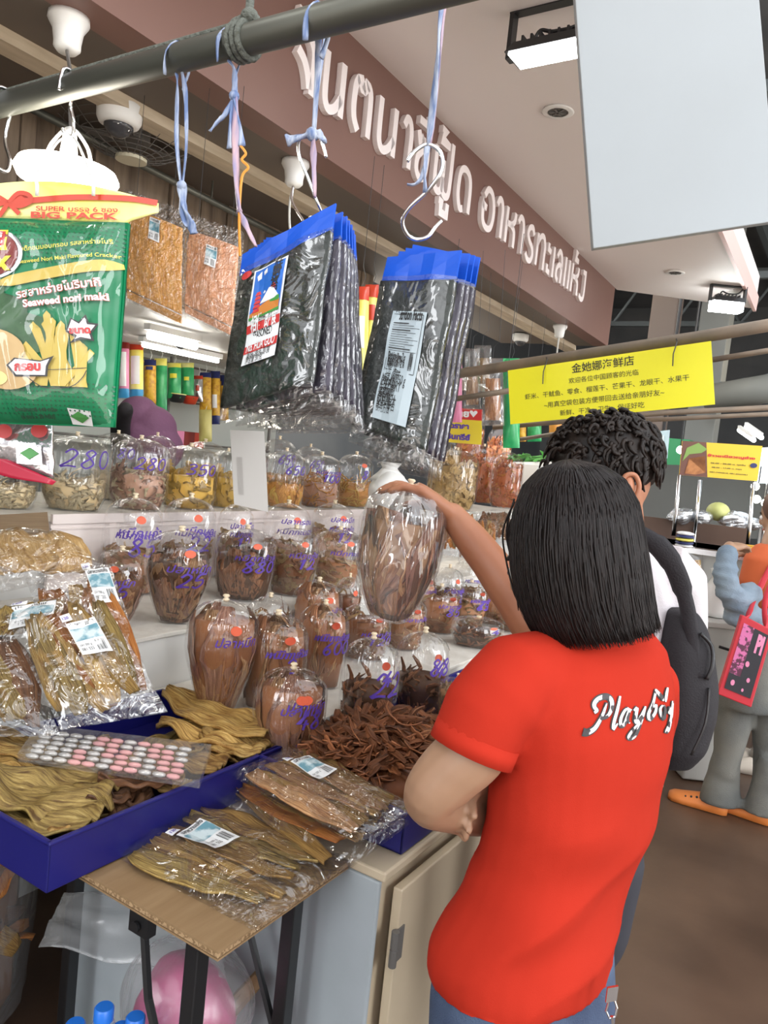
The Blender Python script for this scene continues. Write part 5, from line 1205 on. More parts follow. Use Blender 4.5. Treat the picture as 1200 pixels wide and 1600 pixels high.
# grey hanging panel, nearest above the aisle
pq = [P(927, 388, d=1.6), P(1215, 345, d=1.6), P(1182, -60, d=1.6), P(896, -40, d=1.6)]
t = thing('hanging_signboard', 'large blank pale grey sign panel hanging above the aisle by the canopy', 'panel', (pq[0]+pq[2])/2)
m = MB(); m.slab(pq, fwd, .018); m.build('panel', mat('panel_grey', (.33, .36, .38), .55, col2=(.31, .335, .35), ns=2), t, bevel=.002)
m = MB()
for q in (pq[3]+(pq[2]-pq[3])*.12, pq[3]+(pq[2]-pq[3])*.88): m.tube([q+fwd*.009-ZV*.01, V((q.x, q.y, 5.2))], .004, 6)
m.build('cord', M_black, t)

# ------------------------------------------------------------------ yellow sign on its pipe
M_signy = mat('sign_yellow', (.86, .80, .02), .3)
M_rust = mat('pipe_rusty', (.16, .13, .10), .6, metal=.3, col2=(.24, .18, .13), ns=9)
def pipe(label, pts, r):
    t = thing('steel_pipe', label, 'pipe', pts[0]); m = MB(); m.tube(pts, r, 12); m.build('pipe', M_rust, t, smooth=True); return t
pipe('brown steel pipe carrying the yellow sign', [P(690, 588, d=2.75), P(795, 572, d=2.36), P(1110, 524, d=2.03), P(1260, 498, d=1.9)], .0165)
pipe('thin brown pipe right of the yellow sign and below the sign pipe', [P(1090, 566, d=3.4), P(1260, 538, d=3.2)], .012)
pipe('upper of two grey pipes just below the yellow sign', [P(770, 668, d=3.6), P(1040, 645, d=3.4), P(1260, 634, d=3.2)], .012)
pipe('lower of two grey pipes just below the yellow sign', [P(790, 690, d=4.0), P(1000, 657, d=3.5), P(1260, 644, d=3.3)], .010)
pipe('rusty pipe behind the hanging clear packs left of the yellow sign', [P(680, 628, d=3.1), P(800, 610, d=2.9)], .011)
m = MB()
for q in (P(690, 626, d=3.08), P(790, 611, d=2.92)): m.tube([q, V((q.x, q.y, 2.41))], .0012, 5)
m.build('hanging_wire', M_black, [o for o in COL.objects if o.name.startswith('steel_pipe') and o.parent is None][-1])
sq = quad(P(798, 663, d=2.30), P(1117, 632, d=1.98), P(1111, 533, d=1.98), P(794, 579, d=2.30))
t = thing('notice_board', 'yellow sign with black chinese writing hanging from the brown pipe', 'sign', sq(.5, .5))
m = MB(); m.shell(sq, .004, 2, 2); m.build('board', M_signy, t)
W_, H_ = 3.4, 1.0
def sy(x, y, o): return sq(x/W_, y/H_, o+.0025)
m = MB()
for s, x, y, wd in (('金她娜海鲜店', 1.70, .78, 1.05), ('欢迎各位中国顾客的光临', 1.70, .60, 1.17), ('虾米、干鱿鱼、零食、榴莲干、芒果干、龙眼干、水果干', 1.68, .41, 2.75), ('~用真空袋包装方便带回去送给亲朋好友~', 1.66, .22, 2.02), ('新鲜、干净、卫生、保证好吃', 1.64, .05, 1.42)):
    write(m, s, sy, x-wd/2, y+.02, width=wd, bold=.008 if y > .7 else 0, off=.001)
m.build('black_writing', M_print, t)
m = MB()
for px, py in ((851, 576), (1054, 548)):
    d = 2.36-(px-795)*.33/315; q = P(px, py-10, d=d+.0)
    m.tube([P(px-3, py+24, d=d-.075), P(px-2, py+5, d=d-.08), P(px+4, py-14, d=d-.06), q+V((0, 0, .02)), P(px+6, py-4, d=d+.02), P(px-2, py+12, d=d-.02)], .0016, 5)
m.build('wire_ties', M_black, t)
# price card, red over yellow
t = thing('price_card', 'red and yellow thai price card behind the red shrimp bags', 'card', P(728, 665, d=3.55))
cq = quad(P(690, 690, d=3.6), P(752, 695, d=3.55), P(754, 640, d=3.55), P(692, 636, d=3.6)); m = MB(); m.shell(lambda u, v, o: cq(u, v*.68, o), .003, 2, 2); m.build('yellow_half', mat('card_yellow', (.80, .62, .03), .5), t)
m = MB(); m.shell(lambda u, v, o: cq(u, .68+.32*v, o), .003, 2, 2); m.build('red_half', mat('card_red', (.62, .03, .03), .5), t)
m = MB(); write(m, 'นี้ขาย', cq, .12, .76, width=.55, bold=.05, off=.003); m.prism([(.78, .76), (.88, .90), (.86, .95), (.81, .95), (.78, .91), (.75, .95), (.70, .95), (.68, .90)], cq, .003); m.build('white_writing', M_whitep, t)
m = MB(); write(m, 'ลดราคา', cq, .08, .42, width=.6, bold=.06, off=.003); write(m, 'อินทรีย์', cq, .12, .10, width=.6, bold=.06, off=.003); m.build('blue_writing', M_ink, t)
m = MB(); q = cq(.5, 0); q = cq(.5, 1); m.tube([q-ZV*.01, V((q.x, q.y, 2.06 if q.y > 2.2 else 2.4))], .0015, 6); m.build('thread', M_black, t)

# ------------------------------------------------------------------ snack packets
def pouch(name, label, x0, y0, x1, y1, d, col, top=None, bot=None, group=None, mid=None, lean=0, bulge=.03, up=None):
    """a hanging pillow pouch seen between photograph corners"""
    f0 = quad(P(x0-lean, y1, d=d), P(x1-lean, y1, d=d), P(x1, y0, d=d), P(x0, y0, d=d))
    t = thing(name, label, 'snack pack', f0(.5, 1), group)
    bu = lambda u, v: bulge*max(0, math.sin(PI*u))**.6*max(0, math.sin(PI*v))**.5+.004*nz(u*4+x0, v*9)
    sgn = 1 if (f0(.5, .5, 1)-CAM).length < (f0(.5, .5)-CAM).length else -1
    F = lambda u, v, o=0: f0(u, v, sgn*(bu(u, v)+o))
    m = MB(); m.grid(lambda u, v: F(u, v), 10, 14); m.grid(lambda u, v: f0(u, v, -sgn*bu(u, v)), 10, 14); m.build('pouch', col, t, smooth=True)
    def band(nm, a, b, mt, ins=0):
        m = MB(); m.grid(lambda u, v: F(ins+(1-2*ins)*u, a+(b-a)*v, .002), 8, 3); m.build(nm, mt, t, smooth=True)
    if top: band('top_band', .86, 1, top)
    if bot: band('bottom_band', 0, .16, bot)
    if mid: band('front_patch', mid[1], mid[2], mid[0], mid[3] if len(mid) > 3 else .18)
    m = MB(); q = f0(.5, 1); m.tube([q-ZV*.01, q+ZV*.03+RV*.01, q+ZV*.06, V((q.x, q.y, (2.06 if q.y > 2.25 else 2.41) if up else q.z+.06))][:4 if up else 3], .0009 if up else .002, 5); m.build('clip', M_black if up else M_lampwhite, t)
    return t
M_gold = mat('pack_gold', (.72, .42, .03), .4, col2=(.55, .26, .02), ns=40, lo=.45, hi=.6); M_pinkp = mat('pack_pink', (.75, .25, .42), .35); M_navy = mat('pack_navy', (.02, .03, .14), .4); M_cyan = mat('pack_cyan', (.05, .32, .62), .35)
M_pgreen = mat('snack_green', (.02, .30, .10), .3, col2=(.05, .42, .14), ns=20); M_clearb = film('pack_clear', gloss=.1, edge=.5, milk=.08)
RY = 4.1
for (nm, lab, x0, y0, x1, y1, col, top, bot, mid) in (
    ('pink', 'pink and white snack pack hanging leftmost on the back rack', 185, 533, 202, 622, M_pinkp, M_maroon, M_cyan, (M_whitep, .2, .8)),
    ('yellow', 'bright yellow and white snack pack second on the back rack', 202, 535, 224, 623, M_ylw, M_redp, M_cyan, (M_whitep, .25, .75)),
    ('gold', 'golden crisp pack with a navy top between the yellow and green packs', 225, 562, 244, 632, M_gold, M_navy, None, (M_navy, .76, .84, .2)),
    ('green', 'long green snack pack with a yellow top, leftmost of the green ones', 242, 560, 261, 645, M_pgreen, M_ylw, None, None),
    ('green', 'green snack pack with a yellow top, middle of the green ones', 262, 567, 283, 622, M_pgreen, M_ylw, None, (M_goldp, .55, .68, .25)),
    ('green', 'green snack pack with a yellow top, rightmost of the green ones', 283, 567, 303, 624, M_pgreen, M_ylw, None, (M_goldp, .5, .6, .3)),
    ('silver', 'silver packet with red dots right of the green packs', 303, 587, 317, 628, M_foil, M_redp, None, (M_redp, .4, .6, .3)),
    ('gold', 'golden crisp pack left of the one with a white paper', 312, 582, 330, 641, M_gold, M_navy, None, None),
    ('gold', 'golden crisp pack with a white paper down its front', 329, 580, 344, 663, M_gold, M_navy, M_navy, (M_whitep, .3, .55, .25)),
    ('gold', 'golden crisp pack at the edge of the left seaweed bunch', 344, 586, 357, 657, M_gold, M_navy, None, (M_navy, .76, .86, .2))):
    pouch('snack_packet', lab, x0, y0, x1, y1, (P(x0, y0, y=RY)-CAM).dot(fwd), col, top, bot, 'snack packs on the back rack', mid)
t = thing('display_rack', 'grey wire rack carrying the snack packs at the back of the stall', 'rack', (4.0, 4.25, 1.0))
m = MB()
for zz in (2.0, 1.75, 1.45): m.tube([(2.7, 4.2, zz), (4.9, 4.2, zz)], .008, 8)
for xx in (2.7, 3.8, 4.9): m.tube([(xx, 4.22, 0), (xx, 4.22, 2.05)], .012, 8)
m.build('frame', MATS['steel_grey'], t)
for zz in (1.18, 1.42):
    m = MB(); m.box((3.8, 4.22, zz), (2.2, .3, .02)); m.build('shelf_board', M_inner, t)
rnd = random.Random(9)
for k, (px, col, lab) in enumerate(((268, M_pinkp, 'pink box on the low back shelf, nearest the purple head scarf'), (285, M_maroon, 'maroon box on the low back shelf'), (300, M_redp, 'red box on the low back shelf beside the yellow bag'))):
    q = P(px, 672, y=4.18); q.z = 1.43
    o = MB().box(q+ZV*.055, (.10, .16, .11)).build('carton', col, bevel=.003); tag(o, lab, 'box', 'cartons on the back shelf')
q = P(322, 672, y=4.0)
pouch('snack_packet', 'pale yellow clear bag standing below the golden packs', 311, 640, 331, 690, (q-CAM).dot(fwd), mat('pack_paleyellow', (.62, .55, .18), .4), None, None, 'snack packs on the back rack')
for k, (px, py, lab) in enumerate(((276, 625, 'striped round snack bowl under the green packs'), (295, 636, 'dark red snack bowl under the rightmost green pack'))):
    c = P(px, py, y=4.05); c.z = 1.75+.0; t = thing('snack_bowl', lab, 'bowl', c)
    m = MB(); m.lathe(c-ZV*.02, [(.03, 0), (.045, .005), (.06, .05), (.062, .055)], 20); m.build('bowl', (M_print, M_redp)[k], t, smooth=True)
    m = MB(); m.lathe(c+ZV*.035, [(.063, 0), (.063, .006), (0, .008)], 20); m.build('lid', (M_ylw, M_maroon)[k], t, smooth=True)
# yellow fish snack packs hanging between the seaweed bunches
pouch('snack_packet', 'yellow snack pack with a red top hanging between the two seaweed bunches', 553, 448, 577, 612, 2.3, M_ylw, M_redp, M_cyan, None, (M_whitep, .40, .70, .25), 3, up=2.06)
pouch('snack_packet', 'second yellow snack pack with a red badge right of the first one', 571, 445, 592, 600, 2.36, M_ylw, M_redp, M_navy, None, (M_redp, .62, .78, .2), 6, up=2.06)
# packs left of and behind the yellow sign
pouch('snack_packet', 'tall pink snack pack hanging beside the right seaweed bunch', 706, 545, 722, 660, 3.3, M_pinkp, M_redp, None, None, up=2.06)
pouch('snack_packet', 'dark green snack pack hanging behind the left edge of the yellow sign', 786, 560, 812, 700, 3.3, M_pgreen, None, None, None, up=2.06)
pouch('snack_packet', 'golden snack pack below the left end of the yellow sign', 806, 655, 822, 690, 4.3, M_gold, M_navy, None, None, up=2.06)
pouch('snack_packet', 'green snack pack below the yellow sign, beside the golden pack', 824, 650, 846, 690, 4.35, M_pgreen, None, None, None, up=2.06)
pouch('snack_packet', 'orange snack pack below the yellow sign nearest the curly hair', 858, 640, 878, 690, 4.4, mat('pack_orange', (.75, .32, .05), .4), None, None, None, up=2.06)
def hang_clear(label, x0, y0, x1, y1, d, core, up=True):
    t = thing('clear_pack', label, 'snack pack', P((x0+x1)/2, y0, d=d)); f = quad(P(x0, y1, d=d), P(x1, y1, d=d), P(x1-3, y0, d=d), P(x0+3, y0, d=d))
    m = MB(); m.shell(lambda u, v, o: f(u, v, o*3*max(.1, math.sin(PI*u)*math.sin(PI*v))+.01*nz(u*4, v*5)), .03, 10, 12); m.build('plastic_film', M_clearb, t, smooth=True)
    m = MB(); m.shell(lambda u, v, o: f(.15+.7*u, .08+.62*v, o*2*max(.15, math.sin(PI*u)*math.sin(PI*v))+.012*nz(u*8, v*8, 3)), .03, 10, 10); m.build('filling', core, t, smooth=True)
    m = MB(); q = f(.5, 1); m.tube([q, q+ZV*.05, q+ZV*.07+RV*.02]+([V((q.x, q.y, 2.06 if q.y > 2.25 else 2.41))] if up else []), .0009, 5); m.build('hook', M_black, t)
hang_clear('clear pack of brown dried pieces hanging by the rusty pipe', 724, 545, 752, 640, 3.2, F_squidp)
hang_clear('clear pack of orange dried fish hanging beside the left edge of the yellow sign', 752, 560, 788, 665, 3.15, F_red)
hang_clear('clear pack hanging behind the brown pipe above the price card', 738, 540, 770, 605, 3.5, F_flake)
# shelf with greens under the sign
t = thing('low_rack', 'white shelf with green vegetables below the yellow sign', 'shelf', P(825, 712, d=5.0))
a, b = P(800, 722, d=6.2), P(872, 722, d=6.1)
m = MB(); m.slab([a, b, b+HV*.3, a+HV*.3], ZV, -.03); m.box((a+b)/2+HV*.15-ZV*((a.z)/2+.0), (.5, .3, a.z-.05)); m.build('shelf_body', M_white, t)
m = MB()
for k in range(26): c = a+(b-a)*rnd.random()+HV*rnd.uniform(.03, .25)+ZV*rnd.uniform(.01, .05); leaf(m, .14, .04, xform(c, rnd.uniform(-.6, .6), rnd.uniform(-.6, .6), rnd.uniform(0, 6)), rnd, nu=2, nv=4)
tag(m.build('green_leaves', mat('leaf_green', (.05, .22, .03), .5)), 'pile of green leaves on the white shelf below the yellow sign', 'vegetable', None, 'stuff')

# flat packs of orange strips lying far along the middle step
for (x0, y0, x1, y1, d, lab, mm) in ((676, 870, 742, 800, 2.75, 'flat clear pack of orange strips leaning behind the lifted bag', [F_strand, F_flake, F_red]), (715, 880, 775, 812, 2.95, 'flat clear pack of orange strips nearer the raised forearm', [F_red, F_flake, F_strand]), (740, 850, 800, 800, 3.2, 'flat clear pack of brown strips behind the raised forearm', [F_squid, F_squidp])):
    fish_packet('strip_packet', lab, P(x0, y0, d=d), P(x1, y0, d=d-.06), P(x1+4, y1, d=d+.2), P(x0+4, y1, d=d+.26), mm, n=9, seed=int(x0), lab=None, thick=.03)
t = thing('carry_bag', 'white plastic carrier bag with green print behind the lifted bag', 'plastic bag', P(605, 760, d=3.4)); c = P(605, 770, d=3.4)
m = MB(); m.ball(c, (.11, .08, .10), 20, 12); m.v = [tuple(V(p)+(V(p)-c)*.3*nz(p[0]*9, p[1]*9, p[2]*9)) for p in m.v]; m.build('bag', mat('bag_white', (.78, .78, .76), .4), t, smooth=True)
m = MB(); m.rings([[c+RV*(a*math.cos(2*PI*j/12)*(1+.3*math.sin(3*j)))+HV*a*.6*math.sin(2*PI*j/12)+ZV*z for j in range(12)] for a, z in ((.085, .05), (.05, .085), (.03, .11), (.045, .135))])
m.build('handle', MATS['bag_white'], t, smooth=True)
m = MB(); m.ball(c-HV*.075+RV*.01, (.03, .012, .02), 10, 6); m.build('green_print', M_pg, t, smooth=True)

# ------------------------------------------------------------------ the hall beyond
M_col = mat('hall_column', (.13, .10, .085), .6); M_col2 = mat('hall_column_pale', (.20, .21, .20), .6)
for px, py, d, w_, mt, lab in ((1040, 500, 9.2, .30, M_col, 'brown steel column in the hall behind the yellow sign'), (1105, 610, 9.5, .34, M_col2, 'pale column in the hall right of the yellow sign')):
    q = P(px, py, d=d); tag(MB().box((q.x, q.y, 2.58), (w_, w_, 5.16)).build('hall_column', mt, bevel=.01), lab, 'column')
M_truss = mat('truss_steel', (.10, .12, .13), .5, metal=.4)
for k, (x, lab) in enumerate(((7.2, 'nearest dark roof truss beyond the canopy'), (10.2, 'middle dark roof truss in the hall'), (13.2, 'farthest dark roof truss in the hall'))):
    m = MB(); m.box((x, -1, 4.9), (.1, 14, .1)); m.box((x, -1, 4.1), (.08, 14, .08))
    for j in range(14): m.tube([(x, -8+j, 4.1), (x, -7.5+j, 4.9), (x, -7+j, 4.1)], .03, 6)
    tag(m.build('roof_truss', M_truss), lab, 'truss')
for k, (y, lab) in enumerate(((1.6, 'dark roof purlin above the far end of the sign board'), (-.4, 'dark roof purlin above the aisle'), (-2.4, 'dark roof purlin beyond the aisle'))):
    tag(MB().box((11, y, 5.0), (10, .08, .14)).build('roof_purlin', M_truss), lab, 'beam')
t = thing('air_duct', 'large grey round duct in the hall above the food cart', 'duct', P(1160, 610, d=8.6))
m = MB(); m.tube([P(1110, 622, d=9), P(1260, 598, d=8)], .16, 18); m.build('duct', M_col2, t, smooth=True)
m = MB()
for k in range(4): q = P(1110, 622, d=9).lerp(P(1260, 598, d=8), .12+.25*k); m.tube([q, q+V((.03, -.01, 0))], .17, 18)
m.build('duct_collar', M_truss, t)
M_htube = mat('hall_tube_glow', (.9, 1, .95), emit=10)
for a, b, lab in (((1155, 672), (1178, 688), 'left of two bright tube lamps above the food cart sign'), ((1166, 667), (1190, 684), 'right of two bright tube lamps above the food cart sign')):
    t = thing('tube_lamp', lab, 'lamp', P(*a, d=7.5)); m = MB(); m.tube([P(*a, d=7.3), P(*b, d=6.9)], .02, 8); m.build('tube', M_htube, t, smooth=True)
    m = MB(); m.tube([P(a[0], a[1]-5, d=7.3), P(b[0], b[1]-5, d=6.9)], .02, 4); m.build('batten', M_lampwhite, t)
# framed notice
fq = quad(P(1014, 728, d=6.2), P(1042, 716, d=6.1), P(1046, 672, d=6.1), P(1014, 676, d=6.2)); t = thing('framed_notice', 'pale blue framed notice hanging behind the curly haired head', 'picture', fq(.5, .5))
m = MB(); m.shell(fq, .02, 1, 1); m.build('frame', mat('frame_blue', (.42, .55, .60), .5), t); sg = 1 if (fq(.5, .5, 1)-CAM).length < (fq(.5, .5)-CAM).length else -1
m = MB(); m.grid(lambda u, v: fq(.2+.6*u, .18+.66*v, sg*.012), 1, 1); m.build('paper', mat('paper_blue', (.62, .72, .74), .6), t)
m = MB(); m.grid(lambda u, v: fq(.3+.4*u, .40+.36*v, sg*.015), 1, 1); m.build('dark_picture', M_print, t)
m = MB(); q = fq(.5, 0, -sg*.03); m.tube([V((q.x, q.y, 5.16)), V((q.x, q.y, q.z))], .012, 6); m.build('hanger', M_black, t)
# dark awning of a far stall, and its goods
aq = [P(985, 830, d=7.2), P(1230, 845, d=6.9), P(1230, 730, d=7.8), P(985, 725, d=8.0)]
t = thing('stall_awning', 'dark grey awning sheet of a far stall behind the food cart', 'awning', aq[0]); m = MB(); m.slab(aq, HV, .03); m.build('sheet', mat('awning_grey', (.055, .055, .052), .7), t)
m = MB()
for q in (aq[0], aq[1]): m.tube([q, V((q.x, q.y, 0))], .02, 8)
m.build('post', M_truss, t)
cr = P(1060, 715, d=8.5); t = thing('green_crate', 'green crate hung high behind the food cart sign', 'crate', cr); MB().box(cr, (.25, .25, .4)).build('crate', mat('far_green', (.02, .22, .08), .5), t, bevel=.01); MB().tube([cr, V((cr.x, cr.y, 5.16))], .01, 6).build('cord', M_black, t)
t = thing('hall_lamp', 'small bright lamp at the left edge of the food cart sign', 'lamp', P(1063, 703, d=7.0)); m = MB(); m.ball(P(1063, 703, d=7.0), .035, 12, 8); m.build('bulb', M_htube, t, smooth=True); m = MB(); q = P(1063, 703, d=7.0); m.tube([q+ZV*.03, V((q.x, q.y, 5.16))], .006, 6); m.build('cord', M_black, t)

# ------------------------------------------------------------------ food cart
DC = 4.55
cart = thing('food_cart', 'stainless steel food cart with a yellow picture sign on tall poles', 'food cart', P(1120, 1100, d=DC))
def pole(a, b, d): q0, q1 = P(*a, d=d), P(*b, d=d); q = V((q0.x, q0.y, 0)); m = MB(); m.tube([q1-ZV*.02, q0], .012, 10); m.build('pole', M_chrome, cart, smooth=True)
for a, b, d in (((1062, 742), (1053, 832), DC), ((1094, 750), (1085, 842), DC+.25), ((1178, 755), (1167, 866), DC), ((1200, 765), (1188, 866), DC+.2)): pole(a, b, d)
kq = quad(P(1061, 742, d=DC), P(1183, 752, d=DC-.05), P(1191, 697, d=DC-.05), P(1066, 689, d=DC)); sg = 1 if (kq(.5, .5, 1)-CAM).length < (kq(.5, .5)-CAM).length else -1
KQ = lambda x, y, o=0: kq(x, y, sg*(o+.006))
m = MB(); m.shell(kq, .01, 2, 2); sp = m.build('sign_panel', mat('cart_sign_yellow', (.80, .55, .03), .45), cart)
m = MB(); m.grid(lambda u, v: KQ(.0+.36*u-.06*v*u, v, .002), 6, 4); m.build('picture_ground', mat('cart_brown', (.16, .06, .04), .5), sp)
m = MB(); m.prism([(.06, .05), (.10, .50), (.30, .60), (.33, .12), (.2, .04)], KQ, sg*.0); m.v = [tuple(V(p)-fwd*.004) for p in m.v]; m.build('grilled_meat', mat('cart_meat', (.50, .20, .06), .5, col2=(.32, .11, .03), ns=30), sp)
m = MB(); m.prism([(.02, .4), (.06, .8), (.2, .97), (.32, .8), (.25, .68), (.10, .62)], lambda x, y, o: KQ(x, y, .004+o), .001); m.build('lettuce', mat('cart_green', (.22, .36, .08), .5), sp)
m = MB(); write(m, 'ข้าวเหนียวหมูย่าง', lambda x, y, o: KQ(x, y, .004), .33, .60, width=.60, bold=.05); m.build('red_writing', mat('cart_red', (.60, .03, .03), .5), sp)
m = MB(); write(m, '06.00 - 20.00 น. ทุกวัน', lambda x, y, o: KQ(x, y, .004), .38, .40, width=.44, bold=.03); write(m, '08.00 - 17.00 น. หยุด', lambda x, y, o: KQ(x, y, .004), .40, .28, width=.38, bold=.03); write(m, '087-7495818, 081-8362461', lambda x, y, o: KQ(x, y, .004), .38, .14, width=.48, bold=.02); m.build('dark_writing', M_print, sp)
m = MB(); m.prism([(.92+.045*math.cos(a), .43+.07*math.sin(a)) for a in [2*PI*i/14 for i in range(14)]], lambda x, y, o: KQ(x, y, .005+o), .001); m.build('navy_oval', M_navy, sp)
a, b = P(1045, 852, d=DC-.1), P(1230, 872, d=DC-.35); zc = .5*(a.z+b.z)
a.z = b.z = zc
m = MB(); m.slab([a-HV*.1, b-HV*.1, b+HV*.5, a+HV*.5], -ZV, .03); m.build('counter_top', M_chrome, cart)
m = MB(); m.slab([a, b, b+HV*.45, a+HV*.45], -ZV, .62); cb = m.v; m.build('cabinet', mat('cart_steel', (.42, .42, .40), .4, metal=.4), cart)
m = MB()
for q in (a+HV*.05, b+HV*.05, a+HV*.4, b+HV*.4): m.tube([V((q.x, q.y, 0)), V((q.x, q.y, zc-.6))], .02, 8)
m.build('leg', M_chrome, cart)
m = MB(); m.slab([a+HV*.5, b+HV*.5, b+HV*.5+ZV*.12, a+HV*.5+ZV*.12], HV, .02); m.build('back_board', mat('cart_wood', (.12, .07, .05), .6), cart)
M_alu = mat('foil_crumpled', (.65, .68, .72), .25, metal=.8, bump=1, bs=40)
for px, py, s_, lab in ((1062, 818, .10, 'crumpled foil parcel at the left end of the food cart'), (1095, 812, .09, 'crumpled foil parcel behind the second cart pole'), (1145, 824, .12, 'large crumpled foil heap on the food cart'), (1172, 836, .08, 'small foil parcel at the right of the food cart')):
    c = P(px, py, d=DC+.3); c.z = zc+.12+s_*.3; o = MB().ball(c, (s_, s_*.8, s_*.5), 14, 10); o.v = [tuple(V(p)+(V(p)-c)*.35*nz(p[0]*20, p[1]*20, p[2]*20)) for p in o.v]
    tag(o.build('foil_parcel', M_alu), lab, 'foil parcel', 'foil parcels on the food cart')
c = P(1120, 813, d=DC+.32); c.z = zc+.2; tag(MB().ball(c, (.10, .07, .06), 14, 10).build('cabbage_bag', mat('cabbage', (.45, .48, .18), .5), smooth=True), 'pale green bundle between the foil parcels on the cart', 'food bundle')
for k in range(7):
    q = P(1152+4*k, 853+(k % 3)*2, d=DC-.12); q.z = zc+.02+.012*(k % 2)
    o = MB().tube([q, q+RV*.12+HV*.03*(k % 3-1), q+RV*.2], .012, 8).build('sausage', mat('sausage_yellow', (.80, .45, .06), .45), smooth=True); tag(o, 'yellow sausage stick in the bundle on the food cart', 'sausage', 'sausages on the food cart')
for px, py, lab in ((1182, 780, 'lower glowing bulb above the food cart'), (1180, 760, 'upper glowing bulb above the food cart'), (1196, 786, 'glowing bulb nearest the right frame of the food cart')):
    c = P(px, py, d=DC+.1); t = thing('cart_bulb', lab, 'lamp', c); m = MB(); m.ball(c, .024, 12, 8); m.build('bulb', M_led, t, smooth=True); m = MB(); m.tube([c+ZV*.02, c+ZV*.2], .004, 6); m.build('cord', M_black, t)
point('cart_light', P(1186, 775, d=DC-.1), 6, (1, .85, .6), .03, t)
t = thing('menu_panel', 'bright white lit menu panel at the right of the food cart', 'panel', P(1200, 730, d=DC+.5)); m = MB(); m.slab([P(1184, 755, d=DC+.5), P(1240, 755, d=DC+.5), P(1240, 697, d=DC+.5), P(1188, 700, d=DC+.5)], HV, .04); m.build('panel', mat('menu_glow', (.85, .95, 1), emit=1.2), t)
m = MB(); q = P(1200, 755, d=DC+.52); m.tube([q, V((q.x, q.y, 0))], .015, 8); m.build('stand', M_chrome, t)
# goods hanging and standing in front of the cart
c = P(1070, 843, d=4.3)
t = thing('striped_pack', 'black, white and yellow striped snack pack by the dark strap', 'snack pack', c)
for k, mt in enumerate((M_whitep, M_navy, M_ylw, M_navy, M_whitep)):
    m = MB(); m.ball(c+ZV*(.034-.017*k), (.075-.008*abs(k-2), .05, .012), 14, 6); m.build('stripe', mt, t, smooth=True)
hang_clear('clear pack of golden crisps below the striped pack', 1064, 895, 1102, 950, 4.28, M_gold, False)
hang_clear('clear pack of golden crisps with a barcode below the striped pack', 1072, 862, 1100, 905, 4.33, M_gold, False)
t = thing('side_shelf', 'small grey steel shelf on the food cart front carrying golden snack packs', 'shelf', P(1083, 955, d=4.3)); q = P(1080, 953, d=4.36)
m = MB(); m.box((q.x, q.y, q.z-.012), (.15, .17, .02), Matrix.Rotation(YAW, 3, 'Z')); m.build('top', MATS['steel_grey'], t)
m = MB()
for k in (-1, 1): m.tube([q-HV*.08+RV*.08*k-ZV*.02, q+HV*.12+RV*.08*k-ZV*.14, q+HV*.2+RV*.08*k-ZV*.14], .006, 6)
m.build('bracket', MATS['steel_grey'], t)
t = thing('waste_bin', 'grey metal box with a lid beside the woman in jeans', 'box', P(1120, 1110, d=4.15)); q = P(1126, 972, d=4.05); an = Matrix.Rotation(YAW, 3, 'Z')
m = MB(); m.box((q.x, q.y, q.z/2), (.20, .26, q.z-.02), an); m.build('body', mat('bin_grey', (.40, .39, .36), .5), t, bevel=.01)
m = MB(); m.box((q.x, q.y, q.z), (.22, .28, .03), an); m.build('lid', mat('bin_lid', (.48, .47, .44), .5), t, bevel=.006)
m = MB(); m.tube([q-HV*.15-RV*.06-ZV*.1, q-HV*.17-RV*.0-ZV*.11, q-HV*.15+RV*.07-ZV*.13], .008, 6); m.build('handle', M_black, t)
t = thing('carry_bag', 'white plastic bag standing on the grey box by the denim sleeve', 'plastic bag', P(1118, 935, d=4.15)); c = P(1120, 940, d=4.1); c.z = q.z+.10
m = MB(); m.rings([[c+RV*math.cos(2*PI*j/18)*a*(1+.15*nz(j, z*9))+HV*math.sin(2*PI*j/18)*.06+ZV*z for j in range(18)] for a, z in ((.07, -.08), (.10, -.05), (.095, .02), (.06, .08), (.035, .13), (.05, .17))]); m.build('bag', MATS['bag_white'], t, smooth=True)

for (x, y, lab) in ((.35, 1.0, 'added unseen black flood light under the canopy nearest the green snack pack'),):
    flood(V((x, y, 2.66)), (1, .1, 0), .235, lab, .125, 16, (.9, 1.0, .7))  # extra fixture out of view, added to light the goods from above
# ------------------------------------------------------------------ people
SK_w = mat('skin_tan', (.31, .175, .105), .5, col2=(.36, .21, .13), ns=9, sss=.08)
SK_m = mat('skin_warm', (.37, .145, .075), .5, col2=(.42, .18, .095), ns=9, sss=.08)  # orange bounce from the red shirt is mixed into this skin colour
M_hair = mat('hair_black', (.006, .0045, .0045), .42, spec=.22, col2=(.014, .009, .008), ns=60, stretch=(6, 6, .4))
M_hairb = mat('hair_brown', (.008, .0055, .0045), .45, spec=.25, col2=(.02, .013, .010), ns=50)
M_red = mat('shirt_red', (.40, .024, .011), .85, spec=.12, bump=.12, bs=900, sheen=.0)
M_jean = mat('jeans_blue', (.035, .055, .11), .8, col2=(.09, .13, .21), ns=7, bump=.3, bs=400)
M_eye = mat('eye_white', (.8, .8, .8), .2); M_lip = mat('lips', (.45, .12, .10), .4); M_brow = M_hair
def rot_dir(deg): return HV*math.cos(math.radians(deg))+(-RV)*math.sin(math.radians(deg))   # 0 = away from the camera, + = to the left
def ell(c, a, b, n=22, e=2.3):
    R = []
    for j in range(n):
        t_ = 2*PI*j/n; cx, sx = math.cos(t_), math.sin(t_)
        R.append(V(c)+V(a)*math.copysign(abs(cx)**(2/e), cx)+V(b)*math.copysign(abs(sx)**(2/e), sx))
    return R
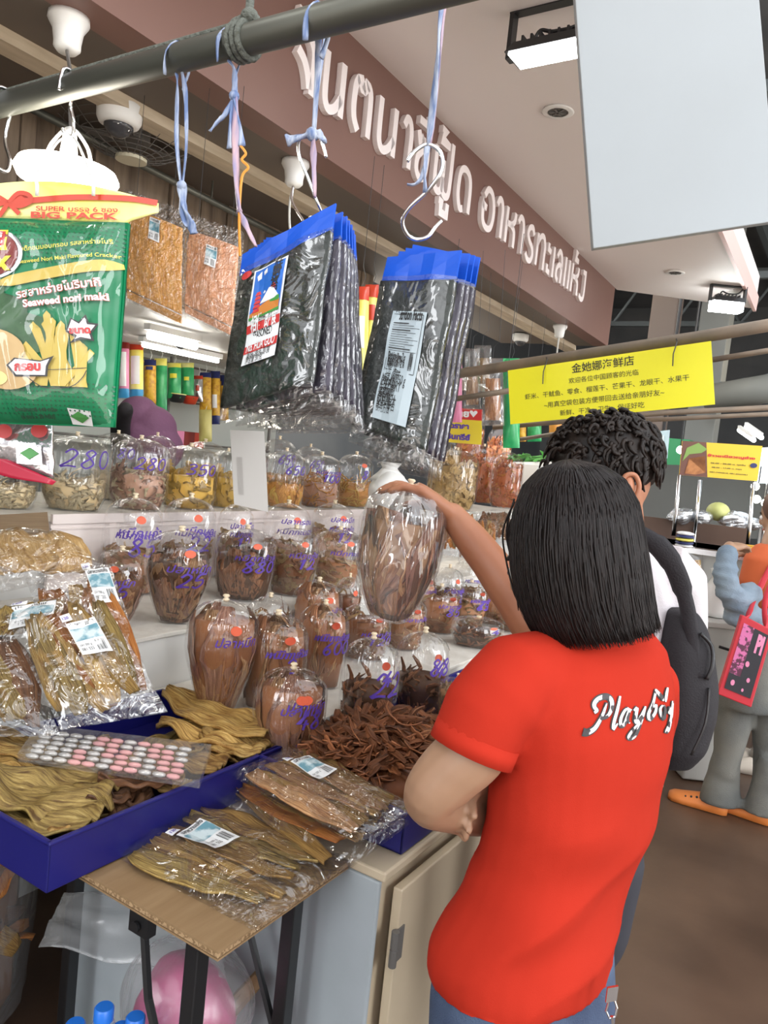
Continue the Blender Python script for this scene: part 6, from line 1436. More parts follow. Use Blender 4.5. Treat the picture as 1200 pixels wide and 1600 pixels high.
def body_ring(pl, pr, d, yaw, ratio=.6, e=2.4, n=26):
    """cross-section of a turned trunk from its outline left and right"""
    a, b = P(*pl, d=d), P(*pr, d=d); c = (a+b)/2; w_ = (b-a).length/2; ps = math.radians(yaw)
    A = w_/math.sqrt(math.cos(ps)**2+(ratio*math.sin(ps))**2)
    Fd = rot_dir(yaw); Ld = V((-Fd.y, Fd.x, 0)); up = ((b-a).normalized()).dot(ZV)
    tilt = lambda v: v+ZV*(v.dot(RV))*up
    return ell(c, tilt(Ld*A), tilt(Fd*A*ratio), n, e)
def limb(m, pts, n=14, k=5):
    """tapered limb through (point, radius) stations with rounded ends"""
    ps = smoothpath([p for p, r in pts], k); rs = []
    for i in range(len(pts)-1):
        for j in range(k): t_ = j/k; t_ = t_*t_*(3-2*t_); rs.append(pts[i][1]*(1-t_)+pts[i+1][1]*t_)
    rs.append(pts[-1][1]); m.tube(ps, rs, n); m.ball(ps[0], rs[0]*.98, 12, 8); m.ball(ps[-1], rs[-1]*.98, 12, 8)
def hand(m, wrist, d, pn, s=1.0, curl=(.35, .45, .5), thumb=1, spread=.16, tcurl=.3):
    """palm, four unequal bent fingers and a thumb from the side of the palm; d = towards the fingers, pn = out of the palm"""
    d = V(d).normalized(); pn = V(pn); pn = (pn-d*pn.dot(d)).normalized(); sd = d.cross(pn)*thumb
    R = []
    for t_, w_, h in ((-.012, .024, .019), (.02, .031, .018), (.05, .040, .0165), (.078, .042, .014), (.092, .038, .010)):
        R.append(ell(V(wrist)+d*t_*s, sd*w_*s, pn*h*s, 16, 2.6))
    m.rings(R)
    for i, (off, L) in enumerate(((.030, .070), (.0105, .080), (-.0095, .074), (-.029, .058))):
        p = V(wrist)+d*.082*s+sd*off*s; q = (d+sd*off*spread*20*.16).normalized(); pts = [(p-d*.02*s, .0098*s)]
        for k, fr in enumerate((.46, .31, .23)):
            c = curl[k]; q2 = (q*math.cos(c)+pn*math.sin(c)).normalized(); p = p+q2*L*fr*s; pts.append((p, (.0092, .0082, .0068)[k]*s)); q = q2
        limb(m, pts, 10, 3)
    p = V(wrist)+d*.022*s+sd*.026*s; q = (d*.55+sd*.75+pn*.35).normalized(); pts = [(p-q*.01*s, .014*s)]
    for L, r in ((.036, .0115), (.030, .0102), (.024, .008)): p = p+q*L*s; pts.append((p, r*s)); q = (q*math.cos(tcurl)+(pn*.5+d*.5).normalized()*math.sin(tcurl)).normalized()
    limb(m, pts, 10, 3)
def head_parts(m, c, f, s=1.0, pitch=0):
    """skull, jaw, nose, ears and neck root; c = middle of the skull, f = where the face looks"""
    f = V(f).normalized(); l = V((-f.y, f.x, 0)).normalized(); u = f.cross(l)*1; u = u if u.z > 0 else -u
    R = Matrix((f, l, u)).transposed()
    m.ball(c, (.095*s, .076*s, .092*s), 22, 14, R); m.ball(V(c)+f*.028*s-u*.052*s, (.066*s, .058*s, .066*s), 18, 12, R); m.ball(V(c)+f*.060*s-u*.098*s, (.028*s, .030*s, .022*s), 14, 8, R)
    m.ball(V(c)+f*.060*s-u*.045*s+l*.030*s, (.026*s, .022*s, .024*s), 12, 8, R); m.ball(V(c)+f*.060*s-u*.045*s-l*.030*s, (.026*s, .022*s, .024*s), 12, 8, R)
    limb(m, [(V(c)+f*.088*s-u*.012*s, .008*s), (V(c)+f*.104*s-u*.040*s, .0105*s), (V(c)+f*.098*s-u*.048*s, .012*s)], 10, 3)
    for k in (-1, 1): m.ball(V(c)-f*.002*s-u*.030*s+l*.076*s*k, (.018*s, .007*s, .031*s), 12, 8, R)
    return R, f, l, u
def face(parent, c, R, f, l, u, s=1.0):
    for k in (-1, 1):
        m = MB(); m.ball(V(c)+f*.083*s-u*.022*s+l*.031*s*k, .0115*s, 12, 8); e = m.build('eye', M_eye, parent, smooth=True)
        m = MB(); m.ball(V(c)+f*.0915*s-u*.022*s+l*.031*s*k, .0055*s, 10, 6); m.build('iris', M_dome, e, smooth=True)
        m = MB(); m.tube([V(c)+f*.088*s-u*.002*s+l*.015*s*k, V(c)+f*.091*s+u*.002*s+l*.032*s*k, V(c)+f*.083*s-u*.002*s+l*.048*s*k], [.0035*s, .004*s, .002*s], 6); m.build('eyebrow', M_hair, parent, smooth=True)
    m = MB(); m.tube(smoothpath([V(c)+f*.081*s-u*.082*s+l*.022*s, V(c)+f*.091*s-u*.079*s, V(c)+f*.081*s-u*.082*s-l*.022*s], 4), [.002*s, .004*s, .005*s, .006*s, .006*s, .006*s, .005*s, .004*s, .002*s], 8); m.build('lips', M_lip, parent, smooth=True)

# ---- woman in the red polo shirt
YW = 38; DW = 1.17
FW = rot_dir(YW); LW = V((-FW.y, FW.x, 0))
wom = thing('person', 'woman in a red polo shirt with lettering, black bob, arms folded, seen from behind', 'person', V((1.10, .36, 0)))
tor = [((806, 1003), (1022, 992), .62), ((778, 1030), (1050, 1025), .58), ((768, 1070), (1060, 1072), .58), ((768, 1130), (1062, 1122), .60), ((768, 1200), (1050, 1195), .62), ((766, 1262), (1032, 1260), .64),
       ((750, 1318), (1014, 1320), .66), ((724, 1370), (994, 1378), .68), ((692, 1420), (972, 1428), .70), ((674, 1455), (967, 1466), .70), ((668, 1480), (968, 1490), .70), ((670, 1500), (968, 1513), .70), ((672, 1505), (967, 1518), .70)]
mb = MB(); R_ = [body_ring(a, b, DW, YW, r) for a, b, r in tor]
top = [body_ring((838, 985), (992, 975), DW, YW, .75), body_ring((858, 978), (970, 970), DW, YW, .85)]
mb.rings(top[::-1]+R_)
shL = P(806, 1062, d=1.085); shM = P(762, 1112, d=1.07); shE = P(737, 1172, d=1.065)
sd_ = (shE-shM).normalized()
mb.tube([P(850, 1050, d=1.12), shL, P(785, 1088, d=1.075), shM, shE-sd_*.012, shE], [.062, .066, .066, .064, .0605, .0595], 20)
shR = P(1008, 1072, d=1.27); mb.tube([P(975, 1055, d=1.24), shR, P(1012, 1120, d=1.34), P(1004, 1165, d=1.38)], [.058, .055, .052, .052], 18)
def wfold(p, n):
    u_ = p.dot(RV); f_ = nz(u_*7+p.z*5, p.z*9-u_*4, 3)*.010
    k = max(0, min(1, (1.28-p.z)/.25)); k2 = max(0, 1-abs(p.z-.92)/.28)
    return f_*(.06+.94*k)+k2*.013*(.5-abs(math.sin(p.z*26-u_*17+2.2*nz(u_*5, p.z*5))))*max(.15, .5+nz(u_*5, p.z*4, 8))
skin('polo_shirt', mb, M_red, wom, .0065, 5, wfold)
ec = lambda c, ax, r, w_, th=.004: None
m = MB(); a1 = sd_.orthogonal().normalized(); a2 = sd_.cross(a1)
R_ = [[shE+sd_*(o_)+a1*math.cos(2*PI*j/26)*r+a2*math.sin(2*PI*j/26)*r for j in range(26)] for o_, r in ((-.024, .0585), (-.024, .0612), (.003, .0610), (.004, .056))]
m.rings(R_, cap=False); m.build('sleeve_cuff', M_red, wom, smooth=True)
nc0 = (P(842, 1003, d=DW)+P(992, 980, d=DW))/2
m = MB(); R_ = []
for k, (h, s_) in enumerate(((-.010, 1.18), (.020, 1.0), (.031, .92), (.027, .86), (.0, .95))):
    c = nc0+ZV*(h+.004)+FW*.008; R_.append([c+LW*math.cos(a)*.078*s_+FW*math.sin(a)*.060*s_+ZV*(-.02*math.sin(a)) for a in [2*PI*j/30 for j in range(30)]])
m.rings(R_, cap=False); m.build('collar', M_red, wom, smooth=True)
m = MB()  # seam of the left sleeve
m.tube(smoothpath([P(801, 1034, d=1.095), P(822, 1080, d=1.075), P(832, 1130, d=1.068), P(833, 1180, d=1.075)], 5), .0014, 5); m.build('sleeve_seam', mat('seam_red', (.50, .022, .008), .8), wom)
# body: head, neck, arms, hands
HC = P(893, 862, d=1.165); FH = (rot_dir(50)-ZV*.28).normalized()
mb = MB(); HR, hf, hl_, hu = head_parts(mb, HC, FH, 1.0)
limb(mb, [(HC-ZV*.05-FW*.02, .056), (P(905, 985, d=1.17), .055), (P(908, 1040, d=1.17), .075)])
mb.rings([body_ring((a[0]+24, a[1]), (b[0]-24, b[1]), DW, YW, r*.9) for a, b, r in tor[1:10]])
elb = P(672, 1246, d=1.085)
limb(mb, [(P(800, 1070, d=1.09), .050), (P(745, 1165, d=1.068), .048), (P(704, 1206, d=1.072), .046), (elb, .039), (P(712, 1262, d=1.155), .038), (P(770, 1276, d=1.25), .031), (P(820, 1270, d=1.32), .027)])
hand(mb, P(825, 1268, d=1.33), RV*.8+HV*.5, -FW, .95, (.3, .4, .4), -1)
# right arm crosses in front; its hand comes out under the left upper arm
wR = P(798, 1216, d=1.215)
limb(mb, [(P(1008, 1075, d=1.28), .046), (P(998, 1180, d=1.38), .042), (P(975, 1262, d=1.42), .038), (P(890, 1240, d=1.36), .036), (wR, .028)])
hand(mb, wR, (P(748, 1246, d=1.165)-wR), RV*.6-HV*.3+ZV*-.2, .98, (.25, .55, .35), 1, tcurl=.1)
skin('body', mb, SK_w, wom, .0048, 3)
face(wom, HC, HR, hf, hl_, hu)
# bob
def bob(parent, rows, d, facing, gap, m_hair, strands, seed, ragged=.02, name='hair', wd=.0045):
    rnd = random.Random(seed); RR = []
    for a, b, dep in rows:
        p, q = P(*a, d=d), P(*b, d=d); RR.append(((p+q)/2, (q-p)/2, HV*dep))
    def hp(phi, t_, o=0):
        x = max(0, min(.9999, t_))*(len(RR)-1); i = int(x); k = x-i
        c, A, B = [RR[i][j]*(1-k)+RR[i+1][j]*k for j in range(3)]
        r = A*math.cos(phi)+B*math.sin(phi); return c+r*(1+o/max(r.length, 1e-4))
    base = math.atan2(rot_dir(facing).dot(HV), rot_dir(facing).dot(RV))
    m = MB()
    def fn(u, v, o): ph = base+gap+(2*PI-2*gap)*u; return hp(ph, v*(.985-ragged+ragged*nz(u*40, seed)), o-.004+.004*nz(u*30, v*2, seed))
    m.shell(fn, .006, 90, 26)
    for k in range(strands):
        ph = base+gap*1.02+(2*PI-2.04*gap)*rnd.random(); o = rnd.uniform(.0, .0014); t1 = rnd.uniform(.93, 1.0)+.02*(rnd.random() < .1); w_ = wd*rnd.uniform(.5, 1.3); t0 = rnd.uniform(0, .35)*rnd.random(); dph = rnd.gauss(0, .06)
        R = []
        for i in range(15):
            t_ = t0+(min(t1, .9995)-t0)*i/14; q = hp(ph+dph*(i/14)**2, t_, o+.0015*math.sin(i*.7+k)); tan = (hp(ph, min(t_+.02, 1))-hp(ph, t_-.02)); 
            nrm = (q-hp(ph, t_, -.05)).normalized(); sd = tan.cross(nrm); sd = sd.normalized() if sd.length > 1e-9 else RV
            ww = w_*(1-.85*(i/14)**4)*(.35+.65*min(1, i/4)); R.append([q+sd*ww, q+nrm*ww*.35, q-sd*ww, q-nrm*ww*.3])
        m.rings(R)
    return m.build(name, m_hair, parent, smooth=True)
rows = [((876, 719), (896, 717), .012), ((840, 732), (940, 727), .055), ((815, 758), (972, 748), .080), ((800, 795), (992, 785), .098), ((794, 840), (1000, 832), .104), ((796, 885), (1008, 878), .106), ((804, 930), (1014, 922), .104), ((818, 965), (1020, 955), .100), ((838, 1000), (1026, 976), .094)]
bob(wom, rows, 1.155, 62, .62, M_hair, 1700, 3, wd=.0022)
m = MB(); rnd = random.Random(6)   # loose strands over the cheek
for k in range(16):
    x = rnd.uniform(790, 830); pts = [P(x+rnd.uniform(5, 30), 770+rnd.uniform(0, 15), d=1.17), P(x-rnd.uniform(0, 8), 830, d=1.18), P(x+rnd.uniform(-4, 12), 880, d=1.18), P(x+rnd.uniform(5, 30), 935+rnd.uniform(-15, 20), d=1.175)]
    m.tube(smoothpath(pts, 5), [.0016]*15+[.0006], 5)
m.build('loose_hair', M_hair, wom, smooth=True)
# jeans, shoes
mb = MB(); mb.rings([body_ring((684, 1480), (960, 1490), DW, YW, .70), body_ring((676, 1530), (962, 1545), DW, YW, .70), body_ring((674, 1580), (962, 1596), DW, YW, .70), body_ring((678, 1640), (952, 1655), DW, YW, .68)])
hip = (P(678, 1640, d=DW)+P(952, 1655, d=DW))/2
LEG = []
for k in (1, -1):
    a = hip+LW*.075*k+ZV*.06; kn = V((hip.x, hip.y, .44))+LW*.08*k+FW*.02; an_ = V((hip.x, hip.y, .09))+LW*.085*k-FW*.01; LEG.append(an_)
    limb(mb, [(a, .088), (V((hip.x, hip.y, .60))+LW*.08*k, .078), (kn, .060), (kn-ZV*.14-FW*.015, .057), (an_, .047)], 16)
skin('jeans', mb, M_jean, wom, .009, 4)
m = MB(); m.tube(smoothpath([P(730, 1570, d=1.075), P(726, 1590, d=1.07), P(722, 1610, d=1.07)], 4), .0015, 5); m.build('jeans_seam', M_navy, wom)
M_shoe = mat('shoe_dark', (.03, .03, .035), .5)
def shoe(parent, an_, f, mt, L=.25, name='shoe', w_=.046):
    f = V((f.x, f.y, 0)).normalized(); l = V((-f.y, f.x, 0)); c = V((an_.x, an_.y, 0))
    mb = MB(); R = []
    for t_, ww, h in ((-.30, .60, .045), (-.24, .85, .075), (-.05, .95, .085), (.2, 1.0, .065), (.45, 1.08, .05), (.62, .95, .042), (.70, .55, .03)):
        R.append([c+f*t_*L+l*ww*w_*x+ZV*(.003+h*max(0, y)) for x, y in [(math.cos(a), math.sin(a)*.98+.02 if math.sin(a) > 0 else 0) for a in [2*PI*j/14 for j in range(14)]]])
    mb.rings(R); return mb.build(name, mt, parent, smooth=True)
for an_ in LEG: shoe(wom, an_, FW, M_shoe)
# hanging clip at the hip
m = MB(); c = P(955, 1552, d=1.06)
m.shell(quad(P(946, 1566, d=1.05), P(963, 1562, d=1.05), P(966, 1540, d=1.05), P(949, 1543, d=1.05)), .004, 1, 1); o = m.build('strap_clip', M_chrome, wom)
m = MB(); m.tube([P(951, 1566, d=1.05), P(947, 1580, d=1.05), P(952, 1591, d=1.05), P(961, 1588, d=1.05), P(964, 1575, d=1.05), P(960, 1563, d=1.05)], .0016, 6); m.tube([P(956, 1588, d=1.05), P(957, 1600, d=1.05), P(957, 1620, d=1.05)], .0025, 6); m.build('clip_loop', M_chrome, o)
# lettering on the back of the shirt: thick brush strokes with a dark outline, laid on the cloth
bpy.context.view_layer.update()
from mathutils.bvhtree import BVHTree
shirt = [o for o in wom.children if o.name.startswith('polo_shirt')][0]
bm = bmesh.new(); bm.from_mesh(shirt.data); tree = BVHTree.FromBMesh(bm)
def on_shirt(px, py, o=0):
    r = ray(px, py).normalized(); h = tree.ray_cast(CAM, r)
    if h[0] is None: h = tree.find_nearest(P(px, py, d=1.1))
    return h[0]+h[1]*(.0012+o)
M_cow = mat('cow_print', (.74, .70, .70), .5, col2=(.03, .025, .03), ns=70, detail=1, lo=.54, hi=.58)
Z = lambda x, y: (880+x/6.35, 1040+y/6)
BR = [[(300, 440), (325, 420), (300, 385), (305, 345), (350, 305), (420, 290), (465, 320), (472, 390), (440, 460), (390, 490), (360, 475)], [(420, 345), (395, 430), (350, 520), (300, 590), (235, 625), (190, 620)],
      [(555, 285), (530, 400), (490, 540), (490, 590), (530, 540)], [(640, 400), (600, 420), (560, 500), (565, 560), (600, 540), (650, 400), (630, 500), (650, 540)],
      [(690, 420), (720, 400), (705, 500), (720, 530), (760, 470), (805, 380)], [(805, 380), (770, 500), (710, 640), (660, 680), (640, 660), (690, 590), (780, 500)],
      [(910, 220), (880, 350), (835, 450), (850, 500), (900, 440), (910, 370), (880, 390)], [(905, 225), (960, 290), (985, 330)], [(1025, 205), (1010, 280), (1005, 340)], [(975, 370), (950, 410), (965, 470), (990, 490), (1000, 400), (985, 370)],
      [(1040, 380), (1045, 450), (1080, 350)], [(1075, 330), (1060, 480), (1030, 600), (1010, 610), (1050, 520)]]
def brush(m, wx, lift):
    for k, s_ in enumerate(BR):
        pts = [Z(p.x, p.y) for p in smoothpath(s_, 4)]
        stroke(m, pts, wx*(1.25 if k in (0, 1) else .95 if k < 8 else .85), on_shirt, lift, 0, lambda t_: .55+.75*math.sin(PI*min(1, t_*.9+.1)) if k != 1 else .6+1.1*t_)
m = MB(); brush(m, 6.6, 0); lo_ = m.build('back_lettering', M_print, wom)
m = MB(); brush(m, 4.0, .0009); m.build('cow_pattern', M_cow, lo_)
bm.free()

# ---- man in the white shirt, reaching with his left arm
YM = 35; DM = 1.56
FM = rot_dir(YM); LM = V((-FM.y, FM.x, 0))
man = thing('person', 'curly haired man in a white shirt with dark backpack, lifting a bag of squid', 'person', V((1.6, .33, 0)))
M_wshirt = mat('shirt_white', (.62, .58, .60), .8, bump=.15, bs=300); M_darkcl = mat('dark_cloth', (.011, .009, .012), .75, bump=.2, bs=300); M_trou = mat('trousers_dark', (.03, .03, .04), .8)
mt_ = [((900, 850), (1010, 835), .8), ((868, 872), (1046, 858), .62), ((852, 910), (1066, 905), .58), ((850, 960), (1074, 960), .58), ((850, 1030), (1066, 1034), .60), ((842, 1110), (1046, 1120), .62), ((832, 1190), (1032, 1200), .64), ((826, 1260), (1024, 1270), .64)]
mb = MB(); mb.rings([body_ring(a, b, DM, YM, r) for a, b, r in mt_])
sL = P(878, 892, d=1.55); eL = P(842, 985, d=1.415)
mb.tube([P(915, 885, d=1.56), sL, P(868, 920, d=1.51), P(858, 945, d=1.475)], [.062, .064, .060, .057], 18)
mb.tube([P(1030, 880, d=1.57), P(1056, 910, d=1.58), P(1062, 980, d=1.62), P(1058, 1020, d=1.65)], [.058, .062, .056, .055], 18)
skin('white_shirt', mb, M_wshirt, man, .0075, 4, lambda p, n: .004*nz(p.dot(RV)*9, p.z*7, 2))
HM = P(940, 745, d=1.50); FHM = (rot_dir(96)-ZV*.30).normalized()
mb = MB(); HR, hf, hl_, hu = head_parts(mb, HM, FHM, 1.02)
limb(mb, [(HM-ZV*.05-FM*.03, .058), (P(962, 826, d=1.545), .056), (P(958, 875, d=1.56), .07)])
mb.rings([body_ring((a[0]+20, a[1]), (b[0]-20, b[1]), DM, YM, r*.9) for a, b, r in mt_[2:]])
wr_ = P(707, 806, d=1.445)
limb(mb, [(sL, .048), (P(856, 950, d=1.47), .045), (eL, .043), (P(800, 925, d=1.42), .041), (P(752, 862, d=1.435), .034), (wr_, .0255)], 16)
pinch = P(632, 768, d=1.45)
hand(mb, wr_, (P(652, 762, d=1.44)-wr_), -ZV-RV*.1, .98, (.45, .55, .45), -1, tcurl=.45)
limb(mb, [(P(1056, 915, d=1.58), .047), (P(1052, 1040, d=1.68), .043), (P(1035, 1120, d=1.80), .036), (P(1000, 1100, d=1.95), .028)])
hand(mb, P(998, 1098, d=1.96), FM, -ZV, .98, (.3, .4, .4), 1)
skin('body', mb, SK_m, man, .0048, 3)
face(man, HM, HR, hf, hl_, hu)
m = MB()   # outer rim of the right ear
ce = P(982, 768, d=1.385); m.tube(smoothpath([ce+ZV*-.030-RV*.004, ce+RV*.012+ZV*-.014, ce+RV*.018+ZV*.010, ce+RV*.008+ZV*.030, ce-RV*.008+ZV*.028, ce-RV*.014+ZV*.012], 5), .0046, 8); m.ball(ce+HV*.006, (.016, .012, .030), 12, 8); m.ball(ce-ZV*.026-RV*.004, (.009, .007, .010), 10, 6); m.tube([ce+HV*.01, ce+HV*.05], .012, 8); m.build('ear', SK_m, man, smooth=True)
# curly hair: cap plus many curls
rnd = random.Random(12); m = MB(); mbc = MB(); hc = HM+ZV*.034-hf*.006
Rh = Matrix((hf, hl_, hu)).transposed()
mbc.ball(hc, (.108, .090, .086), 26, 16, Rh); mbc.v = [tuple(V(p)+(V(p)-hc)*.10*nz(p[0]*40, p[1]*40, p[2]*40)) for p in mbc.v]
m = mbc
for k in range(420):
    a = rnd.uniform(0, 2*PI); z = rnd.uniform(-.55, 1); r = math.sqrt(max(0, 1-z*z)); dv = V((r*math.cos(a), r*math.sin(a), z))
    if dv.x > .45 and z < .25: continue
    if z < -.42: continue
    top_ = max(0, z); q = hc+Rh @ V((dv.x*.108, dv.y*.092, dv.z*.086)); n_ = (Rh @ dv).normalized(); t1 = n_.orthogonal().normalized(); t2 = n_.cross(t1); ph = rnd.uniform(0, 6); L = (.007+.014*top_+.008*max(0, dv.x))*rnd.uniform(.7, 1.5); pts = []
    for i in range(8): b = ph+i*.9; pts.append(q+n_*(L*i/5-.003)*(1-.05*i)+(t1*math.cos(b)+t2*math.sin(b))*.0075*(.4+.6*i/7)-ZV*.0006*i*i*(1-top_*.5))
    m.tube(pts, [.0042, .0045, .0045, .0044, .004, .0036, .003, .0015], 5)
m.build('hair', M_hairb, man, smooth=True)
mb = MB(); mb.rings([body_ring((830, 1225), (1026, 1240), DM, YM, .66), body_ring((818, 1300), (1012, 1310), DM, YM, .68), body_ring((810, 1360), (1000, 1372), DM, YM, .66)])
hip = (P(810, 1360, d=DM)+P(1000, 1372, d=DM))/2; LEGM = []
for k in (1, -1):
    kn = V((hip.x, hip.y, .46))+LM*.06*k+FM*.02; an_ = V((hip.x, hip.y, .09))+LM*.06*k-FM*.01; LEGM.append(an_)
    limb(mb, [(hip+LM*.06*k+ZV*.03, .090), (V((hip.x, hip.y, .62))+LM*.062*k, .078), (kn, .060), (an_, .052)], 16)
skin('trousers', mb, M_trou, man, .009, 4)
for an_ in LEGM: shoe(man, an_, FM, M_shoe, .27)
# backpack: strap over the right shoulder and a hanging body
bp = thing('backpack', 'dark backpack slung low on the back of the man in the white shirt', 'backpack', P(1075, 1080, d=1.5))
def surf_pt(px, py, d): return P(px, py, d=d)
m = MB(); ctr = [(1000, 834), (1026, 850), (1052, 884), (1069, 930), (1080, 985), (1086, 1060)]; dd = [1.45, 1.44, 1.44, 1.45, 1.45, 1.44]; ww = [.016, .020, .018, .014, .014, .018]
cp = smoothpath([P(*a, d=b) for a, b in zip(ctr, dd)], 5); R = []
for i, p in enumerate(cp):
    t_ = (cp[min(i+1, len(cp)-1)]-cp[max(i-1, 0)]).normalized(); n_ = (CAM-p).normalized(); s_ = t_.cross(n_).normalized(); w_ = ww[min(5, i//5)]
    R.append([p+s_*w_, p+n_*.006+s_*w_*.6, p+n_*.006-s_*w_*.6, p-s_*w_, p-n_*.006-s_*w_*.6, p-n_*.006+s_*w_*.6])
m.rings(R); m.build('shoulder_strap', M_darkcl, bp, smooth=True)
mb = MB(); mb.rings([ell((P(a, y, d=1.50)+P(b, y+4, d=1.50))/2, (P(b, y+4, d=1.50)-P(a, y, d=1.50))/2, HV*h, 22, 2.6) for a, b, y, h in ((1046, 1086, 950, .03), (1035, 1100, 975, .05), (1026, 1109, 1010, .065), (1018, 1114, 1060, .07), (1014, 1112, 1110, .072), (1012, 1098, 1160, .065), (1016, 1075, 1192, .04))])
skin('pack_body', mb, M_darkcl, bp, .008, 5, lambda p, n: .004*nz(p.dot(RV)*8, p.z*8, 5))
m = MB(); m.tube(smoothpath([P(1095, 990, d=1.44), P(1112, 1010, d=1.44), P(1113, 1040, d=1.43), P(1104, 1062, d=1.43)], 4), .004, 6); m.tube(smoothpath([P(1108, 1075, d=1.43), P(1102, 1130, d=1.42), P(1080, 1180, d=1.42)], 4), .0025, 5); m.build('webbing', M_black, bp, smooth=True)
bt = thing('backpack_tab', 'x', 'x') if False else None

# ---- the lifted bag
LB = bag_proto('gusset', .085, .25, 77, 'squid', .80, [F_mauve, F_squid, F_dark, F_squidp], dense=1.2, film_=film('lifted_film', gloss=.13, edge=.6, rough=.06, milk=.05, bump=.9, bs=18, stretch=(1, 1, .3)))
q = P(606, 962, d=1.46); tp = P(640, 770, d=1.45); ax = tp-q
rt = put_bag(LB, q, 'clear bag of dark dried squid held up by the raised hand', ['หมึก', '2'], rz=RZ, s=1.04, sz=ax.length/.25*1.06, wt=.45)
rt.rotation_mode = 'QUATERNION'; rt.rotation_quaternion = ax.to_track_quat('Z', 'Y') @ Matrix.Rotation(-.4, 3, 'Z').to_quaternion()
m = MB(); r2 = tp-ZV*.03
m.rings([[p+RV*math.cos(2*PI*j/16)*a*(1+.25*math.sin(j*3))+HV*math.sin(2*PI*j/16)*a*.6 for j in range(16)] for p, a in ((r2-ax.normalized()*.04+RV*.02, .05), (r2+RV*.005, .035), (tp+ZV*.0, .016), (tp+ZV*.012-RV*.006, .022))], cap=False)
nk = m.build('gathered_neck', MATS['lifted_film'], None, smooth=True); bpy.context.view_layer.update(); nk.parent = rt; nk.matrix_parent_inverse = rt.matrix_world.inverted()

# ---- woman in flared jeans at the far right
DD = 3.66; YD = 35
jw = thing('person', 'woman in flared grey jeans, denim jacket sleeves and orange top at the food cart', 'person', P(1165, 1270, z=0))
M_den = mat('denim_blue', (.12, .17, .23), .8, col2=(.22, .28, .34), ns=6, bump=.3, bs=200); M_jg = mat('jeans_grey', (.10, .105, .10), .8, col2=(.17, .165, .145), ns=4, bump=.3, bs=200); M_otop = mat('orange_top', (.52, .10, .025), .8); M_croc = mat('clog_orange', (.72, .22, .05), .5)
def PD(x, y, d=DD): return P(x, y, d=d)
mb = MB(); mb.rings([body_ring((1158, 975), (1246, 985), DD, YD, .7), body_ring((1140, 1030), (1240, 1040), DD, YD, .75), body_ring((1128, 1075), (1232, 1085), DD, YD, .75), body_ring((1126, 1100), (1225, 1108), DD, YD, .7)])
f1, f2 = P(1122, 1268, z=.0), P(1192, 1284, z=.0)
limb(mb, [(PD(1152, 1085), .088), (PD(1146, 1130), .080), (PD(1136, 1180), .066), (f1+ZV*.20, .072)], 16); mb.rings([ell(f1+ZV*z, RV*a, HV*a*.8, 20, 2) for z, a in ((.32, .062), (.20, .074), (.10, .090), (.045, .098))])
limb(mb, [(PD(1204, 1092), .088), (PD(1202, 1140), .080), (PD(1200, 1185), .066), (f2+ZV*.20, .072)], 16); mb.rings([ell(f2+ZV*z, RV*a, HV*a*.8, 20, 2) for z, a in ((.32, .062), (.20, .074), (.10, .090), (.045, .098))])
skin('jeans', mb, M_jg, jw, .012, 3, lambda p, n: .006*nz(p.dot(RV)*6, p.z*12, 2))
mb = MB(); mb.rings([body_ring((1182, 850), (1222, 850), DD, YD, .8), body_ring((1160, 868), (1252, 872), DD, YD, .6), body_ring((1152, 905), (1256, 910), DD, YD, .62), body_ring((1156, 950), (1250, 960), DD, YD, .65), body_ring((1154, 992), (1246, 1000), DD, YD, .68)])
skin('orange_top', mb, M_otop, jw, .011, 3)
mb = MB(); limb(mb, [(PD(1172, 925, 3.48), .054), (PD(1158, 945, 3.44), .060), (PD(1140, 925, 3.40), .056), (PD(1133, 896, 3.40), .050), (PD(1136, 866, 3.42), .046)], 14); limb(mb, [(PD(1150, 960, 3.45), .06), (PD(1190, 972, 3.48), .065), (PD(1225, 965, 3.5), .06)], 14)
skin('denim_jacket', mb, M_den, jw, .011, 3, lambda p, n: .010*nz(p.dot(RV)*10, p.z*34, 4)+.004*nz(p.dot(RV)*40, p.z*60, 1))
mb = MB(); limb(mb, [(PD(1250, 910, 3.75), .062), (PD(1230, 940, 3.85), .060), (PD(1190, 890, 3.95), .048)], 14); skin('denim_sleeve', mb, M_den, jw, .011, 3)
hd = PD(1222, 800, 3.72); mb = MB(); HR, hf, hl_, hu = head_parts(mb, hd, rot_dir(40)-ZV*.2, 1.0); limb(mb, [(hd-ZV*.05, .055), (PD(1206, 862, 3.68), .058)])
mb.rings([body_ring((a+8, y), (b-8, y), DD, YD, .55) for a, b, y in ((1160, 1252, 875), (1155, 1252, 920), (1160, 1245, 985))])
limb(mb, [(PD(1134, 872, 3.42), .040), (PD(1140, 855, 3.45), .028)]); hand(mb, PD(1139, 858, 3.45), RV*.8+ZV*.25+HV*.5, -ZV, .95, (.5, .6, .5), 1)
limb(mb, [(PD(1190, 890, 3.95), .036), (PD(1172, 868, 3.85), .027)]); hand(mb, PD(1170, 866, 3.84), -RV*.9-HV*.3, -ZV, .95, (.5, .6, .5), 1)
skin('body', mb, SK_w, jw, .0065, 2); face(jw, hd, HR, hf, hl_, hu)
m = MB(); m.ball(hd+ZV*.02-hf*.02, (.11, .10, .11), 18, 12, HR); m.ball(hd-hf*.05-ZV*.10, (.07, .09, .15), 16, 10, HR); m.build('hair', mat('hair_auburn', (.10, .04, .02), .5), jw, smooth=True)
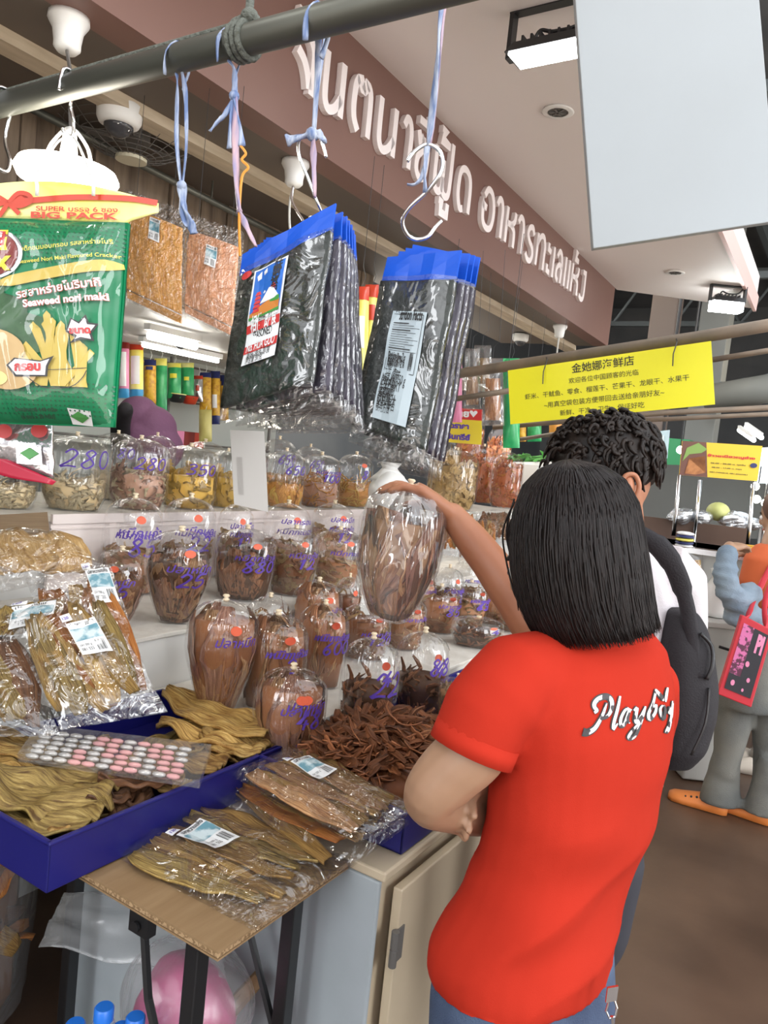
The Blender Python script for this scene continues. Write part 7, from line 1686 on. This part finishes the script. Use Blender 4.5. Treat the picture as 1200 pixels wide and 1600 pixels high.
for f_, yaw in ((f1, 60), (f2, 50)):
    o = shoe(jw, f_+rot_dir(yaw)*.04, rot_dir(yaw), M_croc, .27, 'clog', .052)
    m = MB()
    for k in range(5): q = f_+rot_dir(yaw)*(.10+.025*(k % 3))+V((0, 0, .052-.006*(k % 3)))+RV*(.02*(k//3)-.015)-HV*.03; m.ball(q, .006, 8, 6)
    m.build('vent_holes', M_print, o)
# red tote
tt = thing('tote_bag', 'red tote bag with black and pink panels hanging from the woman in jeans', 'bag', PD(1165, 1030, 3.22))
tq = quad(PD(1120, 1083, 3.24), PD(1172, 1104, 3.20), PD(1206, 985, 3.20), PD(1158, 960, 3.24)); sg = 1 if (tq(.5, .5, 1)-CAM).length < (tq(.5, .5)-CAM).length else -1
TQ = lambda u, v, o=0: tq(u, v, sg*(o+.03))
m = MB(); m.shell(tq, .058, 6, 8); m.build('bag_body', mat('tote_red', (.52, .02, .035), .5), tt, bevel=.004)
m = MB(); m.grid(lambda u, v: TQ(.12+.36*u, .30+.62*v, .002), 3, 3); m.build('pink_panel', mat('tote_pink', (.62, .15, .35), .5, col2=(.10, .02, .05), ns=45, lo=.5, hi=.56), tt)
m = MB(); m.grid(lambda u, v: TQ(.46+.44*u, .10+.82*v, .003), 3, 3); m.grid(lambda u, v: TQ(.12+.36*u, .10+.20*v, .003), 3, 3); m.build('black_panel', mat('tote_black', (.018, .016, .022), .5), tt)
m = MB(); write(m, 'PI', lambda x, y, o: TQ(x, y, .005), .62, .66, width=.22, bold=.06)
for a, b, r in ((.55, .48, .06), (.30, .20, .06), (.70, .30, .05), (.62, .16, .035)): m.prism([(a+r*math.cos(t_), b+.6*r*math.sin(t_)) for t_ in [2*PI*i/12 for i in range(12)]], lambda x, y, o: TQ(x, y, .004+o), .001)
m.build('pink_print', M_pinkp, tt)
m = MB(); ribbon(m, [TQ(.85, .98, -.03), PD(1196, 940, 3.36), PD(1222, 880, 3.45), PD(1240, 858, 3.62)], .035, 5, 1); ribbon(m, [TQ(.2, .98, -.03), PD(1182, 930, 3.45), PD(1212, 872, 3.55), PD(1236, 856, 3.64)], .03, 5, 1); m.build('strap', MATS['tote_red'], tt, smooth=True)
# shoes of somebody behind her
for (px, py, lab) in ((1165, 1206, 'pale shoe standing behind the flared jeans, the nearer one'), (1158, 1190, 'pale shoe standing behind the flared jeans, the farther one')):
    q = P(px, py, z=0); o = shoe(None, q, rot_dir(70), mat('shoe_pale', (.55, .48, .40), .6), .25, 'shoe'); tag(o, lab, 'shoe')

# ---- stall keeper in a purple head scarf
VY = 3.35; vd = (P(215, 650, y=VY)-CAM).dot(fwd)
vend = thing('person', 'stall keeper in a purple head scarf bending behind the bags', 'person', P(225, 700, y=VY)*1)
PVn = lambda x, y, d=vd: P(x, y, d=d)
mb = MB(); c = PVn(222, 662); HR, hf, hl_, hu = head_parts(mb, PVn(206, 655, vd-.02), rot_dir(80)-ZV*.6, 1.0); limb(mb, [(PVn(222, 668), .06), (PVn(235, 700), .08)])
z0 = PVn(235, 720); mb.rings([ell(V((z0.x, z0.y, z)), RV*a, HV*a*.7, 18) for z, a in ((1.30, .15), (1.1, .19), (.8, .18), (.5, .15), (.05, .13))])
skin('body', mb, SK_w, vend, .01, 2); face(vend, PVn(206, 655, vd-.02), HR, hf, hl_, hu)
M_purp = mat('scarf_purple', (.16, .065, .13), .75, bump=.2, bs=60)
mb = MB(); mb.ball(PVn(216, 652), (.115, .115, .115), 20, 14); mb.ball(PVn(240, 672), (.13, .12, .13), 20, 14); mb.ball(PVn(228, 690), (.16, .14, .14), 20, 14); mb.ball(PVn(246, 700), (.15, .13, .13), 18, 12)
skin('head_scarf', mb, M_purp, vend, .009, 6, lambda p, n: .006*nz(p.dot(RV)*18, p.z*5, 3))
mb = MB(); mb.rings([ell(V((z0.x, z0.y, z)), RV*a, HV*a*.72, 18) for z, a in ((1.36, .12), (1.25, .20), (1.1, .22), (.8, .21), (.5, .2), (.25, .2))]); limb(mb, [(z0+RV*-.15, .06), (PVn(188, 668, vd-.2), .05), (PVn(196, 640, vd-.35), .04)])
skin('dark_dress', mb, M_darkcl, vend, .012, 3)
